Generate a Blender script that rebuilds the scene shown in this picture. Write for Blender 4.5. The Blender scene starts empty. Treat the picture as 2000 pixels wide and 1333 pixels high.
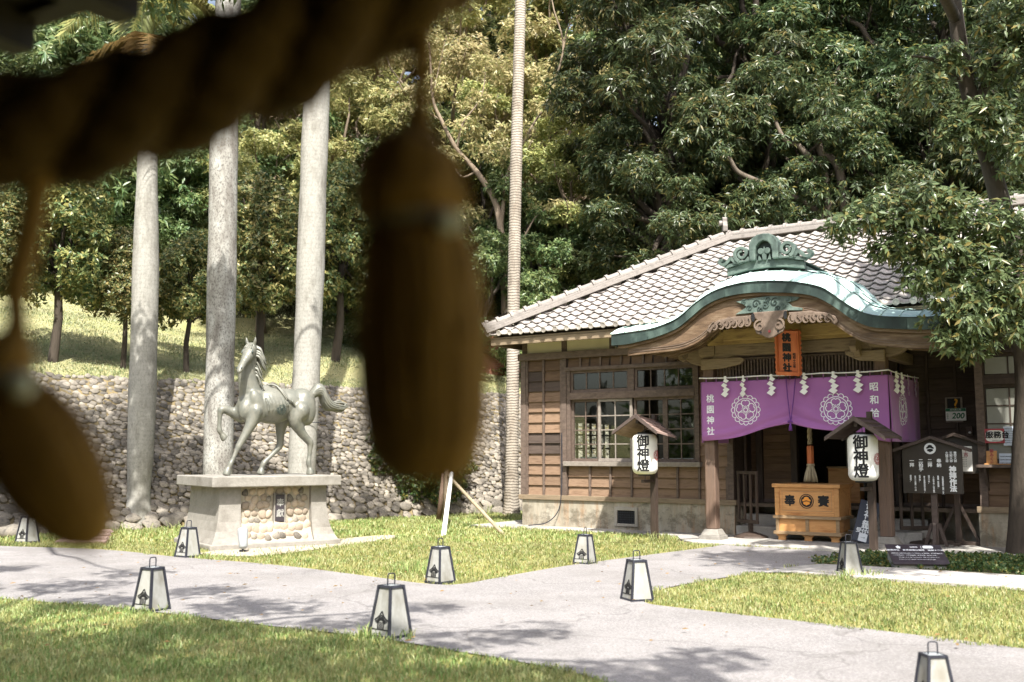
import bpy, bmesh, math, random
import numpy as np
from mathutils import Vector, Matrix
from bpy_extras import mesh_utils
random.seed(7); RNG = np.random.default_rng(7)
SC = bpy.context.scene
COL = SC.collection
PI = math.pi
R = math.radians
# ------------------------------------------------------------------ camera, sky, sun, exposure
F, CX, CY, HZ, EYE = 2000.0, 1000.0, 666.5, 885.0, 1.5
TH = math.atan((HZ - CY) / F)
cam = bpy.data.cameras.new('camera'); co = bpy.data.objects.new('camera', cam); COL.objects.link(co)
co.location = (0, 0, EYE); co.rotation_euler = (PI / 2 + TH, 0, 0)
cam.sensor_width = 36; cam.lens = 36; cam.clip_start = 0.05; cam.clip_end = 600
cam.dof.use_dof = True; cam.dof.focus_distance = 16.5; cam.dof.aperture_fstop = 1.9
SC.camera = co
SUN_AZ, SUN_EL = (0.10, -0.995), R(54)          # horizontal direction towards the sun, elevation
w = bpy.data.worlds.new('World'); SC.world = w; w.use_nodes = True
nt = w.node_tree; nt.nodes.clear()
sky = nt.nodes.new('ShaderNodeTexSky'); sky.sky_type = 'NISHITA'; sky.sun_disc = False
sky.sun_elevation = SUN_EL; sky.sun_rotation = math.atan2(SUN_AZ[0], SUN_AZ[1]); sky.dust_density = 3.5; sky.ozone_density = 0.4
bg = nt.nodes.new('ShaderNodeBackground'); bg.inputs[1].default_value = 0.15
ow = nt.nodes.new('ShaderNodeOutputWorld')
hs_ = nt.nodes.new('ShaderNodeHueSaturation'); hs_.inputs['Saturation'].default_value = .7; nt.links.new(sky.outputs[0], hs_.inputs['Color']); nt.links.new(hs_.outputs[0], bg.inputs[0]); nt.links.new(bg.outputs[0], ow.inputs[0])
sl = bpy.data.lights.new('sun', 'SUN'); sl.energy = 5.0; sl.angle = R(0.53); sl.color = (1.0, 0.965, 0.89)
so = bpy.data.objects.new('sun', sl); COL.objects.link(so)
sd = Vector((SUN_AZ[0] * math.cos(SUN_EL), SUN_AZ[1] * math.cos(SUN_EL), math.sin(SUN_EL)))
so.rotation_euler = sd.to_track_quat('Z', 'Y').to_euler(); so.location = sd * 60
SC.view_settings.view_transform = 'Standard'; SC.view_settings.look = 'None'
SC.view_settings.exposure = 1.22; SC.view_settings.gamma = 1; SC.view_settings.use_curve_mapping = False
SC.cycles.use_denoising = True; SC.cycles.max_bounces = 6; SC.cycles.transparent_max_bounces = 12
SC.cycles.diffuse_bounces = 4; SC.cycles.glossy_bounces = 2; SC.cycles.caustics_reflective = False; SC.cycles.caustics_refractive = False
# ------------------------------------------------------------------ where things stand
def ray(x, y):
    a, b = (x - CX) / F, (CY - y) / F
    c, s = math.cos(TH), math.sin(TH)
    return Vector((a, c - b * s, s + b * c))
EY = Vector((0, 0, EYE))
def G(x, y, z=0.0):
    d = ray(x, y); return EY + d * ((z - EYE) / d.z)
def atY(x, y, Y):
    d = ray(x, y); return EY + d * (Y / d.y)
AN = R(56)
UU = Vector((math.sin(AN), -math.cos(AN), 0)); NN = Vector((math.cos(AN), math.sin(AN), 0))
BROT = math.atan2(UU.y, UU.x)                     # the hall's frame: x along its front, y into it
def PB(x, y, n):                                  # point of the plane y=n of the hall's frame
    d = ray(x, y); p = EY + d * (n / d.dot(NN)); return Vector((p.dot(UU), n, p.z))
def W(u, n, z=0.0): return UU * u + NN * n + Vector((0, 0, z))
# ------------------------------------------------------------------ mesh builder
class MB:
    def __init__(s): s.v = []; s.f = []; s.mi = []
    def add(s, vs, fs, mi=0):
        o = len(s.v); s.v += [tuple(p) for p in vs]; s.f += [tuple(i + o for i in f) for f in fs]; s.mi += [mi] * len(fs); return s
    def box(s, x0, x1, y0, y1, z0, z1, mi=0):
        return s.add([(x0,y0,z0),(x1,y0,z0),(x1,y1,z0),(x0,y1,z0),(x0,y0,z1),(x1,y0,z1),(x1,y1,z1),(x0,y1,z1)],
                     [(3,2,1,0),(4,5,6,7),(0,1,5,4),(1,2,6,5),(2,3,7,6),(3,0,4,7)], mi)
    def obox(s, c, size, M=None, mi=0):
        a, b, d = [q / 2 for q in size]; M = M or Matrix.Identity(3); c = Vector(c)
        vs = [c + M @ Vector(p) for p in [(-a,-b,-d),(a,-b,-d),(a,b,-d),(-a,b,-d),(-a,-b,d),(a,-b,d),(a,b,d),(-a,b,d)]]
        return s.add(vs, [(3,2,1,0),(4,5,6,7),(0,1,5,4),(1,2,6,5),(2,3,7,6),(3,0,4,7)], mi)
    def bar(s, p, q, wd, th, mi=0, up=(0, 0, 1)):
        p, q = Vector(p), Vector(q); d = (q - p); L = d.length; d.normalize(); up = Vector(up)
        if abs(d.dot(up)) > .98: up = Vector((0, 1, 0))
        sx = d.cross(up).normalized(); sz = sx.cross(d)
        M = Matrix((sx, d, sz)).transposed()
        return s.obox((p + q) / 2, (wd, L, th), M, mi)
    def frustum(s, b, t, mi=0):                   # two quads of 4 points
        return s.add(list(b) + list(t), [(3,2,1,0),(4,5,6,7),(0,1,5,4),(1,2,6,5),(2,3,7,6),(3,0,4,7)], mi)
    def tube(s, pts, rad, n=8, mi=0, caps=True, squash=1.0):
        pts = [Vector(p) for p in pts]; N = len(pts)
        if not hasattr(rad, '__len__'): rad = [rad] * N
        vs = []; fs = []; ref = Vector((0.13, 0.2, 1)).normalized(); prev = None
        for i, p in enumerate(pts):
            d = (pts[min(i + 1, N - 1)] - pts[max(i - 1, 0)])
            d = d.normalized() if d.length > 1e-9 else Vector((0, 0, 1))
            if prev is None:
                r_ = ref if abs(d.dot(ref)) < .9 else Vector((1, 0, 0)); a = d.cross(r_).normalized()
            else:
                a = (prev - d * prev.dot(d)); a = a.normalized() if a.length > 1e-6 else d.orthogonal().normalized()
            prev = a; b = d.cross(a)
            for k in range(n):
                t = 2 * PI * k / n; vs.append(p + a * (math.cos(t) * rad[i]) + b * (math.sin(t) * rad[i] * squash))
        for i in range(N - 1):
            for k in range(n):
                k2 = (k + 1) % n; fs.append((i*n+k, i*n+k2, (i+1)*n+k2, (i+1)*n+k))
        if caps: fs.append(tuple(range(n))[::-1]); fs.append(tuple((N-1)*n + k for k in range(n)))
        return s.add(vs, fs, mi)
    def prism(s, poly, d0, d1, fn=None, mi=0):    # poly in (a,b); fn(a,b,d) -> xyz; default a=x, b=z, d=y
        fn = fn or (lambda a, b, d: (a, d, b)); n = len(poly)
        vs = [fn(a, b, d0) for a, b in poly] + [fn(a, b, d1) for a, b in poly]
        fs = [tuple(range(n)), tuple(range(2*n-1, n-1, -1))] + [(i, i+n, (i+1) % n + n, (i+1) % n) for i in range(n)]
        return s.add(vs, fs, mi)
    def ribbon(s, pts, wd, d0, d1, fn=None, closed=False, mi=0):
        fn = fn or (lambda a, b, d: (a, d, b)); n = len(pts); vs = []; fs = []
        for i in range(n):
            p0 = pts[(i-1) % n] if (closed or i > 0) else pts[0]; p1 = pts[(i+1) % n] if (closed or i < n-1) else pts[-1]
            dx, dz = p1[0]-p0[0], p1[1]-p0[1]; L = math.hypot(dx, dz) or 1
            h = (wd[i] if hasattr(wd, '__len__') else wd) / 2; nx, nz = -dz/L*h, dx/L*h
            a, b = pts[i]
            vs += [fn(a+nx, b+nz, d0), fn(a-nx, b-nz, d0), fn(a+nx, b+nz, d1), fn(a-nx, b-nz, d1)]
        for i in range(n if closed else n-1):
            o, q = 4*i, 4*((i+1) % n)
            fs += [(o, o+1, q+1, q), (o+2, q+2, q+3, o+3), (o, q, q+2, o+2), (o+1, o+3, q+3, q+1)]
        if not closed: fs += [(0,2,3,1), (4*n-4,4*n-3,4*n-1,4*n-2)]
        return s.add(vs, fs, mi)
    def lathe(s, prof, n=16, c=(0, 0, 0), mi=0):
        vs = []; fs = []; m = len(prof)
        for r_, z in prof:
            for k in range(n): t = 2*PI*k/n; vs.append((c[0]+r_*math.cos(t), c[1]+r_*math.sin(t), c[2]+z))
        for i in range(m-1):
            for k in range(n): k2 = (k+1) % n; fs.append((i*n+k, i*n+k2, (i+1)*n+k2, (i+1)*n+k))
        fs += [tuple(range(n))[::-1], tuple((m-1)*n+k for k in range(n))]
        return s.add(vs, fs, mi)
    def grid(s, fn, nu, nv, mi=0):
        vs = [fn(i/nu, j/nv) for j in range(nv+1) for i in range(nu+1)]
        fs = [(j*(nu+1)+i, j*(nu+1)+i+1, (j+1)*(nu+1)+i+1, (j+1)*(nu+1)+i) for j in range(nv) for i in range(nu)]
        return s.add(vs, fs, mi)
    def mesh(s, name, mats, smooth=False):
        me = bpy.data.meshes.new(name); me.from_pydata(s.v, [], s.f)
        mats = mats if isinstance(mats, (list, tuple)) else [mats]
        for m in mats: me.materials.append(m)
        if len(mats) > 1: me.polygons.foreach_set('material_index', s.mi)
        if smooth: me.polygons.foreach_set('use_smooth', [True] * len(me.polygons))
        me.update(); return me
    def build(s, name, mats, parent=None, bevel=0, smooth=False, kind=None, label=None, solid=0):
        o = link(name, s.mesh(name, mats, smooth), parent, kind, label)
        if solid:
            m = o.modifiers.new('thick', 'SOLIDIFY'); m.thickness = solid; m.offset = 0
        if bevel:
            m = o.modifiers.new('bev', 'BEVEL'); m.width = bevel; m.segments = 2; m.limit_method = 'ANGLE'; m.angle_limit = R(40)
        return o
def link(name, me, parent=None, kind=None, label=None):
    o = bpy.data.objects.new(name, me); COL.objects.link(o)
    if parent: o.parent = parent
    if kind: o['kind'] = kind
    if label: o['label'] = label
    return o
def tag(o, label, cat, group=None, kind=None):
    o['label'] = label; o['category'] = cat
    if group: o['group'] = group
    if kind: o['kind'] = kind
    return o
def thing(name, label, cat, loc=(0, 0, 0), rz=0.0, group=None):
    o = bpy.data.objects.new(name, None); o.empty_display_size = .2; COL.objects.link(o)
    o.location = loc; o.rotation_euler = (0, 0, rz); return tag(o, label, cat, group)
def copy_tree(o, parent=None):
    c = o.copy(); COL.objects.link(c)
    if parent: c.parent = parent
    for ch in [q for q in o.children]: copy_tree(ch, c)
    return c
def np_mesh(name, V, T, mats, smooth=False):
    me = bpy.data.meshes.new(name); nv, ntri = len(V), len(T)
    me.vertices.add(nv); me.vertices.foreach_set('co', np.asarray(V, np.float32).ravel())
    me.loops.add(ntri * 3); me.loops.foreach_set('vertex_index', np.asarray(T, np.int32).ravel())
    me.polygons.add(ntri); me.polygons.foreach_set('loop_start', np.arange(0, ntri * 3, 3, dtype=np.int32))
    if smooth: me.polygons.foreach_set('use_smooth', np.ones(ntri, bool))
    for m in (mats if isinstance(mats, (list, tuple)) else [mats]): me.materials.append(m)
    me.update(calc_edges=True); me.validate(); return me
def smooth_line(pts, per=6):                      # Catmull-Rom
    out = []; n = len(pts)
    for i in range(n - 1):
        p0, p1, p2, p3 = pts[max(i-1, 0)], pts[i], pts[i+1], pts[min(i+2, n-1)]
        for k in range(per):
            t = k / per; out.append(tuple(.5*((2*b)+(-a+c)*t+(2*a-5*b+4*c-d)*t*t+(-a+3*b-3*c+d)*t**3) for a, b, c, d in zip(p0, p1, p2, p3)))
    out.append(tuple(pts[-1])); return out
def interp(pts, x):
    xs = [p[0] for p in pts]; return float(np.interp(x, xs, [p[1] for p in pts]))
# ------------------------------------------------------------------ materials
def ramp(nt, fac, cols):
    n = nt.nodes.new('ShaderNodeValToRGB'); e = n.color_ramp.elements
    while len(e) < len(cols): e.new(0.5)
    for i, (p, c) in enumerate(cols): e[i].position = p; e[i].color = (*c, 1)
    if fac is not None: nt.links.new(fac, n.inputs[0])
    return n.outputs[0]
def math_n(nt, op, a, b=None, clamp=False):
    n = nt.nodes.new('ShaderNodeMath'); n.operation = op; n.use_clamp = clamp
    for i, q in enumerate((a, b)):
        if q is None: continue
        if isinstance(q, (int, float)): n.inputs[i].default_value = q
        else: nt.links.new(q, n.inputs[i])
    return n.outputs[0]
def noise(nt, vec, scale, detail=4, rough=.55, dist=0):
    n = nt.nodes.new('ShaderNodeTexNoise'); n.inputs['Scale'].default_value = scale; n.inputs['Detail'].default_value = detail
    n.inputs['Roughness'].default_value = rough; n.inputs['Distortion'].default_value = dist
    if vec is not None: nt.links.new(vec, n.inputs['Vector'])
    return n.outputs[0]
def mapping(nt, vec, scale=(1, 1, 1)):
    n = nt.nodes.new('ShaderNodeMapping'); n.inputs['Scale'].default_value = scale; nt.links.new(vec, n.inputs[0]); return n.outputs[0]
def mixc(nt, fac, a, b, mode='MIX'):
    n = nt.nodes.new('ShaderNodeMix'); n.data_type = 'RGBA'; n.blend_type = mode
    if isinstance(fac, (int, float)): n.inputs[0].default_value = fac
    else: nt.links.new(fac, n.inputs[0])
    for i, q in ((6, a), (7, b)):
        if isinstance(q, tuple): n.inputs[i].default_value = (*q, 1)
        else: nt.links.new(q, n.inputs[i])
    return n.outputs[2]
def newmat(name):
    m = bpy.data.materials.new(name); m.use_nodes = True; nt = m.node_tree
    b = nt.nodes['Principled BSDF']; return m, nt, b
def rnd(nt):                                      # one random number per loose piece and per object
    g = nt.nodes.new('ShaderNodeNewGeometry'); o = nt.nodes.new('ShaderNodeObjectInfo')
    s = math_n(nt, 'ADD', g.outputs['Random Per Island'], o.outputs['Random']); return math_n(nt, 'FRACT', s)
def mat(name, cols, scale=4, stretch=(1, 1, 1), rough=.7, bump=.15, bscale=None, vary=.25, detail=5, spec=.35, metal=0, fine=0.0, coords='Object', dist=0.0, bdist=.02):
    """noise between colours, a random value step per piece, a little fine grain and bump"""
    m, nt, b = newmat(name)
    tc = nt.nodes.new('ShaderNodeTexCoord'); r_ = rnd(nt)
    off = nt.nodes.new('ShaderNodeVectorMath'); off.operation = 'ADD'; nt.links.new(tc.outputs[coords], off.inputs[0])
    cmb = nt.nodes.new('ShaderNodeCombineXYZ'); k = math_n(nt, 'MULTIPLY', r_, 37.0)
    for i in range(3): nt.links.new(k, cmb.inputs[i])
    nt.links.new(cmb.outputs[0], off.inputs[1]); vec = mapping(nt, off.outputs[0], stretch)
    n1 = noise(nt, vec, scale, detail, .6, dist)
    n = len(cols); c = ramp(nt, n1, [(.3 + .4 * i / max(n - 1, 1), q) for i, q in enumerate(cols)])
    if vary:
        v = math_n(nt, 'ADD', math_n(nt, 'MULTIPLY', r_, 2 * vary), 1 - vary)
        h = nt.nodes.new('ShaderNodeHueSaturation'); nt.links.new(v, h.inputs['Value']); nt.links.new(c, h.inputs['Color']); c = h.outputs[0]
    if fine:
        n3 = noise(nt, vec, scale * 12, 3, .7); c = mixc(nt, math_n(nt, 'MULTIPLY', n3, fine, True), c, (.02, .018, .015), 'MIX')
    nt.links.new(c, b.inputs['Base Color'])
    b.inputs['Roughness'].default_value = rough; b.inputs['Metallic'].default_value = metal; b.inputs['Specular IOR Level'].default_value = spec
    if bump:
        n2 = noise(nt, vec, bscale or scale * 5, 6, .65); bp = nt.nodes.new('ShaderNodeBump'); bp.inputs['Strength'].default_value = bump
        bp.inputs['Distance'].default_value = bdist; nt.links.new(n2, bp.inputs['Height']); nt.links.new(bp.outputs[0], b.inputs['Normal'])
    return m
def flat(name, c, rough=.6, spec=.3, emit=None):
    return mat(name, [tuple(q * .93 for q in c), tuple(min(q * 1.05, 1) for q in c)], scale=9, rough=rough, bump=0, vary=0, spec=spec)
M = {}
M['plank'] = mat('plank_tan', [(.145,.088,.054),(.245,.16,.104),(.19,.118,.075)], 3, (1.2, 6, 9), .75, .25, vary=.16, fine=.25)
M['plank_dark'] = mat('plank_dark', [(.05,.035,.028),(.085,.062,.05)], 3, (1.2, 6, 9), .75, .25, vary=.2)
M['plank_brown'] = mat('plank_brown', [(.10,.06,.035),(.16,.10,.06)], 3, (1.2, 6, 9), .75, .25, vary=.2)
M['post'] = mat('weathered_post', [(.10,.062,.042),(.17,.11,.08),(.13,.09,.07)], 3, (9, 9, .8), .72, .3, vary=.12, fine=.2)
M['beam'] = mat('weathered_beam', [(.13,.092,.058),(.27,.205,.135),(.19,.145,.095)], 3, (.8, 7, 9), .72, .3, vary=.12, fine=.2)
M['frame'] = mat('window_wood', [(.085,.06,.048),(.17,.125,.10)], 5, (2, 4, 4), .7, .2, vary=.12, fine=.2)
M['darkwood'] = mat('dark_wood', [(.035,.024,.018),(.065,.045,.035)], 4, (4, 4, 1), .6, .2, vary=.15)
M['stained'] = mat('near_black_wood', [(.012,.008,.006),(.025,.017,.012)], 4, (4, 4, 1), .7, .2, vary=.15)  # near-black colour so the eaves underside stays dark in bounced light
M['goldwood'] = mat('golden_board', [(.26,.17,.07),(.42,.30,.12),(.20,.13,.06)], 2.2, (1, 4, 5), .7, .2, vary=.05)
M['hafu'] = mat('bargeboard_wood', [(.07,.042,.024),(.15,.095,.055),(.26,.19,.125)], 2.5, (1, 4, 5), .7, .25, vary=.05, fine=.25)
M['carving'] = mat('carved_wood', [(.10,.07,.052),(.195,.146,.112)], 9, rough=.75, bump=.2, vary=.05)
M['plaster'] = mat('cream_plaster', [(.66,.60,.42),(.76,.70,.52)], 2, rough=.85, bump=.08, vary=.04)
M['tile'] = mat('roof_tile', [(.235,.213,.197),(.325,.296,.275),(.275,.25,.232)], 6, rough=.7, bump=.2, vary=.13, fine=.18, spec=.3)
M['ridge'] = mat('ridge_clay', [(.19,.17,.155),(.29,.262,.24),(.235,.212,.195)], 7, rough=.8, bump=.25, vary=.14, fine=.35)
M['tile_end'] = mat('eave_tile_clay', [(.26,.24,.21),(.40,.36,.32)], 12, rough=.8, bump=.2, vary=.2)
M['copper'] = mat('verdigris', [(.36,.53,.49),(.52,.68,.63),(.44,.60,.56),(.66,.75,.71)], 2.4, (1, 1.6, 1), .55, .1, vary=.10, spec=.4)
M['copper_dark'] = mat('dark_patina', [(.014,.024,.022),(.03,.05,.045),(.10,.15,.13)], 2.6, (1, 1, .5), .5, .15, vary=.1, fine=.3)
M['copper_mid'] = mat('mid_patina', [(.04,.06,.053),(.095,.135,.117),(.17,.225,.195)], 5, rough=.6, bump=.2, vary=.05, fine=.3)
M['bronze'] = mat('bronze_patina', [(.09,.10,.087),(.18,.176,.145),(.135,.139,.117),(.25,.238,.197)], 3, rough=.42, bump=.12, bscale=40, vary=0, fine=.14, spec=.5, metal=.1)
M['concrete'] = mat('concrete', [(.30,.275,.235),(.44,.41,.36)], 2.5, rough=.9, bump=.25, bscale=40, vary=.04, fine=.25)
M['stone'] = mat('pale_stone', [(.20,.182,.155),(.32,.30,.268),(.26,.24,.21)], 1.7, rough=.85, bump=.3, bscale=40, vary=.06, fine=.45)
M['cobble'] = mat('river_stone', [(.085,.076,.066),(.17,.152,.128),(.245,.215,.175),(.125,.11,.095)], 3.2, rough=.7, bump=.25, bscale=22, vary=.55, fine=.25)
M['cobble_tan'] = mat('tan_river_stone', [(.27,.20,.135),(.36,.295,.225),(.20,.165,.14)], 4, rough=.75, bump=.15, vary=.35)
M['mortar'] = mat('mortar', [(.31,.275,.21),(.40,.36,.295)], 6, rough=.95, bump=.4, bscale=50, vary=0)
M['mossy'] = mat('mossy_bed', [(.09,.075,.042),(.17,.135,.075),(.23,.175,.085)], 3, rough=.95, bump=.4, vary=0)
M['white'] = mat('white_paper', [(.80,.80,.78),(.86,.86,.85)], 8, rough=.8, bump=0, vary=.03)
M['washi'] = mat('lantern_paper', [(.72,.71,.66),(.82,.81,.77)], 5, (1, 1, 2), .7, .05, vary=0)
M['ink'] = flat('black_ink', (.012, .012, .013), .6)
M['whiteink'] = flat('white_lettering', (.82, .84, .86), .6)
M['red'] = flat('red_print', (.35, .06, .07), .6)
M['iron'] = mat('black_metal', [(.016,.017,.024),(.035,.037,.05)], 8, rough=.45, bump=.05, vary=.05)
M['acrylic'] = mat('milky_panel', [(.205,.195,.165),(.33,.33,.31),(.255,.24,.20)], 5, (1, 1, .6), .45, .03, vary=.08, fine=.12)
M['boxwood'] = mat('orange_boxwood', [(.40,.17,.055),(.58,.30,.11),(.50,.24,.085)], 2.4, (1, 4, 6), .5, .1, vary=.08, fine=.12)
M['boxtrim'] = mat('box_trim', [(.26,.17,.09),(.36,.25,.14)], 3, (1, 5, 6), .6, .15, vary=.08)
M['vermilion'] = mat('vermilion_board', [(.42,.10,.035),(.56,.17,.06)], 3, (3, 3, 1), .5, .1, vary=.05)
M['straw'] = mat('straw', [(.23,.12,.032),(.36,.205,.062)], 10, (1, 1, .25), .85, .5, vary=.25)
M['straw_dark'] = mat('dark_straw', [(.075,.040,.012),(.15,.085,.027)], 10, (1, 1, .25), .85, .5, vary=.25)  # rope straw, a darker colour than the tassels
M['hemp'] = mat('hemp', [(.34,.28,.18),(.48,.41,.29)], 12, (1, 1, .3), .9, .4, vary=.2)
M['signbrown'] = mat('sign_brown', [(.035,.028,.022),(.05,.042,.034)], 5, rough=.55, bump=.05, vary=.05)
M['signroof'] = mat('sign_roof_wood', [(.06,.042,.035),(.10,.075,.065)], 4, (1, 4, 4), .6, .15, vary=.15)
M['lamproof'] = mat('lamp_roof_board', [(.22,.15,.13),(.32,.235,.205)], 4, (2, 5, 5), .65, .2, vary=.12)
M['navy'] = flat('navy_board', (.018, .022, .04), .4, .5)
M['slate'] = mat('plaque_metal', [(.035,.028,.034),(.05,.042,.05)], 5, rough=.35, bump=.03, vary=0, spec=.5)
M['granite'] = mat('granite', [(.25,.25,.23),(.42,.41,.39)], 30, rough=.8, bump=.3, vary=0, detail=8)
M['purplecord'] = flat('purple_cord', (.13, .04, .22), .8)
M['bark'] = mat('dark_bark', [(.024,.019,.014),(.06,.047,.036),(.042,.034,.025)], 6, (1, 1, .35), .9, .6, vary=.15)
M['branch'] = mat('pale_branch', [(.16,.12,.085),(.28,.22,.16)], 6, (1, 1, .4), .9, .4, vary=.15)
M['limb'] = mat('grey_brown_limb', [(.08,.062,.046),(.16,.13,.10)], 6, (1, 1, .4), .9, .4, vary=.15)
M['pole'] = mat('round_pole', [(.20,.16,.10),(.32,.26,.18)], 5, (5, 5, .6), .85, .2, vary=.1)
M['greylamp'] = flat('grey_lamp', (.30, .32, .33), .5)
M['interior'] = mat('dim_room', [(.10,.075,.055),(.16,.12,.09)], 2, rough=.8, bump=0, vary=.1)
def cloth_mat():
    m, nt, b = newmat('purple_cloth')
    tc = nt.nodes.new('ShaderNodeTexCoord'); n1 = noise(nt, tc.outputs['Object'], 1.2, 3)
    c = ramp(nt, n1, [(.3, (.29,.108,.30)), (.7, (.365,.145,.375))]); nt.links.new(c, b.inputs['Base Color'])
    b.inputs['Roughness'].default_value = .75; b.inputs['Sheen Weight'].default_value = .25; b.inputs['Specular IOR Level'].default_value = .2
    wv = noise(nt, mapping(nt, tc.outputs['Object'], (400, 400, 400)), 1, 1); bp = nt.nodes.new('ShaderNodeBump'); bp.inputs['Strength'].default_value = .08
    nt.links.new(wv, bp.inputs['Height']); nt.links.new(bp.outputs[0], b.inputs['Normal']); return m
M['purple'] = cloth_mat()
def glass_mat(name, tint, clear, rough=.02):
    m, nt, b = newmat(name); out = nt.nodes['Material Output']
    tr = nt.nodes.new('ShaderNodeBsdfTransparent'); tr.inputs[0].default_value = (*tint, 1)
    gl = nt.nodes.new('ShaderNodeBsdfGlossy'); gl.inputs['Roughness'].default_value = rough; gl.inputs[0].default_value = (.9, .9, .9, 1)
    fr = nt.nodes.new('ShaderNodeFresnel'); fr.inputs[0].default_value = 1.5
    f = math_n(nt, 'ADD', math_n(nt, 'MULTIPLY', fr.outputs[0], 1.0), clear, True)
    mx = nt.nodes.new('ShaderNodeMixShader'); nt.links.new(f, mx.inputs[0]); nt.links.new(tr.outputs[0], mx.inputs[1]); nt.links.new(gl.outputs[0], mx.inputs[2])
    nt.links.new(mx.outputs[0], out.inputs[0]); return m
M['glass'] = glass_mat('old_glass', (.80,.84,.80), .0)
M['frosted'] = mat('frosted_pane', [(.20,.20,.17),(.27,.27,.24)], 2, rough=.3, bump=.02, vary=.1, spec=.5)
def leaf_mat(name, cols, rough=.42, trans=.34, spec=.4, patch=None):
    m, nt, b = newmat(name); out = nt.nodes['Material Output']
    g = nt.nodes.new('ShaderNodeNewGeometry'); o = nt.nodes.new('ShaderNodeObjectInfo')
    n = len(cols); c = ramp(nt, g.outputs['Random Per Island'], [(i / max(n - 1, 1), q) for i, q in enumerate(cols)])
    h = nt.nodes.new('ShaderNodeHueSaturation'); nt.links.new(c, h.inputs['Color'])
    nt.links.new(math_n(nt, 'ADD', math_n(nt, 'MULTIPLY', o.outputs['Random'], .35), .82), h.inputs['Value'])
    nt.links.new(math_n(nt, 'ADD', math_n(nt, 'MULTIPLY', o.outputs['Random'], .04), .48), h.inputs['Hue'])
    hc = h.outputs[0]
    if patch:                                     # worn and dry patches of the turf
        pn = ramp(nt, noise(nt, g.outputs['Position'], patch[0], 5, .65), [(.46, (0,0,0)), (.62, (1,1,1))]); hc = mixc(nt, math_n(nt, 'MULTIPLY', pn, patch[2]), hc, patch[1])
        pn2 = ramp(nt, noise(nt, g.outputs['Position'], patch[0]*2.7, 4, .6), [(.5, (0,0,0)), (.64, (1,1,1))]); hc = mixc(nt, math_n(nt, 'MULTIPLY', pn2, .5), hc, (.09,.14,.035))
    nt.links.new(hc, b.inputs['Base Color']); b.inputs['Roughness'].default_value = rough; b.inputs['Specular IOR Level'].default_value = spec
    t = nt.nodes.new('ShaderNodeBsdfTranslucent'); nt.links.new(hc, t.inputs[0])
    mx = nt.nodes.new('ShaderNodeMixShader'); mx.inputs[0].default_value = trans
    nt.links.new(b.outputs[0], mx.inputs[1]); nt.links.new(t.outputs[0], mx.inputs[2]); nt.links.new(mx.outputs[0], out.inputs[0]); return m
L = {}
L['dark'] = leaf_mat('dark_glossy_leaf', [(.04,.065,.028),(.07,.105,.045),(.105,.14,.06),(.055,.085,.035),(.22,.19,.06)], .33)
L['olive'] = leaf_mat('olive_leaf', [(.16,.20,.07),(.32,.33,.12),(.44,.40,.16),(.22,.25,.09)], .40)
L['tan'] = leaf_mat('young_tan_leaf', [(.42,.37,.16),(.54,.48,.24),(.35,.34,.14),(.24,.27,.10)], .42)
L['green'] = leaf_mat('mid_green_leaf', [(.065,.12,.045),(.13,.18,.07),(.22,.25,.095),(.085,.135,.055)], .36)
L['small'] = leaf_mat('small_glossy_leaf', [(.06,.105,.042),(.14,.19,.075),(.27,.275,.105),(.42,.36,.13)], .34)
L['ivy'] = leaf_mat('ivy_leaf', [(.03,.06,.02),(.06,.10,.03),(.09,.13,.04),(.20,.15,.04)], .45)
L['near'] = leaf_mat('broad_leaf', [(.075,.13,.055),(.13,.19,.085),(.18,.24,.11),(.08,.125,.05),(.28,.24,.07)], .32)
L['dead'] = leaf_mat('dry_frond', [(.22,.14,.05),(.30,.19,.07),(.16,.11,.04)], .7)
L['grass'] = leaf_mat('lawn_blade', [(.12,.20,.05),(.21,.30,.085),(.32,.38,.15),(.42,.38,.18),(.16,.25,.065)], .45, .3, patch=(1.1,(.38,.35,.17),.45))
L['grassdry'] = leaf_mat('dry_slope_blade', [(.22,.29,.13),(.32,.36,.20),(.41,.40,.26),(.26,.32,.16)], .55, .3, patch=(.7,(.40,.38,.25),.5))
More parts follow.
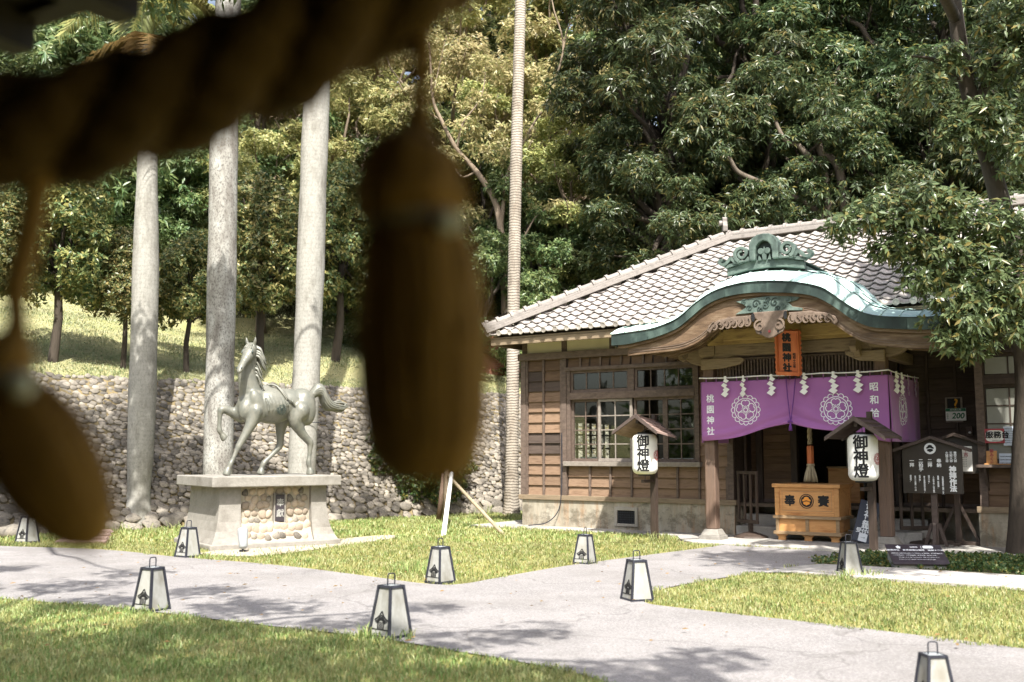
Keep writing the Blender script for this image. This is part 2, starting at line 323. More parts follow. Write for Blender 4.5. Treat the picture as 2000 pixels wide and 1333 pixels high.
# ------------------------------------------------------------------ lettering
def text(s, size, fn, parent, m, name='lettering', vertical=True, bold=0.0, sp=1.08, cell=0.0, kind=None, label=None):
    c = bpy.data.curves.new('t', 'FONT'); c.body = '\n'.join(s) if vertical else s
    c.size = size; c.align_x = 'CENTER'; c.align_y = 'CENTER'; c.space_line = sp; c.resolution_u = 3
    o = bpy.data.objects.new('t', c); COL.objects.link(o)
    dg = bpy.context.evaluated_depsgraph_get(); me = bpy.data.meshes.new_from_object(o.evaluated_get(dg))
    bpy.data.objects.remove(o); bpy.data.curves.remove(c)
    if cell:
        bm = bmesh.new(); bm.from_mesh(me); bmesh.ops.triangulate(bm, faces=bm.faces)
        x0 = min(v.co.x for v in bm.verts); x1 = max(v.co.x for v in bm.verts); x = x0 + cell
        while x < x1:
            bmesh.ops.bisect_plane(bm, geom=bm.verts[:] + bm.edges[:] + bm.faces[:], plane_co=(x, 0, 0), plane_no=(1, 0, 0)); x += cell
        bm.to_mesh(me); bm.free()
    P2 = [(v.co.x, v.co.y) for v in me.vertices]; F2 = [tuple(p.vertices) for p in me.polygons]; bpy.data.meshes.remove(me)
    b = MB(); e = bold; h = size * .01                # heavier strokes: the brush drawn again a little to each side
    offs = [(0, 0)] + ([(e*math.cos(t), e*math.sin(t)) for t in [PI*k/3 for k in range(6)]] if bold else [])
    for k, (dx, dy) in enumerate(offs):
        vs = []
        for x, y in P2:
            p = Vector(fn(x+dx, y+dy)); n_ = (Vector(fn(x+dx+h, y+dy)) - p).cross(Vector(fn(x+dx, y+dy+h)) - p).normalized(); vs.append(p + n_*(.00025*k))
        b.add(vs, F2)
    return b.build(name, m, parent, kind=kind, label=label)
def circle(cx, cz, r_, n=32, a0=0, a1=2*PI):
    return [(cx + r_*math.cos(a0+(a1-a0)*i/n), cz + r_*math.sin(a0+(a1-a0)*i/n)) for i in range(n)]
def spiral(cx, cz, r0, r1, a0, turns, n=26, sgn=1):
    return [(cx + (r0+(r1-r0)*i/n)*math.cos(a0+sgn*2*PI*turns*i/n), cz + (r0+(r1-r0)*i/n)*math.sin(a0+sgn*2*PI*turns*i/n)) for i in range(n+1)]
# ================================================================== THE GROUND
def struct(name, mb, m, **k): return mb.build(name, m, kind='structure', **k)
def sheet(name, pts, z, m, kind='structure', sub=0):
    mb = MB(); mb.add([(p[0], p[1], z) for p in pts], [tuple(range(len(pts)))]); return mb.build(name, m, kind=kind)
def ground_mat(name, cols, scale, bscale, bump, rough=.95, speck=0.0, cracks=0.0,  speckcol=(.5,.45,.4), speckscale=90):
    m, nt, b = newmat(name); g = nt.nodes.new('ShaderNodeNewGeometry'); v = g.outputs['Position']
    n1 = noise(nt, v, scale, 6, .6); c = ramp(nt, n1, [(.32 + .36*i/(len(cols)-1), q) for i, q in enumerate(cols)])
    n2 = noise(nt, v, bscale, 4, .7)
    if speck:
        s = ramp(nt, noise(nt, v, speckscale, 2, .8), [(.45, (0,0,0)), (.62, (1,1,1))])
        c = mixc(nt, math_n(nt, 'MULTIPLY', s, speck), c, speckcol)
        s2 = ramp(nt, noise(nt, v, speckscale*.8, 2, .8), [(.33, (1,1,1)), (.45, (0,0,0))])
        c = mixc(nt, math_n(nt, 'MULTIPLY', s2, speck*.8), c, tuple(q*.25 for q in speckcol))
    if cracks:                                    # old joints, hairline cracks, darker stains
        nv = nt.nodes.new('ShaderNodeVectorMath'); nv.operation = 'ADD'; nn = nt.nodes.new('ShaderNodeTexNoise'); nn.inputs['Scale'].default_value = 1.3; nn.inputs['Detail'].default_value = 5; nt.links.new(v, nn.inputs['Vector']); nt.links.new(v, nv.inputs[0]); nt.links.new(nn.outputs['Color'], nv.inputs[1])
        vo = nt.nodes.new('ShaderNodeTexVoronoi'); vo.feature = 'DISTANCE_TO_EDGE'; vo.inputs['Scale'].default_value = .32; nt.links.new(nv.outputs[0], vo.inputs['Vector'])
        ck = ramp(nt, vo.outputs['Distance'], [(.0, (1,1,1)), (.008, (0,0,0))]); c = mixc(nt, math_n(nt, 'MULTIPLY', ck, cracks), c, (.07,.065,.06))
        stn = ramp(nt, noise(nt, v, .45, 6, .7), [(.48, (0,0,0)), (.62, (1,1,1))]); c = mixc(nt, math_n(nt, 'MULTIPLY', stn, .35), c, (.135,.125,.115))
    nt.links.new(c, b.inputs['Base Color']); b.inputs['Roughness'].default_value = rough; b.inputs['Specular IOR Level'].default_value = .2
    bp = nt.nodes.new('ShaderNodeBump'); bp.inputs['Strength'].default_value = bump; bp.inputs['Distance'].default_value = .02
    nt.links.new(n2, bp.inputs['Height']); nt.links.new(bp.outputs[0], b.inputs['Normal']); return m
M['soil'] = ground_mat('lawn_soil', [(.13,.125,.045),(.22,.21,.065),(.28,.24,.10)], 1.6, 60, .5)
M['slope_soil'] = ground_mat('slope_turf', [(.20,.20,.09),(.29,.27,.14),(.24,.25,.10)], .9, 40, .6)
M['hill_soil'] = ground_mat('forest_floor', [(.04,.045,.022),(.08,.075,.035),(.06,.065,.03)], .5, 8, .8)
M['road'] = ground_mat('worn_asphalt', [(.148,.139,.136),(.222,.208,.204),(.182,.171,.168),(.24,.226,.221)], .55, 160, .35, .9, .55, cracks=.45, speckcol=(.37,.355,.35), speckscale=55)
M['sand'] = ground_mat('sandy_track', [(.27,.235,.18),(.37,.33,.27)], 1.5, 90, .3, .95, .4, speckcol=(.50,.45,.37), speckscale=60)
M['apron'] = ground_mat('apron_concrete', [(.27,.255,.23),(.36,.34,.31),(.31,.295,.27)], 1.1, 110, .25, .9, .35, cracks=.3, speckcol=(.40,.385,.36), speckscale=80)
M['paver'] = mat('paver_stone', [(.36,.335,.31),(.46,.43,.40)], 3, rough=.9, bump=.2, bscale=60, vary=.10, fine=.25)
gm = MB(); gm.box(-220, 220, -60, 300, -2.0, 0.0); struct('ground', gm, M['soil'])
def ease(pts): return [p for p in pts]
def gp(L_, z=0.0): return [G(x, y, z) for x, y in L_]
def curve2(pts, per=6): return smooth_line([(p.x, p.y) for p in pts], per)
# the drive: near edge, then round to the hall's porch, then along the cobble side
near_edge = curve2(gp([(-420,1146),(-160,1158),(0,1171),(250,1192),(500,1222),(720,1247),(900,1276),(1100,1312),(1210,1345),(1420,1420)]))
far_left = curve2(gp([(-420,1052),(-150,1060),(0,1068),(200,1075),(340,1089),(480,1100),(600,1112),(730,1129),(830,1142),(900,1143),(980,1129),(1100,1108),(1240,1089),(1372,1072)]))
porch_front = [(p.x, p.y) for p in gp([(1410,1066),(1640,1080),(1620,1098)])]
right_side = curve2(gp([(1600,1102),(1480,1120),(1380,1136),(1310,1149),(1256,1164),(1262,1180),(1330,1190),(1500,1209),(1700,1232),(2000,1270),(2300,1312)]))
tail = [(p.x, p.y) for p in gp([(2600,1500),(1900,1700)])]
ROAD = far_left + porch_front + right_side + tail + near_edge[::-1]
sheet('road', ROAD, .012, M['road'])
RLAWN = curve2(gp([(1262,1180),(1256,1164),(1310,1149),(1400,1133),(1500,1121),(1580,1120),(1700,1128),(1850,1140),(2000,1156),(2300,1180)]), 4) + [(p.x, p.y) for p in gp([(2300,1312)])]
SPATH = [(p.x, p.y) for p in gp([(1480,1121),(1560,1108),(1600,1104),(1700,1109),(1850,1118),(2000,1127),(2300,1146),(2300,1181),(2000,1157),(1850,1141),(1700,1129),(1580,1121)])]
sheet('path_bed', SPATH, .016, M['apron'])
SAND = curve2(gp([(380,1083),(470,1088),(560,1082),(690,1064),(770,1052),(760,1046),(680,1052),(560,1068),(450,1072)]), 3)
sheet('sand_track', SAND, .008, M['sand'])
# concrete apron before the hall, in the hall's frame
APR = [W(-12.6, 17.15), W(-8.0, 17.15), W(-7.55, 16.35), W(-7.2, 16.0), W(-4.2, 15.95), W(-3.8, 16.05), W(-1.0, 16.35), W(3, 16.35), W(3, 19.2), W(-12.6, 19.2)]
APRON = [(p.x, p.y) for p in APR]
ap = MB(); ap.prism(APRON, -.05, .035, lambda a, b, d: (a, b, d)); struct('porch_apron', ap, M['apron'], bevel=.01)
# pavers of the stone path, laid along its length
pp = struct('paver_path', MB().add([(p[0], p[1], .018) for p in SPATH[2:6] + SPATH[8:11]], [tuple(range(7))]), M['apron'])
a0, a1 = Vector(G(1585,1113)), Vector(G(2150,1153)); dr = (a1 - a0); LL = dr.length; dr.normalize(); sn = Vector((-dr.y, dr.x, 0))
k = 0; d = 0.0
while d < LL:
    ln = .58 + .1 * random.random()
    for r_ in range(2):
        dd = d + (.3 if r_ else 0)
        c = a0 + dr * (dd + ln / 2) + sn * (-.36 + r_ * .58); pm = MB(); g_ = .008
        pm.obox((0, 0, 0), (ln - g_*2, .56 - g_*2, .05)); o = pm.build('paver', M['paver'], pp, bevel=.008)
        o.location = c + Vector((0, 0, .012 + .006 * random.random())); o.rotation_euler = (random.uniform(-.006,.006), random.uniform(-.006,.006), math.atan2(dr.y, dr.x))
    d += ln
# ================================================================== THE HILL AND THE COBBLED BANK
WD = Vector((.79, .613, 0)).normalized(); WM = Vector((-WD.y, WD.x, 0)); WO = Vector((-9.4, 18.75, 0))
WH, WRUN = 3.05, 1.9
def hill(x, y):
    b = (Vector((x, y, 0)) - WO).dot(WM); a = (Vector((x, y, 0)) - WO).dot(WD)
    if b < 0: return -.3 + b * .5
    if b < WRUN: return WH * b / WRUN - .12
    z = WH - .02 + .32 * min(b - WRUN, 6.5)
    if b > WRUN + 6.5: z += .62 * (b - WRUN - 6.5) if b < 40 else .62 * (40 - WRUN - 6.5) + .1 * (b - 40)
    return z + .12 * math.sin(a * .7) * min(1, (b - WRUN) / 3) + .1 * math.sin(b * .9 + a * .3) * min(1, (b - WRUN) / 3)
def hit_hill(x, y):
    d = ray(x, y); t = 8.0
    while t < 120:
        p = EY + d * t
        if p.z <= hill(p.x, p.y): return p
        t += .04
    return p
hv = MB()
avals = [-40 + i * 1.0 for i in range(111)]; bvals = [-1.5, -.01, WRUN, 2.4, 3, 3.6, 4.3, 5, 5.8, 6.6, 7.5, 8.4, 9.5, 11, 13, 15, 18, 21, 25, 30, 36, 42, 60, 90, 140]
for b in bvals:
    for a in avals:
        p = WO + WD * a + WM * b; hv.v.append((p.x, p.y, hill(p.x, p.y)))
na = len(avals)
for j in range(len(bvals) - 1):
    for i in range(na - 1):
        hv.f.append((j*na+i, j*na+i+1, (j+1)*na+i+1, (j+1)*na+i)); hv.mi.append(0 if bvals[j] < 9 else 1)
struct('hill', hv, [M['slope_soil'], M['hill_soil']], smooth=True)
# cobbled retaining wall: a sloping bed with a river stone in every place of a loose coursed pattern
def stone_mesh(seed, sub=2, flat_=.55):
    rs = random.Random(seed); bm = bmesh.new(); bmesh.ops.create_icosphere(bm, subdivisions=sub, radius=1)
    ph = [rs.uniform(0, 6) for _ in range(6)]
    for v in bm.verts:
        c = v.co; k = 1 + .16*math.sin(2.4*c.x+ph[0]) + .15*math.sin(2.6*c.y+ph[1]) + .12*math.sin(2.5*c.z+ph[2]) + .09*math.sin(4.3*c.x+ph[3]+c.y*3.6)
        v.co = Vector((c.x * k, c.y * k * .8, c.z * k * flat_))
    me = bpy.data.meshes.new('stone'); bm.to_mesh(me); bm.free(); me.polygons.foreach_set('use_smooth', [True]*len(me.polygons)); return me
ST = [stone_mesh(i) for i in range(9)]
for me in ST: me.materials.append(M['cobble'])
wall = thing('cobbled_bank_wall', 'sloping retaining wall of grey river cobbles below the grass slope', 'retaining wall', WO, math.atan2(WD.y, WD.x))
up = Vector((0, WRUN, WH)); SLEN = up.length; up.normalize(); nr = Vector((0, -WH, WRUN)).normalized()   # in the wall's frame
bed = MB(); bed.add([(-8, -.02, -.08), (22, -.02, -.08), (22, WRUN-.02, WH+.0), (-8, WRUN-.02, WH+.0), (-8, WRUN+1.2, WH-.1), (22, WRUN+1.2, WH-.1)], [(0,1,2,3), (3,2,5,4)])
bed.build('bed', M['mossy'], wall)
rs = random.Random(3); spots = []
s = .0; row = 0
while s < SLEN + .02:
    h = (.19 - .105 * min(1, s / .6))
    x = -6 + rs.random() * .3
    while x < 16.5:
        wd = h * rs.uniform(1.35, 2.4)
        spots.append((x + wd/2, s + h/2 + rs.uniform(-.035, .035), wd * rs.uniform(.50,.60), h * rs.uniform(.56, .70), rs.uniform(-.55, .1), rs.randrange(9), rs.random())); x += wd
    s += h * .84; row += 1
def stone_matrix(sp):
    x, s_, rw, rh, an, k_, q = sp
    p = Vector((x, 0, 0)) + up * s_ + nr * (rh * .22 + (q-.5)*.03)
    Bm = Matrix((Vector((1,0,0)), up, nr)).transposed()
    Rm = Matrix.Rotation(an, 3, 'Z') @ Matrix.Rotation((q-.5)*.5, 3, 'X')
    return Matrix.Translation(p) @ (Bm @ Rm).to_4x4() @ Matrix.Diagonal((rw, rh * 1.2, min(rw, rh) * .72, 1))
def wpos(sp): return WO + WD * sp[0] + WM * (up.y * sp[1]) + Vector((0,0,up.z*sp[1]))
def seen(sp):
    p = wpos(sp); px = CX + F * p.x / p.y
    py = HZ - (p.z - EYE) / p.y * F
    hidden = (690 < px < 950 and py < 960) or px < -10 or px > 1030 or (360 < px < 660 and 925 < py) or (px < 215 and 700+ (px*1.3) < py < 800 + 1.3*px)
    return (not hidden) * sp[2] * sp[3] / p.length**2
order = sorted(spots, key=seen, reverse=True)
for sp in order[:300]:
    o = link('stone', ST[sp[5]], wall); o.matrix_basis = stone_matrix(sp)
bv, bt = [], []; off = 0
SV = []
for me in ST:
    me.calc_loop_triangles(); V = np.array([v.co[:] for v in me.vertices]); T = np.array([t.vertices[:] for t in me.loop_triangles]); SV.append((V, T))
for sp in order[300:]:
    V, T = SV[sp[5]]; m_ = np.array(stone_matrix(sp)); bv.append(V @ m_[:3,:3].T + m_[:3,3]); bt.append(T + off); off += len(V)
link('stone_field', np_mesh('stone_field', np.concatenate(bv), np.concatenate(bt), M['cobble'], True), wall, 'stuff')
# a few boulders at the foot
for i, (px, py, r_) in enumerate([(12,1052,.30),(105,1040,.22),(190,1030,.34),(330,1022,.26),(225,1035,.2),(700,1012,.2)]):
    p = G(px, py); o = link('boulder', ST[i % 6]); o.location = p + Vector((0, .25, r_*.35)); o.scale = (r_, r_*1.1, r_*1.2); o.rotation_euler = (0, 0, i)
    tag(o, ['rounded dark boulder at the foot of the cobbled wall, far left edge', 'small boulder behind the far left path lantern', 'large boulder at the wall foot behind the hanging straw tassel tip',
            'boulder between the left palm trunk and the horse pedestal', 'small boulder left of the left palm trunk base', 'small boulder at the wall foot right of the horse pedestal'][i], 'boulder', 'boulders at the foot of the cobbled wall')
# ================================================================== LEAVES, TREES
def leaf_cloud(rng, blobs, n_clump, leaves, Ll, Wl, droop=.25, spread=1.0, shell=.55, up_=.35):
    """leaves in rosettes on twig ends spread through lumps of a crown"""
    Bc = np.array([b[0] for b in blobs], float); Br = np.array([b[1] if hasattr(b[1], '__len__') else (b[1],)*3 for b in blobs], float)
    wts = (Br[:,0]*Br[:,1] + Br[:,1]*Br[:,2] + Br[:,0]*Br[:,2]); wts /= wts.sum()
    k = rng.choice(len(blobs), n_clump, p=wts)
    d = rng.normal(size=(n_clump, 3)); d /= np.linalg.norm(d, axis=1)[:, None]
    r_ = rng.uniform(shell, 1.0, n_clump) ** .6
    lump = 1 + .18*np.sin(d[:,0]*5 + k) + .15*np.sin(d[:,2]*6 + k*2)
    c = Bc[k] + d * Br[k] * (r_ * lump)[:, None]
    ax = d * .8 + rng.normal(size=(n_clump,3))*.35; ax[:,2] += up_; ax /= np.linalg.norm(ax, axis=1)[:, None]
    C = np.repeat(c, leaves, 0); A = np.repeat(ax, leaves, 0); n = len(C)
    q = rng.normal(size=(n,3)); q -= A * (q*A).sum(1)[:,None]; q /= np.linalg.norm(q, axis=1)[:,None]
    dirn = q * spread + A * rng.uniform(-.1, .75, n)[:,None]; dirn[:,2] -= droop * rng.uniform(.4,1.4,n); dirn /= np.linalg.norm(dirn, axis=1)[:,None]
    side = np.cross(dirn, A + rng.normal(size=(n,3))*.35); side /= np.linalg.norm(side, axis=1)[:,None] + 1e-9
    nrm = np.cross(side, dirn)
    ll = Ll * rng.uniform(.6, 1.25, n)[:,None]; ww = Wl * rng.uniform(.7, 1.2, n)[:,None]
    base = C + A * rng.uniform(-.25,.25,n)[:,None]*Ll + dirn * ll * .08
    mid = base + dirn * ll * .45 + nrm * ll * .05; tip = base + dirn * ll; tip[:,2] -= (ll[:,0] * droop * .35)
    V = np.stack([base, mid + side*ww/2 , tip, mid - side*ww/2], 1).reshape(-1, 3)
    i = np.arange(n)[:,None]*4; T = np.concatenate([np.stack([i, i+1, i+2], 2)[:,0], np.stack([i, i+2, i+3], 2)[:,0]], 1).reshape(-1,3)
    return V, T
def twigs(mb, rng, base, tips, r0, bend=.2, n=7):
    for t in tips:
        b, t = Vector(base), Vector(t); L_ = (t-b).length
        q = [b.lerp(t, i/n) + Vector((random.uniform(-1,1), random.uniform(-1,1), math.sin(PI*i/n)*.6)) * (bend*L_*.22 * (math.sin(PI*i/n))) for i in range(n+1)]
        mb.tube(q, [r0*(1-.8*i/n) for i in range(n+1)], 6)
def crown(seed, Rr, Hh, nb, br, n_clump, leaves, Ll, Wl, leafm, droop=.25, base_z=0.0, trunk_r=.2, trunk_h=3.0, up_=.35, name='crown', flat_=.8, bark='bark', shell=.55):
    """crown mesh and trunk mesh for one kind of tree, standing at its own base"""
    rng = np.random.default_rng(seed); random.seed(seed); blobs = []
    for i in range(nb):
        t = 2*PI*(i*.618) + rng.uniform(-.3,.3); v = (i+.5)/nb; zz = base_z + Hh * v; rr = Rr * math.sqrt(max(.05, 1-(2*v-.9)**2 * .85)) * rng.uniform(.5, .95)
        b = br * rng.uniform(.7, 1.25); blobs.append(((rr*math.cos(t), rr*math.sin(t), zz), (b, b, b*flat_)))
    V, T = leaf_cloud(rng, blobs, n_clump, leaves, Ll, Wl, droop, shell=shell, up_=up_)
    cm = np_mesh(name, V, T, leafm)
    tb = MB(); top = Vector((rng.uniform(-.15,.15)*trunk_h*.3, rng.uniform(-.15,.15)*trunk_h*.3, trunk_h))
    tb.tube([(0,0,-.3), (0,0,.0), top*.4+Vector((.05,0,0)), top*.75, top], [trunk_r*1.5, trunk_r*1.2, trunk_r, trunk_r*.85, trunk_r*.7], 9)
    out_ = 1.3 if bark == 'branch' else 1.0; tipf = lambda b: (b[0][0]*out_, b[0][1]*out_, b[0][2] + (b[1][2]*.7 if bark == 'branch' else 0))
    twigs(tb, rng, top*.97, [tipf(b) for b in blobs[::2]], trunk_r*.55); twigs(tb, rng, top*.7, [tipf(b) for b in (blobs[1::2] if bark == 'branch' else blobs[1::4])], trunk_r*.5)
    return cm, tb.mesh('trunk', M[bark], True)
def tree(name, label, cat, kind_, p, s=1.0, rz=0.0, group=None, sz=None):
    t = thing(name, label, cat, p, rz, group); t.scale = (s, s, sz or s)
    link('trunk', kind_[1], t); link('crown', kind_[0], t); return t
K = {}
K['mango1'] = crown(11, 3.5, 6.4, 30, .85, 4800, 9, .215, .054, L['dark'], .45, 2.6, .26, 4.2, up_=.7, flat_=.62, shell=.35)
K['mango2'] = crown(12, 3.2, 7.4, 32, .82, 4800, 9, .215, .054, L['dark'], .45, 2.2, .28, 4.6, up_=.7, flat_=.62, shell=.35)
K['olive'] = crown(13, 3.1, 5.2, 24, .78, 3000, 9, .18, .062, L['olive'], .15, 2.0, .16, 3.6, bark='branch', up_=.7, flat_=.5, shell=.35)
K['tan'] = crown(14, 3.3, 5.4, 22, .85, 2500, 9, .18, .06, L['tan'], .2, 2.4, .16, 4.0, bark='branch', flat_=.34, shell=.35, up_=.8)
K['green1'] = crown(15, 3.0, 5.8, 30, .75, 4000, 8, .175, .062, L['green'], .3, 1.2, .2, 3.0, up_=.7, flat_=.6, shell=.35)
K['green2'] = crown(16, 2.5, 4.6, 28, .66, 3600, 8, .155, .058, L['green'], .25, .8, .18, 2.4, up_=.7, flat_=.6, shell=.35)
K['umb'] = crown(17, 2.3, 3.6, 17, .95, 1300, 10, .30, .085, L['green'], .35, 1.0, .12, 2.2)
K['slope'] = crown(18, .85, 1.75, 18, .42, 3600, 5, .10, .045, L['small'], .1, 1.35, .06, 1.7, flat_=.85)
K['slope2'] = crown(19, .85, 2.4, 20, .42, 4200, 5, .10, .045, L['small'], .1, 1.25, .075, 1.9)
K['bush'] = crown(20, .85, 1.9, 24, .42, 6000, 5, .075, .04, L['ivy'], .1, .25, .06, .8)
# -- trees one can tell apart on the grass slope
for i, (px, py, s, k_, lab) in enumerate([
        (103, 707, 1.25, 'slope2', 'dark bushy tree with a thick ivy-clad trunk, leftmost on the grass slope'),
        (240, 720, .92, 'slope', 'small tree with a thin forked trunk on the slope just left of the left palm'),
        (364, 729, .95, 'slope', 'small round tree on the slope between the left and middle palms'),
        (507, 712, 1.12, 'slope2', 'dense dark tree on the slope behind the head of the bronze horse'),
        (655, 705, 1.18, 'slope2', 'round bushy tree on the slope right of the tallest pale palm trunk'),
        (-40, 705, 1.2, 'slope', 'dark tree on the slope cut by the left edge of the picture')]):
    p = hit_hill(px, py); tree('slope_tree', lab, 'tree', K[k_], p, s * p.y / 22.5, i * 1.7, 'small trees planted along the grass slope')
# -- the wood on the hillside
wood = [  # pixel of the crown's middle, distance, kind, scale, label
 (40,150,38,'umb',1.5,'tree with whorled pale leaves left of the trunk under the rope, upper left corner'),
 (160,120,36,'umb',1.45,'tree with whorled leaves above the twisted straw rope, upper left'),
 (255,180,40,'green1',1.2,'green tree seen just left of the palm with hanging fronds'),
 (60,300,33,'green2',1.2,'dim green tree half hidden by the left end of the straw rope'),
 (20,450,29,'green2',.95,'round green tree at the left edge behind the slope trees'),
 (170,400,33,'green2',.95,'leafy tree behind the leftmost slope tree'),
 (250,360,30,'umb',.95,'whorl-leaved tree between the left edge and the left palm trunk'),
 (350,380,31,'green1',.85,'dark tree between the left and middle palm trunks'),
 (360,500,30.5,'green2',.55,'yellowish shrub tree low between the left and middle palms'),
 (500,280,33,'green1',1.0,'green tree between the middle and right palm trunks, upper part'),
 (515,410,31,'olive',.8,'yellow-leaved tree right of the middle palm trunk'),
 (560,180,38,'olive',1.2,'yellow-green tree behind the straw rope between two palms'),
 (680,330,34,'olive',1.1,'yellowish tree right of the tallest pale palm, left of the big tassel'),
 (680,460,31,'green2',.8,'leafy green tree low between the right palm and the big tassel'),
 (720,170,40,'olive',1.35,'pale yellow tree under the right end of the straw rope'),
 (880,110,42,'tan',1.45,'tan-leaved bare-branched tree right of the tassel cord'),
 (760,60,47,'green1',1.6,'green tree high on the hillside at the top of the tassel cord'),
 (960,40,48,'olive',1.5,'yellow tree high on the hill left of the slim ringed palm'),
 (880,260,36,'tan',1.15,'tan-leaved tree just above the shoulder of the big tassel'),
 (1070,130,42,'tan',1.4,'tan-leaved spreading tree right of the slim ringed palm, upper'),
 (1130,60,46,'olive',1.5,'yellow tree on the hill top left of the big dark tree'),
 (960,330,36,'olive',1.05,'olive tree left of the slim ringed palm trunk at mid height'),
 (950,470,34,'green1',1.0,'bright green tree low between the big tassel and the slim palm'),
 (1090,300,38,'tan',1.2,'tan and olive tree beside the slim ringed palm at mid height'),
 (1110,430,34,'olive',.95,'olive shrubby tree behind the left end of the tiled roof'),
 (1060,540,33,'green2',1.0,'dark green shrubby tree just above the hip of the tiled roof'),
 (1200,520,33,'green1',1.0,'green tree behind the tiled hip ridge'),
 (1330,480,33,'green2',1.0,'dark shrubby tree behind the roof near the ridge end'),
 (800,400,35,'green1',1.1,'green tree behind the upper part of the big tassel'),
 (800,600,31,'green2',.9,'green shrub tree behind the middle of the big tassel'),
 (930,600,31,'green2',.95,'dark green tree at the left end of the roof by the slim palm'),
 (430,60,44,'green1',1.5,'tall green tree behind the top of the middle palm'),
 (600,20,50,'green1',1.7,'green tree on the hill top behind the straw rope'),
 (1000,230,43,'green1',1.3,'shadowed green tree directly behind the slim ringed palm'),
]
for i, (px, py, Y, k_, s, lab) in enumerate(wood):
    c = atY(px, py, Y); half = {'umb':2.8,'green1':4,'green2':3,'olive':4.5,'tan':5.1}[k_] * s
    tree('hillside_tree', lab, 'tree', K[k_], (c.x, c.y, c.z - half), s, i * 2.4, 'trees of the wooded hillside')
hz_group = 'big dark trees behind the hall'
for i, (px, py, Y, k_, s, lab) in enumerate([
        (1290,170,31,'mango1',1.15,'big dark long-leaved tree left of the hall ridge'),
        (1300,380,30,'mango2',.85,'dark long-leaved tree low behind the tiled hip'),
        (1480,90,33,'mango2',1.15,'big dark tree behind the bronze roof ornament'),
        (1480,330,30,'mango1',.85,'dark tree with pale limbs just above the roof ridge'),
        (1660,180,32,'mango1',1.15,'big dark tree right of the bronze roof ornament'),
        (1640,380,29.5,'mango2',.85,'dark shaded tree behind the right half of the ridge'),
        (1820,120,30,'mango2',1.15,'big dark tree in the upper right behind the leaning trunk'),
        (1830,380,29,'mango1',.95,'dark tree behind the right end of the tiled roof'),
        (1980,220,29,'mango1',1.1,'dark tree at the right edge behind the roof'),
        (1380,-20,37,'green1',1.6,'green tree high above the hall roof'),
        (1600,0,38,'mango2',1.4,'dark tree at the top of the picture above the roof ornament'),
        (1230,-30,42,'green1',1.6,'green tree at the top where yellow foliage meets dark foliage'),
        (1900,-60,36,'mango1',1.4,'dark tree crown at the top right corner')]):
    c = atY(px, py, Y); half = (5.6 if k_.startswith('mango') else 4) * s
    tree('dark_tree', lab, 'tree', K[k_], (c.x, c.y, c.z - half), s, i * 1.9 + .5, hz_group)
# pale limbs showing in the dark crowns behind the ridge: two leaning trunks with bare lower limbs
def limb_path(pts, Y): return [atY(x, y, Y + dy) for x, y, dy in pts]
lt = thing('leaning_tree', 'bare curved pale limbs of a tree showing above the roof ridge', 'tree', atY(1560, 620, 28.6))
inv = Vector(lt.location)
def limb(name, pts, Y, r0, r1, parent, m='limb', inv=inv):
    q = smooth_line([tuple(p - inv) for p in limb_path(pts, Y)], 5); n = len(q); mb = MB()
    mb.tube(q, [r0 + (r1-r0)*i/(n-1) for i in range(n)], 8); return mb.build(name, M[m], parent, smooth=True)
limb('limb', [(1640,620,.2),(1610,440,.1),(1550,385,0),(1480,355,-.2),(1440,335,-.2),(1418,305,-.3),(1350,275,0)], 28.4, .13, .04, lt)
limb('limb', [(1625,520,.1),(1612,350,0),(1585,315,-.2),(1560,285,-.2),(1530,270,-.2),(1500,200,0)], 28.4, .13, .05, lt)
limb('limb', [(1660,520,0),(1640,335,-.2),(1605,300,-.2),(1598,250,-.1),(1625,190,.4),(1640,120,.8)], 28.4, .15, .05, lt)
limb('limb', [(1560,470,0),(1500,400,-.1),(1440,410,-.2),(1400,395,0)], 28.4, .05, .02, lt)
V, T = leaf_cloud(np.random.default_rng(5), [(tuple(atY(x, y, 28.2) - inv), (1.0,.8,.55)) for x, y in [(1450,230),(1380,250),(1600,200),(1520,150),(1470,430),(1390,420),(1660,380)]], 1000, 8, .2, .055, .4)
link('crown', np_mesh('crown', V, T, L['dark']), lt)
pt_ = thing('pale_limbed_tree', 'half bare tree with winding pale limbs on the hillside beside the slim palm', 'tree', (*atY(985, 640, 31).xy, hill(*atY(985, 640, 31).xy)))
pi_ = Vector(pt_.location)
for pth, r0, r1 in [([(985,700,0),(986,560,0),(978,450,0),(965,390,0),(930,335,0),(892,292,0),(862,235,0),(845,190,0),(838,90,0),(826,40,0)], .17, .03), ([(978,450,0),(992,340,0),(1035,255,0),(1062,215,0),(1110,170,0)], .09, .02), ([(930,335,0),(900,345,.2),(870,300,.3),(835,300,.4)], .05, .015), ([(892,292,0),(905,240,-.2),(940,190,-.2),(950,120,0)], .05, .015), ([(862,235,0),(820,215,.2),(780,225,.3)], .04, .012),
                    ([(1062,215,0),(1100,100,0),(1082,20,0),(1070,-40,0)], .05, .02), ([(1100,100,0),(1112,50,0),(1150,15,0),(1180,-20,0)], .04, .015), ([(845,190,0),(860,120,.2),(872,70,.2)], .03, .01), ([(990,520,0),(1020,470,-.2),(1050,420,0),(1090,400,0)], .06, .015), ([(986,560,0),(950,500,0),(930,470,0),(905,420,.2)], .06, .015)]:
    limb('limb', pth, 31.5, r0*.8, r1*.7, pt_, 'branch', pi_)
V, T = leaf_cloud(np.random.default_rng(6), [(tuple(atY(x, y, 31.7) - pi_), (.75,.7,.28)) for x, y in [(835,80),(800,220),(870,310),(950,130),(1110,180),(1060,210),(905,250),(1090,410),(905,420),(850,170),(1150,40),(1000,260),(960,300),(930,200)]], 900, 8, .19, .065, .2, shell=.3)
link('crown', np_mesh('crown', V, T, L['tan']), pt_)
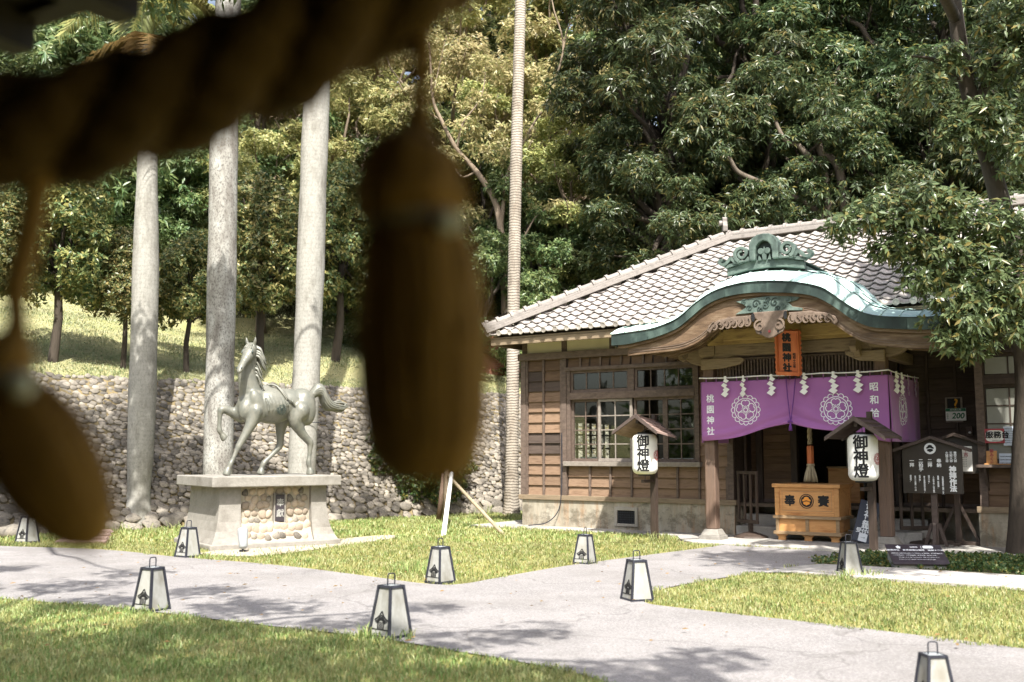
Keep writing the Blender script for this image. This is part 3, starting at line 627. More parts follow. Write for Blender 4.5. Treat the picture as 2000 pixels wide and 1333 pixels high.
# -- palms
def ring_mat(name, cols, freq, depth, fine=.3):
    m, nt, b = newmat(name); tc = nt.nodes.new('ShaderNodeTexCoord'); v = tc.outputs['Object']
    sx = nt.nodes.new('ShaderNodeSeparateXYZ'); nt.links.new(v, sx.inputs[0])
    n0 = noise(nt, mapping(nt, v, (3, 3, 1)), 1.2, 4); z = math_n(nt, 'ADD', sx.outputs[2], math_n(nt, 'MULTIPLY', n0, .16))
    s = math_n(nt, 'SINE', math_n(nt, 'MULTIPLY', z, freq)); s = math_n(nt, 'POWER', math_n(nt, 'ABSOLUTE', s), 6.0)
    n1 = noise(nt, mapping(nt, v, (2.5, 2.5, .8)), 1.6, 6, .65); c = ramp(nt, n1, [(.35, cols[0]), (.5, cols[1]), (.68, cols[2])])
    c = mixc(nt, math_n(nt, 'MULTIPLY', s, depth), c, tuple(q*.45 for q in cols[0]))
    n2 = ramp(nt, noise(nt, mapping(nt, v, (9, 9, 6)), 3.5, 4, .7), [(.50, (0,0,0)), (.60, (1,1,1))]); c = mixc(nt, math_n(nt, 'MULTIPLY', n2, fine), c, (.06,.05,.045)); n5 = ramp(nt, noise(nt, mapping(nt, v, (1.6, 1.6, .35)), 1.1, 6, .7), [(.5, (0,0,0)), (.66, (1,1,1))]); c = mixc(nt, math_n(nt, 'MULTIPLY', n5, .45), c, (.13,.115,.095))
    nt.links.new(c, b.inputs['Base Color']); b.inputs['Roughness'].default_value = .85; b.inputs['Specular IOR Level'].default_value = .15
    bp = nt.nodes.new('ShaderNodeBump'); bp.inputs['Strength'].default_value = min(.5, depth*.7); bp.inputs['Distance'].default_value = .02
    nt.links.new(math_n(nt, 'ADD', math_n(nt, 'MULTIPLY', s, -.6), n1), bp.inputs['Height']); nt.links.new(bp.outputs[0], b.inputs['Normal']); return m
M['palm_clean'] = ring_mat('palm_trunk_grey', [(.22,.21,.185),(.33,.32,.29),(.27,.26,.235)], 34, .10, .25)
M['palm_spot'] = ring_mat('palm_trunk_lichen', [(.16,.145,.13),(.29,.28,.255),(.40,.40,.375)], 34, .06, .6)
M['palm_slim'] = ring_mat('palm_trunk_ringed', [(.24,.20,.16),(.38,.335,.28),(.44,.395,.34)], 46, .9, .2)
def frond(rng, az, L_, rise, droop, leafl, nleaf=60, lw=.035):
    V = []; T = []; pts = []
    for i in range(15):
        t = i/14; r_ = L_ * (t - .12*t*t); z = rise*L_*t - droop*L_*t*t*1.2
        pts.append(Vector((r_*math.cos(az), r_*math.sin(az), z)))
    for i in range(nleaf):
        t = .08 + .92*i/nleaf; k = t*14; a = pts[min(int(k), 13)].lerp(pts[min(int(k)+1, 14)], k-int(k)); d = (pts[min(int(k)+1,14)] - pts[min(int(k),13)]).normalized()
        sd_ = d.cross(Vector((0,0,1))).normalized(); ll = leafl * math.sin(PI*(.12+.8*t)) * rng.uniform(.8,1.15)
        for sgn in (-1, 1):
            e = (sd_*sgn + d*.5 + Vector((0,0,rng.uniform(-.5,.25)))).normalized(); o = len(V); wv = d * lw/2
            V += [a - wv, a + wv, a + e*ll*.6 + wv*.8 - Vector((0,0,.08*ll)), a + e*ll - Vector((0,0,.35*ll))]; T += [(o,o+1,o+2), (o,o+2,o+3)]
    return pts, V, T
def palm(name, label, pts, Y, radii, m, fronds, lm, base_flare=True, crown_len=2.6, dead=0, nleaf=60):
    base = atY(*pts[0], Y); base.z = -.05 if base.z < .3 else base.z
    t = thing(name, label, 'palm tree', base, 0, None); q = [tuple(atY(x, y, Y) - base) for x, y in pts]; q[0] = (0, 0, 0)
    q = smooth_line(q, 10); n = len(q); rr = [float(np.interp(p[2], [r_[0] for r_ in radii], [r_[1] for r_ in radii])) * (1 + .02*math.sin(p[2]*2.3 + pts[0][0]) + .012*math.sin(p[2]*5.1)) for p in q]
    tb = MB(); tb.tube(q, rr, 20); tb.build('trunk', m, t, smooth=True)
    top = Vector(q[-1]); rng = np.random.default_rng(int(abs(pts[0][0])) + 3)
    if fronds:
        cs = MB(); cs.tube([top - Vector((0,0,.2)), top + Vector((0,0,.5)), top + Vector((0,0,1.2))], [rr[-1]*.95, rr[-1]*1.05, rr[-1]*.5], 12); cs.build('crownshaft', L['green'], t, smooth=True)
        tp = top + Vector((0,0,1.0))
        for i in range(fronds):
            isd = i < dead; st = top + Vector((0,0,.25 if isd else 1.0))
            p_, V, T = frond(rng, i*2.4 + .3, crown_len*rng.uniform(.75,1.1), -.1 if isd else rng.uniform(.2,.9), (.75 if isd else rng.uniform(.5,.8)), crown_len*.26, nleaf)
            o = link('frond', np_mesh('frond', np.array([v + st for v in V]), np.array(T), L['dead'] if isd else lm), t)
    return t
palm('royal_palm', 'smooth grey palm trunk with a flared base, leftmost of the thick palms', [(266,1034),(272,940),(277,800),(283,600),(286,430),(288,300),(288,200),(288,92)], 20.7,
     [(0,.30),(.4,.27),(.75,.225),(1.5,.255),(3,.27),(4.5,.265),(6,.25),(7.5,.20),(9,.14),(11,.12)], M['palm_clean'], 13, L['olive'], crown_len=2.3, dead=5)
palm('royal_palm', 'lichen-spotted palm trunk behind the bronze horse head', [(424,1040),(426,900),(429,760),(432,600),(435,450),(437,300),(441,120),(446,0),(452,-300),(458,-620)], 20.3,
     [(0,.33),(1,.285),(3,.28),(6,.285),(9,.27),(17,.22)], M['palm_spot'], 13, L['green'], crown_len=3.4)
palm('royal_palm', 'palest thick palm trunk behind the rump of the bronze horse', [(586,1040),(590,900),(597,760),(604,600),(609,450),(614,300),(619,180),(626,0),(638,-300),(650,-660)], 20.8,
     [(0,.33),(1,.285),(3,.275),(6,.285),(9,.27),(17,.22)], M['palm_clean'], 13, L['green'], crown_len=3.4)
palm('slim_palm', 'slim tall ringed palm trunk at the left end of the hall roof', [(999,1002),(1000,880),(1002,700),(1003,600),(1006,420),(1010,240),(1015,60),(1018,-60),(1022,-260)], 25.2,
     [(0,.24),(.3,.185),(1,.16),(4,.155),(8,.15),(17,.13)], M['palm_slim'], 11, L['green'], crown_len=2.6)
w_ = MB(); ctr = atY(598, 826, 20.8); w_.tube([ctr + Vector((.292*math.cos(a), .292*math.sin(a), 0)) for a in [2*PI*i/20 for i in range(21)]], .008, 6)
tag(w_.build('trunk_wire', M['iron']), 'thin dark wire tied round the pale palm trunk behind the horse', 'wire')
# -- shrub, brick wall, props
p = G(815, 1010); tree('round_shrub', 'dark ivy-like shrub at the wall foot behind the big tassel', 'shrub', K['bush'], (p.x-.05, p.y+.7, 0), 1.32, .4)
bw = thing('brick_wall', 'vine-grown red brick wall on the slope behind the left end of the hall', 'wall', WO + WD*14.9 + WM*4.6 + Vector((0,0,3.05)), math.atan2(WD.y, WD.x))
def brick_mat():
    m, nt, b = newmat('red_brick'); tc = nt.nodes.new('ShaderNodeTexCoord'); sx = nt.nodes.new('ShaderNodeSeparateXYZ'); nt.links.new(tc.outputs['Object'], sx.inputs[0])
    cb = nt.nodes.new('ShaderNodeCombineXYZ'); nt.links.new(sx.outputs[0], cb.inputs[0]); nt.links.new(sx.outputs[2], cb.inputs[1])
    t = nt.nodes.new('ShaderNodeTexBrick'); nt.links.new(cb.outputs[0], t.inputs[0]); t.inputs['Scale'].default_value = 4.2; t.inputs['Color1'].default_value = (.30,.09,.06,1); t.inputs['Color2'].default_value = (.42,.15,.10,1)
    t.inputs['Mortar'].default_value = (.35,.28,.24,1); t.inputs['Mortar Size'].default_value = .02
    c = mixc(nt, math_n(nt, 'MULTIPLY', noise(nt, tc.outputs['Object'], 2.5, 5), .7), t.outputs[0], (.16,.07,.05)); nt.links.new(c, b.inputs['Base Color']); b.inputs['Roughness'].default_value = .9; return m
q = MB(); q.box(-2.5, 9, 0, .25, .55, 2.3); q.build('brickwork', brick_mat(), bw)
q = MB(); q.box(-2.55, 9.05, -.03, .28, -.6, .55); q.build('plinth', M['mossy'], bw)
q = MB(); q.box(-2.6, 9.1, -.05, .3, 2.3, 2.42); q.build('coping', M['concrete'], bw, bevel=.01)
V, T = leaf_cloud(np.random.default_rng(8), [((x, -.08, z), (.5,.08,.4)) for x, z in [(-1.6,.7),(-.8,.5),(0,.6),(1,.4),(2,.6),(3.2,.5),(-1.9,1.6),(-2.2,1.1),(4.5,.6)]], 420, 4, .10, .06, .1)
link('vine', np_mesh('vine', V, T, L['olive']), bw, 'stuff')
pr = thing('tree_prop', 'three wooden props leaning together under the tip of the big tassel', 'tree support', (*G(872, 1022).xy, 0))
o_ = Vector(pr.location)
for (bx, by, tx, ty, dY, r_, m_) in [(985,1046,876,930,0,.036,'pole'), (866,1049,882,925,-.1,.045,'white'), (856,1020,868,925,.5,.06,'post')]:
    b = G(bx, by, -.02); t = atY(tx, ty, o_.y + dY); mb = MB(); mb.tube([b - o_, b.lerp(t,.5) - o_, t - o_], r_, 10); mb.build('prop_pole', M[m_], pr, smooth=True)
yt = thing('young_tree', 'slender young tree tied to wooden props, hidden behind the big tassel', 'tree', (*G(870, 1022).xy, 0))
mb = MB(); mb.tube([(0,0,-.05),(.02,.05,1),(0,.05,2.4),(.03,.0,3.6)], [.07,.06,.05,.02], 9); mb.build('trunk', M['branch'], yt, smooth=True)
V, T = leaf_cloud(np.random.default_rng(9), [((0,0,3.2),(.5,.5,.5)), ((.2,.1,3.8),(.45,.45,.45)), ((-.25,0,3.6),(.4,.4,.4)), ((0,0,4.3),(.4,.4,.4))], 260, 7, .14, .05, .3); link('crown', np_mesh('crown', V, T, L['green']), yt)
# ================================================================== THE HALL  (frame: x along the front, y inwards, z up)
hall = thing('shrine_hall', 'old wooden shrine hall with tiled hip roof and curved green copper porch roof', 'shrine building', (0, 0, 0), BROT)
def part(name, m, fn, parent=None, **k):
    b = MB(); fn(b); return b.build(name, m, parent or hall, **k)
def pbox(name, m, x0, x1, y0, y1, z0, z1, parent=None, bevel=.006, **k):
    return part(name, m, lambda b: b.box(x0, x1, y0, y1, z0, z1), parent, bevel=bevel, **k)
YF, YR = 17.8, 18.6
XL, XRET, XWING, XEND = -11.68, -7.12, -3.02, 2.4
# foundation and core walls
def found(b):
    b.box(XL-.03, XRET, YF-.06, YF+.2, -.1, .56); b.box(XRET-.2, XRET+.03, YF+.2, YR+.2, -.1, .56)
    b.box(XWING-.03, XEND, YF-.06, YF+.2, -.1, .56); b.box(XWING-.03, XWING+.2, YF+.2, YR+.2, -.1, .56)
    b.box(XRET, -6.25, YR-.06, YR+.2, -.1, .56); b.box(-4.4, XWING, YR-.06, YR+.2, -.1, .56)
    b.box(XL-.03, XL+.2, YF+.2, 24, -.1, .56); b.box(XL-.03, XEND, 23.8, 24, -.1, .56)
def found_mat():
    m, nt, b = newmat('stained_foundation'); tc = nt.nodes.new('ShaderNodeTexCoord'); v = tc.outputs['Object']
    n1 = noise(nt, mapping(nt, v, (1.5, 1.5, .5)), 2.2, 7, .7); c = ramp(nt, n1, [(.35,(.22,.19,.14)), (.5,(.31,.28,.22)), (.66,(.39,.36,.295))])
    n2 = ramp(nt, noise(nt, mapping(nt, v, (6, 6, .7)), 1.6, 5, .7), [(.5,(0,0,0)), (.72,(1,1,1))]); c = mixc(nt, math_n(nt, 'MULTIPLY', n2, .7), c, (.30,.15,.06))
    n3 = ramp(nt, noise(nt, mapping(nt, v, (1.1, 1.1, 1.4)), 1.9, 6, .75), [(.48,(0,0,0)), (.6,(1,1,1))]); c = mixc(nt, math_n(nt, 'MULTIPLY', n3, .75), c, (.10,.085,.06))
    nt.links.new(c, b.inputs['Base Color']); b.inputs['Roughness'].default_value = .95; bp = nt.nodes.new('ShaderNodeBump'); bp.inputs['Strength'].default_value = .3; nt.links.new(noise(nt, v, 60, 4), bp.inputs['Height']); nt.links.new(bp.outputs[0], b.inputs['Normal']); return m
M['found'] = found_mat()
part('foundation', M['found'], found)
def core(b):
    b.box(XL, -10.70, YF, YF+.1, .6, 3.8); b.box(-10.70, XRET-.72, YF, YF+.1, .6, 1.25); b.box(-10.70, XRET-.72, YF, YF+.1, 3.14, 3.8); b.box(XRET-.72, XRET, YF, YF+.1, .6, 3.8)
    b.box(XRET-.1, XRET, YF+.1, YR+.1, .6, 3.8); b.box(XRET, -6.28, YR, YR+.1, .6, 3.8); b.box(-6.28, -4.38, YR, YR+.1, 2.5, 3.8); b.box(-4.38, XWING, YR, YR+.1, .6, 3.8)
    b.box(XWING, XWING+.1, YF+.1, YR+.1, .6, 3.8); b.box(XWING, -2.9, YF, YF+.1, .6, 3.8); b.box(-2.9, -.3, YF, YF+.1, .6, 1.3); b.box(-2.9, -.3, YF, YF+.1, 3.1, 3.8); b.box(-.3, XEND, YF, YF+.1, .6, 3.8)
    b.box(XL, XL+.1, YF+.1, 18.9, .6, 3.8); b.box(XL, XL+.1, 21.4, 23.9, .6, 3.8); b.box(XL, XL+.1, 18.9, 21.4, .6, 1.0); b.box(XL, XL+.1, 18.9, 21.4, 2.2, 3.8)
    b.box(XL, XEND, 23.9, 24, .6, 3.8); b.box(XEND-.1, XEND, YF+.1, 23.9, .6, 3.8)
part('wall', M['plank_dark'], core)
part('inner_floor', M['interior'], lambda b: b.box(XL+.1, XEND-.1, YF+.1, 23.9, .54, .6))
part('inner_ceiling', M['interior'], lambda b: (b.box(XL+.1, XEND-.1, YF+.1, 23.9, 3.5, 3.56)))
part('inner_partition', M['interior'], lambda b: (b.box(-8.0, -7.9, YF+.15, 23.8, .6, 3.5), b.box(-3.6, -3.5, YR+.1, 23.8, .6, 3.5), b.box(-7.9,-3.6,21.5,21.6,.6,3.5)))
sw = part('side_window', M['frame'], lambda b: ([b.box(XL+.02, XL+.07, y-.02, y+.02, 1.0, 2.2) for y in np.arange(18.92, 21.5, .3075)], [b.box(XL+.025, XL+.065, 18.9, 21.4, z-.018, z+.018) for z in (1.02,1.3,1.6,1.9,2.18)]))
# sill beam, head beam, posts, plaster
for a, b_ in ((XL-.1, XRET+.05), (XWING-.05, XEND)):
    pbox('ground_sill', M['beam'], a, b_, YF-.10, YF+.02, .56, .655); pbox('head_beam', M['frame'], a, b_, YF-.13, YF+.02, 3.40, 3.54)
pbox('head_beam', M['darkwood'], XRET, XWING, YR-.08, YR, 3.40, 3.54); pbox('ground_sill', M['frame'], XRET+.05, -6.25, YR-.08, YR+.02, .56, .655); pbox('ground_sill', M['frame'], -4.4, XWING-.05, YR-.08, YR+.02, .56, .655)
for x, w_ in ((XL, .12), (-10.70, .11), (XRET-.06, .12), (XWING+.06, .12)):
    pbox('wall_post', M['frame'], x-w_/2, x+w_/2, YF-.075, YF+.03, .655, 3.40)
for x in (XL+.02, -10.70, -9.6, -8.5, XRET-.06, XWING+.05, -1.8): pbox('stub_post', M['frame'], x-.055, x+.055, YF-.06, YF+.03, 3.54, 3.84)
for a, b_ in ((XL+.075,-10.755), (-10.645,-9.655), (-9.545,-8.555), (-8.445,XRET-.115), (XWING+.105,-1.855), (-1.745,XEND)): pbox('plaster_panel', M['plaster'], a, b_, YF-.03, YF+.01, 3.54, 3.84, bevel=0)
# clapboards, each one tilted so its lower edge stands proud
BC = {}
def board(x0, x1, z0, z1, m, y=YF, axis='x', name='plank'):
    key = (round(x1-x0, 3), round(z1-z0, 3), m)
    if key not in BC:
        b = MB(); w2, h = key[0], key[1]
        b.prism([(-.012, 0), (-.042, -.012), (-.036, -.018), (-.004, h), (0, h)], 0, w2, lambda a, z, d: (d, a, z)); BC[key] = b.mesh('plank', M[m])
    o = link(name, BC[key], hall); o.location = (x0, y, z0)
    if axis == 'y': o.rotation_euler = (0, 0, PI/2)
    o.rotation_euler.rotate_axis('Y', random.uniform(-.004, .004)); return o
def batten(x, z0, z1, y=YF, m='frame', w_=.042, axis='x'):
    if axis == 'x': return pbox('batten', M[m], x-w_/2, x+w_/2, y-.062, y-.018, z0, z1, bevel=.004)
    return pbox('batten', M[m], y+.018, y+.062, x-w_/2, x+w_/2, z0, z1, bevel=.004)
hrow = (3.40 - .655) / 13
rowm = ['plank_brown','plank_dark','plank_dark','plank','plank','plank','plank','plank_dark','plank_dark','plank','plank','plank','plank']
rowm2 = ['plank_brown','plank_brown','plank_dark','plank','plank','plank','plank','plank_dark','plank_dark','plank','plank','plank','plank']
for r_ in range(13):
    z1 = 3.40 - r_*hrow; z0 = z1 - hrow
    for c_, (a, b_) in enumerate(((XL+.065,-11.215), (-11.175,-10.76))): board(a, b_, z0, z1, (rowm, rowm2)[c_][r_])
batten(-11.195, .655, 3.40); batten(XL+.085, .655, 3.40); batten(-10.775, .655, 3.40)
xs = [-10.64, -10.12, -9.66, -9.2, -8.72, -8.24, -7.8, -7.5, XRET-.12]
for i in range(len(xs)-1):
    for r_ in range(3): board(xs[i]+.02, xs[i+1]-.02, .655+r_*.195, .655+(r_+1)*.195, 'plank')
    batten(xs[i+1] if i < len(xs)-2 else xs[i+1]-.02, .655, 1.24)
    if xs[i+1] < -7.7: batten(xs[i+1]-.2, 3.22, 3.40)
    board(xs[i]+.02, xs[i+1]-.02, 3.215, 3.395, 'plank_brown')
for r_ in range(10): board(-7.78, XRET-.13, 1.26+r_*.195, 1.26+(r_+1)*.195, 'plank_brown' if r_ > 2 else 'plank')
# return wall and recessed entrance wall
for r_ in range(13):
    z0 = .655 + r_*hrow
    for a, b_ in ((XRET+.02,-6.98),): board(a, b_, z0, z0+hrow, 'plank_brown', YR)
    for a, b_ in ((-4.36,-3.93), (-3.89,-3.48), (-3.44,XWING-.02)): board(a, b_, z0, z0+hrow, 'plank_dark' if r_ > 4 else 'plank_brown', YR)
    board(YF+.03, YR-.02, z0, z0+hrow, 'plank_brown' if r_ > 3 else 'plank', XRET, 'y')
for x in (-3.91, -3.46, XWING-.04, -4.34): batten(x, .655, 3.40, YR, 'darkwood')
batten(YF+.42, .655, 3.4, XRET, 'frame', .05, 'y')
pbox('door_post', M['darkwood'], -6.98, -6.86, YR-.12, YR+.02, .56, 3.40); pbox('door_post', M['darkwood'], -6.32, -6.20, YR-.12, YR+.02, .56, 3.40); pbox('door_post', M['darkwood'], -4.5, -4.38, YR-.12, YR+.02, .56, 3.40); pbox('door_lintel', M['darkwood'], -6.86, -4.5, YR-.11, YR+.01, 2.5, 2.64)
door = pbox('sliding_door', M['plank_brown'], -6.86, -6.32, YR-.05, YR-.02, .62, 2.5)
for r_ in range(14): pbox('door_board', M['plank_brown'], -6.85, -6.33, YR-.064 - .006*(r_ % 2), YR-.05, .64+r_*.133, .64+(r_+1)*.133-.006, door, bevel=.003)
for i, (z1, y0) in enumerate(((.21, YR-.95), (.40, YR-.5), (.58, YR-.09))): pbox('entrance_step', M['apron'], XRET+.05 if i < 2 else -6.85, -3.9 if i < 2 else -4.5, y0, YR+.3 if i == 2 else YR-.06, .0, z1, bevel=.015)
part('entry_shelf', M['darkwood'], lambda b: (b.box(-5.2,-4.5,20.2,20.9,.6,1.35), b.box(-5.25,-4.45,20.15,20.95,1.35,1.40), b.box(-6.1,-5.6,21.0,21.3,.6,2.4)))
part('entry_screen', M['frosted'], lambda b: b.box(-5.75,-5.35,20.0,20.03,.65,2.3))
# glazed windows of the left wing
def window(x0, x1, z0, z1, y, cols, rows, depth=.045, pane='glass', fr=.05, mu=.022, proud=0.0, m='frame'):
    w_ = part('window', M[m], lambda b: (
        b.box(x0, x0+fr, y-proud, y+depth-proud, z0, z1), b.box(x1-fr, x1, y-proud, y+depth-proud, z0, z1), b.box(x0+fr, x1-fr, y-proud, y+depth-proud, z0, z0+fr*1.2), b.box(x0+fr, x1-fr, y-proud, y+depth-proud, z1-fr, z1),
        [b.box(x0+fr+(x1-x0-2*fr)*i/cols-mu/2, x0+fr+(x1-x0-2*fr)*i/cols+mu/2, y-proud+.008, y+depth-proud-.008, z0+fr*1.2, z1-fr) for i in range(1, cols)],
        [b.box(x0+fr, x1-fr, y-proud+.010, y+depth-proud-.010, z0+fr*1.2+(z1-z0-2.2*fr)*j/rows-mu/2, z0+fr*1.2+(z1-z0-2.2*fr)*j/rows+mu/2) for j in range(1, rows)]))
    for i in range(cols):
        for j in range(rows):
            a = x0+fr+(x1-x0-2*fr)*i/cols+mu/2; b_ = x0+fr+(x1-x0-2*fr)*(i+1)/cols-mu/2; c_ = z0+fr*1.2+(z1-z0-2.2*fr)*j/rows+mu/2; d_ = z0+fr*1.2+(z1-z0-2.2*fr)*(j+1)/rows-mu/2
            o = pbox('pane', M[pane], a, b_, -.002, .002, c_, d_, w_, bevel=0); o.location = (0, y-proud+depth/2, 0); o.rotation_euler = (0, 0, 0)
    return w_
M['frame_grey'] = mat('grey_sash', [(.20,.17,.145),(.30,.265,.23)], 5, (3,3,3), .75, .2, vary=.05, fine=.2)
pbox('window_jamb', M['frame'], -10.64, -10.56, YF-.06, YF+.08, 1.33, 3.14); pbox('window_jamb', M['frame'], -7.86, -7.78, YF-.06, YF+.08, 1.33, 3.14)
pbox('window_head', M['frame'], -10.66, -7.76, YF-.09, YF+.08, 3.14, 3.215); pbox('transom_rail', M['frame'], -10.56, -7.86, YF-.07, YF+.08, 2.56, 2.70); pbox('window_sill', M['frame_grey'], -10.68, -7.74, YF-.15, YF+.08, 1.24, 1.33); pbox('mullion', M['frame'], -9.24, -9.12, YF-.055, YF+.07, 2.70, 3.14)
window(-10.56, -9.24, 2.70, 3.14, YF-.02, 4, 1); window(-9.12, -7.86, 2.70, 3.14, YF-.02, 4, 1)
window(-10.56, -9.93, 1.33, 2.56, YF+.01, 2, 4); window(-9.16, -8.50, 1.33, 2.56, YF+.01, 2, 4); window(-8.50, -7.86, 1.33, 2.56, YF+.01, 2, 4)
window(-9.93, -9.18, 1.335, 2.555, YF-.035, 2, 4, m='frame_grey')
pbox('window_ledge_box', M['white'], -10.5, -10.1, YF+.25, YF+.5, 1.30, 1.42); pbox('window_ledge_box', M['white'], -8.7, -8.0, YF+.25, YF+.5, 1.30, 1.40)
# right wing window with the service counter
pbox('window_head', M['darkwood'], -2.95, -.3, YF-.08, YF+.06, 3.08, 3.16); pbox('transom_rail', M['darkwood'], -2.95, -.3, YF-.07, YF+.06, 2.58, 2.68)
window(-2.93, -2.13, 2.68, 3.08, YF-.02, 2, 1, pane='frosted', m='darkwood'); window(-2.93, -2.13, 1.33, 2.58, YF-.02, 2, 4, pane='frosted', m='darkwood')
window(-2.13, -1.33, 2.68, 3.08, YF-.02, 2, 1, pane='frosted', m='darkwood'); window(-2.13, -1.33, 1.33, 2.58, YF-.02, 2, 4, pane='frosted', m='darkwood')
counter = pbox('service_counter', M['frame'], -3.02, -1.2, YF-.32, YF-.02, 1.27, 1.315)
for x in (-2.9, -2.2, -1.4): part('counter_bracket', M['darkwood'], lambda b: b.prism([(YF-.02,1.27),(YF-.28,1.27),(YF-.24,1.2),(YF-.02,.9)], x-.02, x+.02, lambda a, z, d: (d, a, z)))
for i in range(5):
    for r_ in range(3): board(-2.94+i*.45, -2.94+(i+1)*.45-.03, .655+r_*.2, .655+(r_+1)*.2, 'plank_brown')
    batten(-2.955+i*.45, .655, 1.25, m='darkwood')
for r_ in range(13): board(-1.28, XEND, .655+r_*hrow, .655+(r_+1)*hrow, 'plank_brown')
# foundation vent with its grille
vent = part('floor_vent', M['concrete'], lambda b: (b.box(-9.56,-9.50,YF-.10,YF-.055,.10,.46), b.box(-9.12,-9.06,YF-.10,YF-.055,.10,.46), b.box(-9.5,-9.12,YF-.10,YF-.055,.40,.46), b.box(-9.5,-9.12,YF-.10,YF-.055,.10,.15)), bevel=.006)
pbox('vent_shade', M['ink'], -9.5, -9.12, YF-.066, YF-.0605, .15, .40, vent, bevel=0)  # black sheet stands in for the shade inside the vent
part('vent_grille', M['iron'], lambda b: ([b.box(x-.004,x+.004,YF-.085,YF-.078,.15,.40) for x in np.arange(-9.47,-9.12,.045)], [b.box(-9.5,-9.12,YF-.078,YF-.072,z-.004,z+.004) for z in np.arange(.18,.40,.045)]), vent)
part('hanging_cable', M['iron'], lambda b: b.tube(smooth_line([(-10.74,YF-.09,1.9),(-10.74,YF-.09,1.2),(-10.75,YF-.1,.7),(-10.8,YF-.14,.35),(-11.0,YF-.25,.12),(-11.4,YF-.3,.05)], 6), .010, 6))
# ------------------------------------------------------------------ main roof
Y0, YRG, Z0, SL = 17.0, 20.8, 3.90, .579
X0, X1 = -12.15, 2.9
def rz_(y): return Z0 + (y - Y0) * SL
hipx = lambda y: X0 + (y - Y0) * 1.013
roof = part('roof', M['plank_dark'], lambda b: b.add([(X0+.05,Y0+.05,Z0-.10),(X1-.05,Y0+.05,Z0-.10),(X1-.05,24.55,Z0-.10),(X0+.05,24.55,Z0-.10),(-8.3,YRG,rz_(YRG)-.08),(-.95,YRG,rz_(YRG)-.08)],
     [(0,1,5,4),(1,2,5),(2,3,4,5),(3,0,4),(3,2,1,0)]))
part('eave_fascia', M['beam'], lambda b: (b.box(X0+.12,X1-.1,Y0+.06,Y0+.11,Z0-.22,Z0-.06), b.box(X0+.12,X0+.17,Y0+.11,24.5,Z0-.22,Z0-.06), b.box(X1-.15,X1-.1,Y0+.11,24.5,Z0-.22,Z0-.06)), roof, bevel=.005)
part('soffit', M['plank_dark'], lambda b: (b.box(X0+.17,X1-.15,Y0+.11,YF+.02,Z0-.115,Z0-.085), b.box(X0+.17,XL+.02,YF+.02,24.4,Z0-.115,Z0-.085)), roof)
CW, RH = .268, .2055
def tile_mesh(l=.285, w=.275, thick=.02):
    b = MB(); n = 8; vs = []
    def h(t): return .023 * math.cos(2*PI*(t-.18)) + .009*math.cos(4*PI*(t-.18))
    L_ = l
    for e, (yy, zz) in enumerate(((0, .030), (L_, .0))):
        for i in range(n+1): t = i/n; vs.append(((t-.5)*w, yy, zz + h(t)))
    for i in range(n+1): t = i/n; vs.append(((t-.5)*w, 0.002, .030 + h(t) - thick))
    fs = [(i, i+1, n+2+i, n+1+i) for i in range(n)] + [(2*n+2+i, 2*n+3+i, i+1, i) for i in range(n)]
    b.add(vs, fs); me = b.mesh('roof_tile', M['tile']); return me
TM = tile_mesh(); pitch = math.atan(SL)
tiles = []
nr_ = 18
for j in range(nr_):
    y = Y0 - .02 + j * RH
    for i in range(int((X1-X0)/CW)+1):
        x = X0 + .2 + i * CW + (.0)
        if x < hipx(y + .12) + .03 or x > X1 - (y + .12 - Y0) * 1.013 - .03: continue
        tiles.append((x, y))
def tseen(t):
    p = W(t[0], t[1], rz_(t[1])); vis = t[0] < -4.3 and not (-7.4 < t[0] < -4.5 and t[1] < 18.0); vis = vis and not(-8.3<t[0]<-3 and t[1]<17.4)
    return (1 if vis else .001) / p.length**2
tiles.sort(key=tseen, reverse=True)
TV = np.array([v.co[:] for v in TM.vertices]); TM.calc_loop_triangles(); TT = np.array([t.vertices[:] for t in TM.loop_triangles]); bv, bt, off = [], [], 0
for k, (x, y) in enumerate(tiles):
    mt = Matrix.Translation((x, y, rz_(y) - .01 + random.uniform(-.003,.003))) @ Matrix.Rotation(random.uniform(-.012,.012), 4, 'Z') @ Matrix.Rotation(pitch - .055 + random.uniform(-.006,.006), 4, 'X')
    if k < 300: o = link('roof_tile', TM, roof); o.matrix_basis = mt
    else: m_ = np.array(mt); bv.append(TV @ m_[:3,:3].T + m_[:3,3]); bt.append(TT + off); off += len(TV)
link('tile_field', np_mesh('tile_field', np.concatenate(bv), np.concatenate(bt), M['tile']), roof, 'stuff')
b = MB()                                           # the hip end and the back, tiled as corrugated courses
for s_ in range(2):
    for j in range(18):
        y = Y0 - .02 + j*RH; z = rz_(y); e = (j*RH)*1.013
        if s_ == 0:
            n_ = int((24.6-Y0-2*e)/CW*4); 
            if n_ > 1: b.grid(lambda u, v, n_=n_, j=j, z=z, e=e: (X0 - .02 + j*RH*1.013 + v*.27, Y0+e+u*(7.6-2*e), z + (.03 if v < .5 else .12) + .03*math.cos(u*n_*PI/2)), n_, 1)
        else:
            n_ = int((X1-X0-2*e)/CW*4)
            if n_ > 1: b.grid(lambda u, v, n_=n_, j=j, z=z, e=e: (X0+e+u*(X1-X0-2*e), 24.6 - j*RH - v*.27, z + (.03 if v < .5 else .12) + .03*math.cos(u*n_*PI/2)), n_, 1)
link('tile_courses', b.mesh('tile_courses', M['tile'], True), roof, 'stuff')
ETM = MB().lathe([(.02,-.012),(.056,-.010),(.060,0),(.056,.012),(.042,.014),(.038,.006),(.01,.006)], 12).mesh('eave_tile', M['tile_end'])
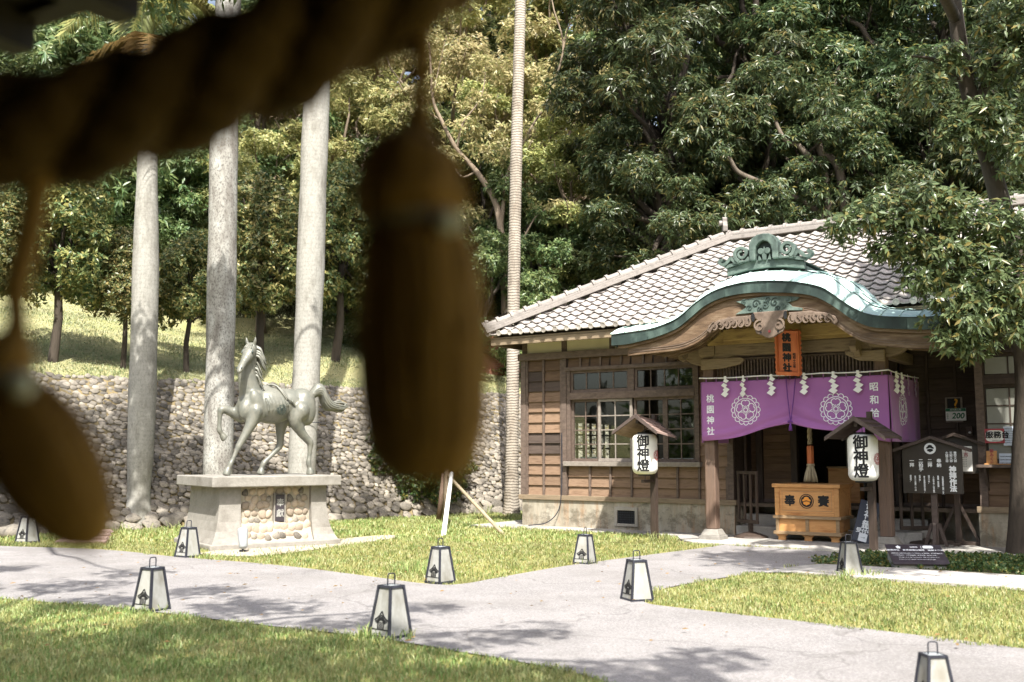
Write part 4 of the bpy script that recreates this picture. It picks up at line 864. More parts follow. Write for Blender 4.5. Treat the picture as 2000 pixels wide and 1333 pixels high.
for i in range(int((X1-X0)/CW)+1):
    o = link('eave_tile', ETM, roof); x = X0 + .2 + (i + .18 - .5) * CW; o.matrix_basis = Matrix.Translation((x, Y0-.035, Z0+.015)) @ Matrix.Rotation(PI/2+.1, 4, 'X')
def cap_mesh(l=.33):
    b = MB(); n = 8
    for (a, c_, r0, r1) in ((0, l, .082, .078), (-.012, .05, .112, .112)):
        pts = [(-.0+r_*math.cos(PI*k/n), yy, r_*math.sin(PI*k/n)) for yy, r_ in ((a, r0), (c_, r1)) for k in range(n+1)]
        b.add(pts, [(k, k+1, n+2+k, n+1+k) for k in range(n)] + [tuple(range(n+1))[::-1], tuple(range(n+1, 2*n+2))])
    return b.mesh('ridge_tile', M['ridge'], False)
CM = cap_mesh()
def capline(p, q, lift=.10):
    p, q = Vector(p), Vector(q); d = q - p; n = int(d.length/.315); d.normalize(); sx = d.cross(Vector((0,0,1))).normalized(); sz = sx.cross(d); Mx = Matrix((sx, d, sz)).transposed().to_4x4()
    for i in range(n): o = link('ridge_tile', CM, roof); o.matrix_basis = Matrix.Translation(p + d*(.315*i) + sz*(lift + random.uniform(-.004,.004))) @ Mx
    for w_, h0, h1 in ((.30, -.04, .045), (.24, .045, .095)):
        b = MB(); c = (p+q)/2 + sz*((h0+h1)/2); b.obox(c, (w_, (q-p).length, h1-h0), Mx.to_3x3()); b.build('ridge_course', M['ridge'], roof, bevel=.008)
A_, B_ = (X0+.02, Y0+.0, Z0+.06), (-8.3, YRG, rz_(YRG)+.05); capline(A_, B_); capline((-8.35, YRG, rz_(YRG)+.02), (-.95, YRG, rz_(YRG)+.02), .09); capline((X1-.02, Y0, Z0+.06), (-.95, YRG, rz_(YRG)+.05))
def horn(p, s=1.0):
    b = MB(); b.prism([(-.13*s,0),(.13*s,0),(.15*s,.12*s),(.08*s,.22*s),(.09*s,.30*s),(0,.34*s),(-.09*s,.30*s),(-.08*s,.22*s),(-.15*s,.12*s)], -.05*s, .05*s)
    b.tube([(0,-.12*s,.2*s),(0,.0,.2*s)], .06*s, 10)
    o = b.build('ridge_end_tile', M['ridge'], roof, bevel=.012); o.location = p; return o
horn((X0+.03, Y0+.02, Z0+.06), .75).rotation_euler = (0,0,-PI/4); horn((-8.42, YRG-.02, rz_(YRG)+.18), 1.0).rotation_euler = (0,0,-PI/2+.5)
# ------------------------------------------------------------------ curved porch roof
YP = 15.35
TOP = smooth_line([(-8.318,3.506),(-7.904,3.53),(-7.501,3.565),(-7.107,3.68),(-6.896,3.82),(-6.718,3.945),(-6.513,4.055),(-6.312,4.125),(-6.03,4.175),(-5.754,4.186),(-5.484,4.170),(-5.22,4.138),(-4.96,4.085),(-4.707,4.005),(-4.559,3.908),(-4.414,3.785),(-4.27,3.675),(-4.104,3.57),(-3.891,3.50),(-3.633,3.464),(-3.357,3.439),(-3.05,3.43),(-2.78,3.44)], 3)
BOT = smooth_line([(-8.29,3.322),(-8.043,3.323),(-7.839,3.35),(-7.528,3.404),(-7.133,3.517),(-6.863,3.68),(-6.626,3.85),(-6.336,3.966),(-6.054,4.006),(-5.778,4.012),(-5.507,3.992),(-5.111,3.945),(-4.854,3.885),(-4.679,3.80),(-4.482,3.66),(-4.29,3.501),(-4.1,3.388),(-3.91,3.325),(-3.375,3.264),(-3.0,3.25),(-2.80,3.26)], 3)
BRG = smooth_line([(-8.12,3.14),(-7.557,3.165),(-7.10,3.19),(-6.777,3.29),(-6.542,3.44),(-6.311,3.545),(-6.084,3.62),(-5.805,3.68),(-5.267,3.68),(-4.879,3.61),(-4.728,3.53),(-4.507,3.40),(-4.338,3.265),(-4.122,3.14),(-3.791,3.06),(-3.376,3.0),(-3.0,2.99),(-2.9,3.0)], 3)
fT, fB, fG = (lambda x: interp(TOP, x)), (lambda x: interp(BOT, x)), (lambda x: interp(BRG, x))
XA, XB = -8.31, -2.79
def zc(x, y):
    w_ = .62 + .38 * max(0, min(1, (fT(x) - 3.45) / .73)); return fT(x) + .34 * w_ * (1 - math.exp(-(y - YP) / .38))
porch = part('porch_roof', M['copper_dark'], lambda b: b.grid(lambda u, v: (XA+.02+u*(XB-XA-.04), YP+.06+v*2.0, fB(XA+u*(XB-XA)) - .02 + .02*v), 60, 6))
for i in range(21):
    x0 = XA + (XB-XA)*i/21; x1 = XA + (XB-XA)*(i+1)/21
    ye = 17.02 + max(0, (zc((x0+x1)/2, 17.6) - 3.86)/SL) * 1.02
    cuts = [YP-.02, YP + .42 + .12*(i % 2), YP + 1.0 + .15*(i % 3), ye]
    for c_ in range(3):
        ya, yb = cuts[c_], cuts[c_+1] + .03
        if yb - ya < .1: continue
        b = MB(); lift = .004 + .008*c_
        b.grid(lambda u, v: (x0 + u*(x1-x0), ya + v*(yb-ya), zc(x0+u*(x1-x0), max(YP, ya+v*(yb-ya))) + lift + (.012 if v == 0 and c_ else 0)), 4, 5)
        b.tube([(x0, ya + (yb-ya)*k/6, zc(x0, max(YP, ya+(yb-ya)*k/6)) + lift + .006) for k in range(7)], .011, 5)
        b.build('copper_sheet', M['copper'], porch, smooth=True)
    # folded lip above the fascia
xsN = [XA + (XB-XA)*i/90 for i in range(91)]
def strip(name, m, ft, fb, y0, y1, xa=XA, xb=XB, parent=porch, n=90, bevel=0):
    xs_ = [xa + (xb-xa)*i/n for i in range(n+1)]; poly = [(x, ft(x)) for x in xs_] + [(x, fb(x)) for x in xs_[::-1]]; b = MB(); vs = []; n1 = n+1
    for x in xs_: vs += [(x, y0, ft(x)), (x, y0, fb(x)), (x, y1, ft(x)), (x, y1, fb(x))]
    fs = []
    for i in range(n): o = 4*i; q = o+4; fs += [(o, o+1, q+1, q), (o+2, q+2, q+3, o+3), (o, q, q+2, o+2), (o+1, o+3, q+3, q+1)]
    fs += [(0,2,3,1), (4*n, 4*n+1, 4*n+3, 4*n+2)]
    return b.add(vs, fs).build(name, m, parent, bevel=bevel)
for i in range(8):                                 # the fascia is folded from eight lengths
    xa = XA + (XB-XA)*i/8; xb = XA + (XB-XA)*(i+1)/8
    strip('copper_fascia', M['copper_dark'], lambda x: fT(x)-.004, fB, YP + .004*(i % 2), YP+.07, xa+.001, xb-.001, n=14)
for (x_, s_) in ((XA, -1), (XB, 1)):
    part('side_fascia', M['copper_dark'], lambda b: b.add([(x_+a*s_, y, z) for a in (0, .03) for y, z in ((YP+.071,fB(x_)), (YP+.071,fT(x_)+.0), (15.8,fT(x_)+.085), (17.5,fT(x_)+.125), (17.5,fB(x_)))], [(0,1,2,3,4),(9,8,7,6,5),(0,5,6,1),(1,6,7,2),(2,7,8,3),(3,8,9,4),(4,9,5,0)]), porch)
strip('eave_moulding', M['hafu'], lambda x: fB(x)+.02, lambda x: fB(x)-.045, YP+.05, YP+.16, XA+.1, XB-.1)
barge = strip('bargeboard', M['hafu'], lambda x: fB(x)-.04, fG, YP+.10, YP+.19, -8.05, -2.95)
for k_, (d_, w_) in enumerate(((.05, .014), (.085, .010))):
    for (xa, xb) in ((-8.0,-6.2), (-5.0,-3.0)):
        ln = [(x, fG(x) + d_) for x in [xa + (xb-xa)*i/40 for i in range(41)]]
        part('carved_line', M['carving'], lambda b: b.ribbon(ln, w_, YP+.092, YP+.104), barge)
# soffit, curved under-ribs, tympanum
part('porch_soffit', M['hafu'], lambda b: b.grid(lambda u, v: (-8.0+u*5.0, YP+.19+v*1.7, fB(-8.0+u*5.0) - .05), 60, 3), porch)
for k in range(7):
    y = YP + .30 + k*.17
    strip('curved_rib', M['hafu'], lambda x: fB(x)-.05, lambda x: max(fB(x)-.13, fG(x)+.02) - .012*k*(1 if x < -6.6 or x > -4.4 else .2), y, y+.07, -7.95+.03*k, -3.0-.03*k, n=60)
strip('tympanum_board', M['goldwood'], lambda x: fB(x)-.05, lambda x: 3.34, 16.5, 16.54, -7.05, -4.15, hall)
for (xa, xb, za, zb) in ((-6.75,-5.8,3.40,3.60), (-5.4,-4.5,3.40,3.60)): pbox('tympanum_plank', M['goldwood'], xa, xb, 16.47, 16.5, za, zb, bevel=.012)
# posts, beams, brackets, lattice
PXL, PXR, PY = -7.10, -4.20, 16.7
for x in (PXL, PXR):
    pbox('porch_post', M['post'], x-.095, x+.095, PY-.095, PY+.095, .20, 3.2, bevel=.02)
    part('post_base', M['stone'], lambda b: (b.frustum([(x-.2,PY-.2,.0),(x+.2,PY-.2,.0),(x+.2,PY+.2,.0),(x-.2,PY+.2,.0)], [(x-.185,PY-.185,.10),(x+.185,PY-.185,.10),(x+.185,PY+.185,.10),(x-.185,PY+.185,.10)]),
        b.frustum([(x-.17,PY-.17,.10),(x+.17,PY-.17,.10),(x+.17,PY+.17,.10),(x-.17,PY+.17,.10)], [(x-.12,PY-.12,.205),(x+.12,PY-.12,.205),(x+.12,PY+.12,.205),(x-.12,PY+.12,.205)])), bevel=.01)
    pbox('tie_beam', M['beam'], x-.07, x+.07, PY+.095, YR, 3.02, 3.2, bevel=.012)
    part('bracket_block', M['beam'], lambda b: (b.box(x-.15,x+.15,PY-.15,PY+.15,3.2,3.34), b.frustum([(x-.1,PY-.1,3.14),(x+.1,PY-.1,3.14),(x+.1,PY+.1,3.14),(x-.1,PY+.1,3.14)], [(x-.149,PY-.149,3.2),(x+.149,PY-.149,3.2),(x+.149,PY+.149,3.2),(x-.149,PY+.149,3.2)])), bevel=.01)
part('rainbow_beam', M['beam'], lambda b: b.prism([(-7.0,3.36),(-4.3,3.34),(-4.3,3.10),(-4.55,3.09),(-4.7,3.13),(-5.6,3.155),(-6.6,3.15),(-6.75,3.10),(-7.0,3.10)], 16.58, 16.80), bevel=.02)
def nose(x, sg):
    pl = [(0,3.30),(.30,3.31),(.42,3.27),(.50,3.20),(.47,3.13),(.38,3.09),(.34,3.13),(.24,3.06),(.12,3.02),(0,3.0)]
    nb = part('carved_nose', M['beam'], lambda b: b.prism([(x+sg*(a+.08), z) for a, z in pl], PY-.08, PY+.08), bevel=.02)
    part('nose_scroll', M['carving'], lambda b: b.ribbon([(x+sg*(a+.08), z) for a, z in spiral(.36, 3.20, .07, .012, 1.2, 1.4)], .014, PY-.092, PY-.078), nb)
nose(PXL, -1); nose(PXR, 1); nose(PXL, 1) if False else None
part('bracket_arm', M['beam'], lambda b: b.prism([(PXL-.1,3.12),(PXL-.1,2.93),(PXL+.3,2.94),(PXL+.62,3.0),(PXL+.70,3.08),(PXL+.62,3.12)], PY-.17, PY-.10), bevel=.015)
part('bracket_arm', M['beam'], lambda b: b.prism([(PXR+.1,3.12),(PXR+.1,2.93),(PXR-.3,2.96),(PXR-.5,3.06),(PXR-.52,3.12)], PY-.17, PY-.10), bevel=.015)
part('front_bracket', M['beam'], lambda b: b.prism([(PY-.1,3.22),(PY-.42,3.26),(PY-.48,3.17),(PY-.40,3.08),(PY-.3,3.12),(PY-.2,3.03),(PY-.1,3.0)], PXR-.36, PXR-.26, lambda a, z, d: (d, a, z)), bevel=.012)
lat = part('transom_lattice', M['frame'], lambda b: (b.box(-7.0,-4.3,16.74,16.79,2.72,2.80), b.box(-7.0,-4.3,16.745,16.785,3.09,3.12)))
LB = MB().box(-.013,.013,16.745,16.775,2.80,3.10).mesh('lattice_bar', M['frame'])
for i in range(49): o = link('lattice_bar', LB, lat); o.location = (-6.97 + i*.0552, 0, 0)
part('porch_ceiling', M['plank_dark'], lambda b: b.box(-7.1,-4.2,16.85,YR,3.2,3.23))
# carved pendant with leaf wings, green plate above it
def scal(pts): return pts
greenp = part('green_plate', M['copper_mid'], lambda b: b.prism([(-6.093,3.90),(-5.8,3.935),(-5.517,3.945),(-5.25,3.935),(-5.042,3.90),(-5.103,3.845),(-5.231,3.815),(-5.178,3.75),(-5.017,3.715),(-5.024,3.675),(-5.216,3.692),(-5.536,3.66),(-5.797,3.70),(-6.104,3.693),(-5.909,3.80),(-5.98,3.85)], YP+.065, YP+.098), bevel=.006)
for i, (x, z, r_, sg, a0) in enumerate([(-5.75,3.84,.07,1,0),(-5.60,3.80,.065,-1,2),(-5.45,3.84,.07,1,1),(-5.32,3.78,.05,-1,0),(-5.86,3.78,.05,-1,3),(-5.68,3.74,.05,1,2),(-5.40,3.74,.045,-1,4),(-5.22,3.87,.05,1,3),(-5.95,3.88,.045,1,1),(-5.55,3.89,.05,-1,5)]):
    part('scroll', M['copper_dark'], lambda b: b.ribbon(spiral(x, z, r_, .008, a0, 1.3, 18, sg), .013, YP+.052, YP+.066), greenp)
gy = part('carved_pendant', M['carving'], lambda b: b.prism([(-5.80,3.70),(-5.77,3.60),(-5.69,3.55),(-5.75,3.50),(-5.775,3.43),(-5.75,3.36),(-5.66,3.33),(-5.60,3.29),(-5.535,3.275),(-5.47,3.29),(-5.41,3.33),(-5.33,3.36),(-5.30,3.43),(-5.32,3.50),(-5.38,3.55),(-5.30,3.60),(-5.24,3.70)], YP+.03, YP+.09), bevel=.014)
for sg in (-1, 1):
    cx = -5.535
    part('scroll', M['carving'], lambda b: b.ribbon([(cx+sg*(a), z) for a, z in spiral(.155, 3.475, .10, .02, 1.9, 1.15, 26, -1)], [.03-.018*i/26 for i in range(27)], YP+.012, YP+.032), gy)
    part('hollow_shade', M['ink'], lambda b: b.prism([(cx+sg*.26+.05*math.cos(a)*.6 , 3.62+.07*math.sin(a)) for a in [2*PI*i/12 for i in range(12)]], YP+.024, YP+.031), gy)  # black disc painted for the shade of a carved hollow
    part('small_eye', M['ink'], lambda b: b.prism(circle(cx+sg*.14, 3.375, .018, 10), YP+.026, YP+.031), gy)
    lw = part('leaf_wing', M['carving'], lambda b: b.prism([(cx+sg*.30,3.66),(cx+sg*.34,3.52),(cx+sg*.48,3.50),(cx+sg*.60,3.53),(cx+sg*.72,3.50),(cx+sg*.86,3.545),(cx+sg*.95,3.50),(cx+sg*1.0,3.42),(cx+sg*1.06,3.46),(cx+sg*1.02,3.55),(cx+sg*.86,3.62),(cx+sg*.6,3.66)], YP+.05, YP+.096), gy, bevel=.012)
    for j in range(6):
        ax, az = .36+.11*j, 3.57 - .008*j; rr = .06 - .003*j
        part('leaf_curl', M['carving'], lambda b: b.ribbon([(cx+sg*(ax + rr*math.cos(t)*.9), az + rr*math.sin(t)*1.1 - .01) for t in [1.9 + 3.6*i/14 for i in range(15)]], [.008+.020*math.sin(PI*i/14) for i in range(15)], YP+.028, YP+.052), gy)
        part('leaf_vein', M['carving'], lambda b: b.ribbon([(cx+sg*(.42+.10*j + .09*i/6), 3.60 - .10*(i/6)**1.6) for i in range(7)], [.018-.002*i for i in range(7)], YP+.034, YP+.052), gy)
part('red_seal', M['red'], lambda b: b.prism(circle(-5.535, 3.385, .02, 10), YP+.024, YP+.031), gy)
# box ridge and its bronze end ornament
RXC, RW = -5.69, .60
def ridge(b):
    for x0, x1, z0, z1 in ((-6.30,-5.08,4.28,4.455), (-6.20,-5.18,4.455,4.50)): b.box(x0, x1, 15.80, 18.35, z0, z1)
    b.frustum([(-6.33,15.78,4.50),(-5.05,15.78,4.50),(-5.05,18.4,4.50),(-6.33,18.4,4.50)], [(-6.0,15.78,4.63),(-5.38,15.78,4.63),(-5.38,18.55,4.63),(-6.0,18.55,4.63)])
part('box_ridge', M['copper_dark'], ridge, porch, bevel=.012)
for i in range(9): part('ridge_seam', M['copper_dark'], lambda b: b.prism([(-6.34,4.495),(-5.04,4.495),(-5.37,4.645),(-6.01,4.645)], 16.0+i*.27, 16.025+i*.27), porch)
part('ornament_slab', M['copper_mid'], lambda b: b.prism([(-6.34,4.38),(-6.34,4.50),(-6.0,4.575),(-5.70,4.595),(-5.40,4.575),(-5.06,4.50),(-5.06,4.38),(-5.4,4.44),(-5.7,4.455),(-6.0,4.44)], 15.70, 15.80), porch, bevel=.01)
orn = part('ridge_ornament', M['copper_mid'], lambda b: b.prism([(-5.93,4.575),(-5.93,4.85),(-5.88,4.94),(-5.79,4.99),(-5.69,5.0),(-5.59,4.99),(-5.50,4.94),(-5.45,4.85),(-5.45,4.575),(-5.55,4.575),(-5.55,4.70),(-5.57,4.80),(-5.62,4.86),(-5.69,4.885),(-5.76,4.86),(-5.81,4.80),(-5.83,4.70),(-5.83,4.575)], 15.62, 15.82), porch, bevel=.015)
part('ornament_recess', M['copper_dark'], lambda b: b.box(-5.85,-5.53,15.72,15.80,4.58,4.90), orn)
part('ornament_drop', M['copper_mid'], lambda b: (b.prism(circle(-5.745,4.72,.05,14), 15.65, 15.72), b.prism(circle(-5.635,4.72,.05,14), 15.65, 15.72), b.prism([(-5.72,4.575),(-5.66,4.575),(-5.65,4.68),(-5.69,4.80),(-5.73,4.68)], 15.66, 15.72), b.prism([(-5.80,4.575),(-5.74,4.575),(-5.78,4.68)],15.67,15.72), b.prism([(-5.64,4.575),(-5.58,4.575),(-5.60,4.68)],15.67,15.72)), orn, bevel=.006)
for sg in (-1, 1):
    c_ = -5.69
    part('ornament_scroll', M['copper_mid'], lambda b: (b.ribbon([(c_+sg*a, z) for a, z in spiral(.375, 4.71, .125, .03, -1.2, 1.5, 34, 1)], [.062-.03*i/34 for i in range(35)], 15.63, 15.78), b.prism([(c_+sg*.24,4.575),(c_+sg*.26,4.66),(c_+sg*.32,4.60),(c_+sg*.5,4.62),(c_+sg*.52,4.56)],15.64,15.77)), orn, bevel=.008)
    part('ornament_wave', M['copper_mid'], lambda b: (b.ribbon([(c_+sg*a, z) for a, z in smooth_line([(.42,4.58),(.50,4.60),(.56,4.66),(.60,4.62),(.66,4.57),(.72,4.57),(.755,4.61),(.735,4.645),(.70,4.63)], 4)], .05, 15.64, 15.77), b.prism([(c_+sg*.36,4.56),(c_+sg*.44,4.60),(c_+sg*.56,4.575),(c_+sg*.68,4.54),(c_+sg*.66,4.50)],15.66,15.765)), orn, bevel=.008)
# ================================================================== THINGS AT THE PORCH (in the hall's frame, own roots)
def at_hall(name, label, cat, u_, n_, z=0.0, rz=0.0, group=None): return thing(name, label, cat, W(u_, n_, z), BROT + rz, group)
def pt(name, m, fn, parent, **k):
    b = MB(); fn(b); return b.build(name, m, parent, **k)
# ---- purple curtain: front cloth and right-hand side cloth
cur = at_hall('shrine_curtain', 'purple shrine curtain with white flower crests gathered up in the middle', 'curtain', 0, 0)
CU0, CU1, CY_, CT, CBm, CC = -7.19, -4.06, 16.53, 2.715, 1.685, -5.60
def cbot(x):
    d = abs(x - CC); f = max(0, 1 - d/1.55); return CBm + .30*f**1.15 + .02*math.sin(x*5)
def cy(x, z):
    d = abs(x - CC); low = max(0, min(1, (2.45 - z)/.6)); t = (z - cbot(x))
    f = .05*math.sin((z-1.9)*20 + d*9)*math.exp(-d/.5)*low + .02*math.sin(x*2.3+1)*(CT-z) + .014*math.sin(x*6.1)*low + .03*math.exp(-((t-.05)/.05)**2)*max(0, 1-d/1.4) + .026*math.sin(t*38 + d*3)*max(0,1-t/.28)*min(1,.35+d)
    return CY_ - f - .01*(CT-z)
def cloth(b): b.grid(lambda u, v: (lambda x: (lambda z: (x, cy(x, z), z))(CT + (cbot(x)-CT)*v))(CU0 + u*(CU1-CU0)), 120, 40)
pt('front_cloth', M['purple'], cloth, cur, smooth=True, solid=.004)
SX = CU1 + .012; SB = 18.55
def sx_(y, z): return SX + .018*math.sin(y*5)*(CT-z) + .012*math.sin(y*13+z*3)*(CT-z)
pt('side_cloth', M['purple'], lambda b: b.grid(lambda u, v: (lambda y, z: (sx_(y, z), y, z))(CY_-.01+u*(SB-CY_), CT + (CBm-.01-CT)*v), 40, 16), cur, smooth=True, solid=.004)
pt('side_cloth', M['purple'], lambda b: b.grid(lambda u, v: (lambda y, z: (CU0-.01, y, z))(CY_+u*(17.75-CY_), CT + (CBm-.01-CT)*v), 20, 8), cur, smooth=True, solid=.004)
for i in range(17):
    x = CU0 + .09 + i*(CU1-CU0-.18)/16
    pt('curtain_loop', M['purple'], lambda b: b.tube([(x, CY_-.005, CT-.02), (x, CY_-.012, 2.75), (x, CY_, 2.785), (x, CY_+.012, 2.75), (x, CY_+.006, CT-.02)], [.022]*5, 4, squash=.25), cur)
for i in range(7):
    y = CY_ + .15 + i*.29; pt('curtain_loop', M['purple'], lambda b: b.box(SX-.004, SX+.004, y-.022, y+.022, CT-.02, 2.785), cur)
def crest(parent, fn, s, m, name='flower_crest'):
    b = MB(); d0, d1 = .0, .003
    b.ribbon(circle(0, 0, .80*s, 48), .05*s, d0, d1, fn, True)
    for i in range(16):
        a = 2*PI*i/16; cx, cz = .87*s*math.cos(a), .87*s*math.sin(a); b.ribbon([(cx + .175*s*math.cos(a+t), cz + .175*s*math.sin(a+t)) for t in [-1.75+3.5*k/9 for k in range(10)]], .045*s, d0, d1, fn)
    for i in range(5):
        a = PI/2 + 2*PI*i/5
        pet = [(.26,-.10),(.34,-.24),(.50,-.30),(.63,-.22),(.68,-.08),(.62,0),(.68,.08),(.63,.22),(.50,.30),(.34,.24),(.26,.10)]
        pet = [(r_*math.cos(a) - q*math.sin(a), r_*math.sin(a) + q*math.cos(a)) for r_, q in pet]; b.ribbon([(p[0]*s, p[1]*s) for p in smooth_line(pet, 3)], .05*s, d0, d1, fn)
        for e in (-.38, 0, .38): b.ribbon([(.18*s*math.cos(a+e), .18*s*math.sin(a+e)), (.30*s*math.cos(a+e), .30*s*math.sin(a+e))], .035*s, d0, d1, fn)
    b.ribbon(circle(0, 0, .14*s, 20), .05*s, d0, d1, fn, True)
    return b.build(name, m, parent)
for cx, cz in ((-6.40, 2.22), (-4.88, 2.20)):
    crest(cur, lambda a, b_, d, cx=cx, cz=cz: (cx+a, cy(cx+a, cz+b_) - .0045 - d, cz+b_), .245, M['whiteink'])
crest(cur, lambda a, b_, d: (sx_(17.35+a, 2.2+b_) + .0045 + d, 17.35+a, 2.2+b_), .245, M['whiteink'])
text('桃園神社', .145, lambda x, y: (-7.03+x, cy(-7.03+x, 2.14+y)-.006, 2.14+y), cur, M['whiteink'], sp=1.28, bold=.003)
text('昭和拾', .145, lambda x, y: (-4.28+x, cy(-4.28+x, 2.32+y)-.006, 2.32+y), cur, M['whiteink'], sp=1.42, bold=.003)
rope = at_hall('shrine_rope', 'thin white rope strung along the top of the purple curtain', 'rope', 0, 0)
rp = [(-7.22,16.5,2.785)] + [(x, 16.515, 2.785 - .012*abs(math.sin((x+7.2)*3))) for x in np.arange(-7.1,-4.1,.1)] + [(-4.05,16.51,2.79)]
pt('front_cord', M['white'], lambda b: b.tube(rp, .011, 6), rope); pt('side_cord', M['white'], lambda b: b.tube([(-4.045,16.51,2.79)] + [(-4.04, y, 2.785-.02*math.sin((y-16.5)*1.5)) for y in np.arange(16.7,18.6,.15)], .011, 6), rope)
pt('pull_cord', M['purplecord'], lambda b: (b.tube([(-5.68,16.50,2.74),(-5.65,16.47,2.4),(-5.605,16.44,2.03)], .008, 6), b.tube([(-5.52,16.50,2.74),(-5.55,16.47,2.4),(-5.595,16.44,2.03)], .008, 6), b.tube([(-5.64,16.42,2.0),(-5.60,16.41,2.02),(-5.56,16.42,2.0)], .018, 6)), cur)
pt('cord_tassel', M['purplecord'], lambda b: b.lathe([(.006,.13),(.018,.12),(.014,.10),(.022,.08),(.034,.0),(.0,.0)], 10, (-5.60,16.42,1.86)), cur, smooth=True)
def shide_mesh(s=1.0):
    b = MB(); w_ = .088*s
    b.box(-.022*s, .022*s, -.003, .0, -.07*s, .03*s)
    x, z = .0, -.05*s
    for i, dx in enumerate((.016, -.016, .016, -.008)):
        cx, cz = dx*s, z - i*.075*s; h = w_*.62 + .006*i*s; y = -.004 - .006*(i % 2)
        b.add([(cx-h, y, cz-.005*s), (cx+.01*s, y-.004, cz-h*.78), (cx+h, y+.004, cz), (cx-.01*s, y, cz+h*.72), (cx-h, y-.003, cz-.005*s), (cx+.01*s, y-.007, cz-h*.78), (cx+h, y+.001, cz), (cx-.01*s, y-.003, cz+h*.72)], [(0,1,2,3),(7,6,5,4),(0,4,5,1),(1,5,6,2),(2,6,7,3),(3,7,4,0)])
    return b.mesh('paper_streamer', M['white'])
SH = shide_mesh(1.0)
shl = ['first zigzag paper streamer from the left on the purple curtain front', 'second streamer from the left, twisted at its top, on the purple curtain', 'third streamer from the left, just left of the vermilion plaque', 'streamer just right of the vermilion plaque on the purple curtain', 'second streamer right of the plaque on the purple curtain', 'streamer above the white year lettering on the purple curtain',
       'first streamer round the corner on the dark side of the curtain', 'second streamer on the dark side of the curtain', 'third streamer on the dark side, seen nearly edge-on', 'last streamer on the dark side, nearest the wall, edge-on']
for i, px in enumerate((1417, 1452, 1507, 1571, 1628, 1676)):
    u_ = PB(px, 735, 16.49).x; o = link('paper_streamer', SH); tag(o, shl[i], 'paper streamer', 'white zigzag paper streamers on the shrine curtain'); o.location = W(u_, 16.47, 2.77); o.rotation_euler = (0, 0, BROT + (-.5 if i == 1 else random.uniform(-.15,.15))); o.scale = (1, 1, 1.0)
for i, (y, r_) in enumerate(((16.85, PI/2-.5), (17.2, PI/2-.35), (17.6, PI/2+.3), (18.1, PI/2+.35))):
    o = link('paper_streamer', SH); tag(o, shl[6+i], 'paper streamer', 'white zigzag paper streamers on the shrine curtain'); o.location = W(SX+.035, y, 2.76); o.rotation_euler = (0, 0, BROT + r_)
# ---- vermilion name plaque, leaning out from the beam
pq = at_hall('name_plaque', 'vermilion name board with scalloped frame and black characters under the porch roof', 'name board', -5.545, 16.22, 2.76)
pq.rotation_euler = (R(14), R(4.5), BROT); PW, PH = .205, .37
pq.location = W(-5.55, 16.25, 3.12)
sc_ = []
for i in range(9): sc_ += [(-PW - .018*(1 if k else 0), -PH + 2*PH*(i + k*.5)/9) for k in (0, 1)]
outl = [(-PW - (.022 if k % 2 else 0), -PH + 2*PH*k/18) for k in range(19)] + [(-PW + 2*PW*k/8, PH + (.018 if k % 2 else 0)) for k in range(1, 9)] + [(PW + (.022 if k % 2 else 0), PH - 2*PH*k/18) for k in range(1, 19)] + [(PW - 2*PW*k/8, -PH - (.018 if k % 2 else 0)) for k in range(1, 8)]
pt('backboard', M['vermilion'], lambda b: b.prism(outl, 0, .03), pq, bevel=.005)
pt('frame', M['vermilion'], lambda b: (b.frustum([(-PW,0,-PH),(-PW+.055,0,-PH),(-PW+.055,0,PH),(-PW,0,PH)], [(-PW+.012,-.045,-PH),(-PW+.03,-.045,-PH),(-PW+.03,-.045,PH),(-PW+.012,-.045,PH)]), b.frustum([(PW-.055,0,-PH),(PW,0,-PH),(PW,0,PH),(PW-.055,0,PH)], [(PW-.03,-.045,-PH),(PW-.012,-.045,-PH),(PW-.012,-.045,PH),(PW-.03,-.045,PH)]), b.box(-PW+.03,PW-.03,-.045,0,-PH,-PH+.06), b.box(-PW+.03,PW-.03,-.04,0,PH-.04,PH)), pq, bevel=.005)
text('桃園神社', .148, lambda x, y: (x-.015, -.006, y-.005), pq, M['ink'], sp=1.12, bold=.008)
text('昭和十三年', .05, lambda x, y: (x+.105, -.006, y-.13), pq, M['ink'], sp=1.0, bold=.002)
for z in (.1, -.1): pt('hanger', M['iron'], lambda b: b.box(-.02,.02,.03,.32,z+.1,z+.12), pq)
# ---- offering box
bx0 = PB(1514, 1050, 17.1); bx1 = PB(1641, 1050, 17.1); BWd = bx1.x - bx0.x; BD, BH = .72, .985
ob = at_hall('offering_box', 'orange wooden offering box with black characters and a pine crest', 'offering box', (bx0.x+bx1.x)/2, 17.1, .035); h2 = BWd/2
def box_part(n_, m, x0, x1, y0, y1, z0, z1, par=ob, bev=.006): return pt(n_, M[m], lambda b: b.box(x0,x1,y0,y1,z0,z1), par, bevel=bev)
box_part('body', 'boxwood', -h2+.02, h2-.02, .03, BD-.02, .40, .90); box_part('lower_body', 'boxwood', -h2+.03, h2-.03, .04, BD-.03, .15, .37)
box_part('top_rim', 'boxwood', -h2-.03, h2+.03, -.02, .05, .885, .945); box_part('top_rim', 'boxwood', -h2-.03, h2+.03, BD-.03, BD+.04, .885, .945)
box_part('top_rim', 'boxwood', -h2-.03, -h2+.05, .05, BD-.03, .885, .945); box_part('top_rim', 'boxwood', h2-.05, h2+.03, .05, BD-.03, .885, .945)
for i in range(9): box_part('slot_bar', 'plank_brown', -h2+.05, h2-.05, .08+i*.07, .11+i*.07, .90, .925)
for z0, z1 in ((.365,.415), (.10,.155)):
    box_part('ledge', 'boxtrim', -h2-.025, h2+.025, -.015, BD+.01, z0, z1)
for x in (-h2+.045, h2-.045): box_part('stile', 'boxwood', x-.04, x+.04, .012, .03, .415, .885)
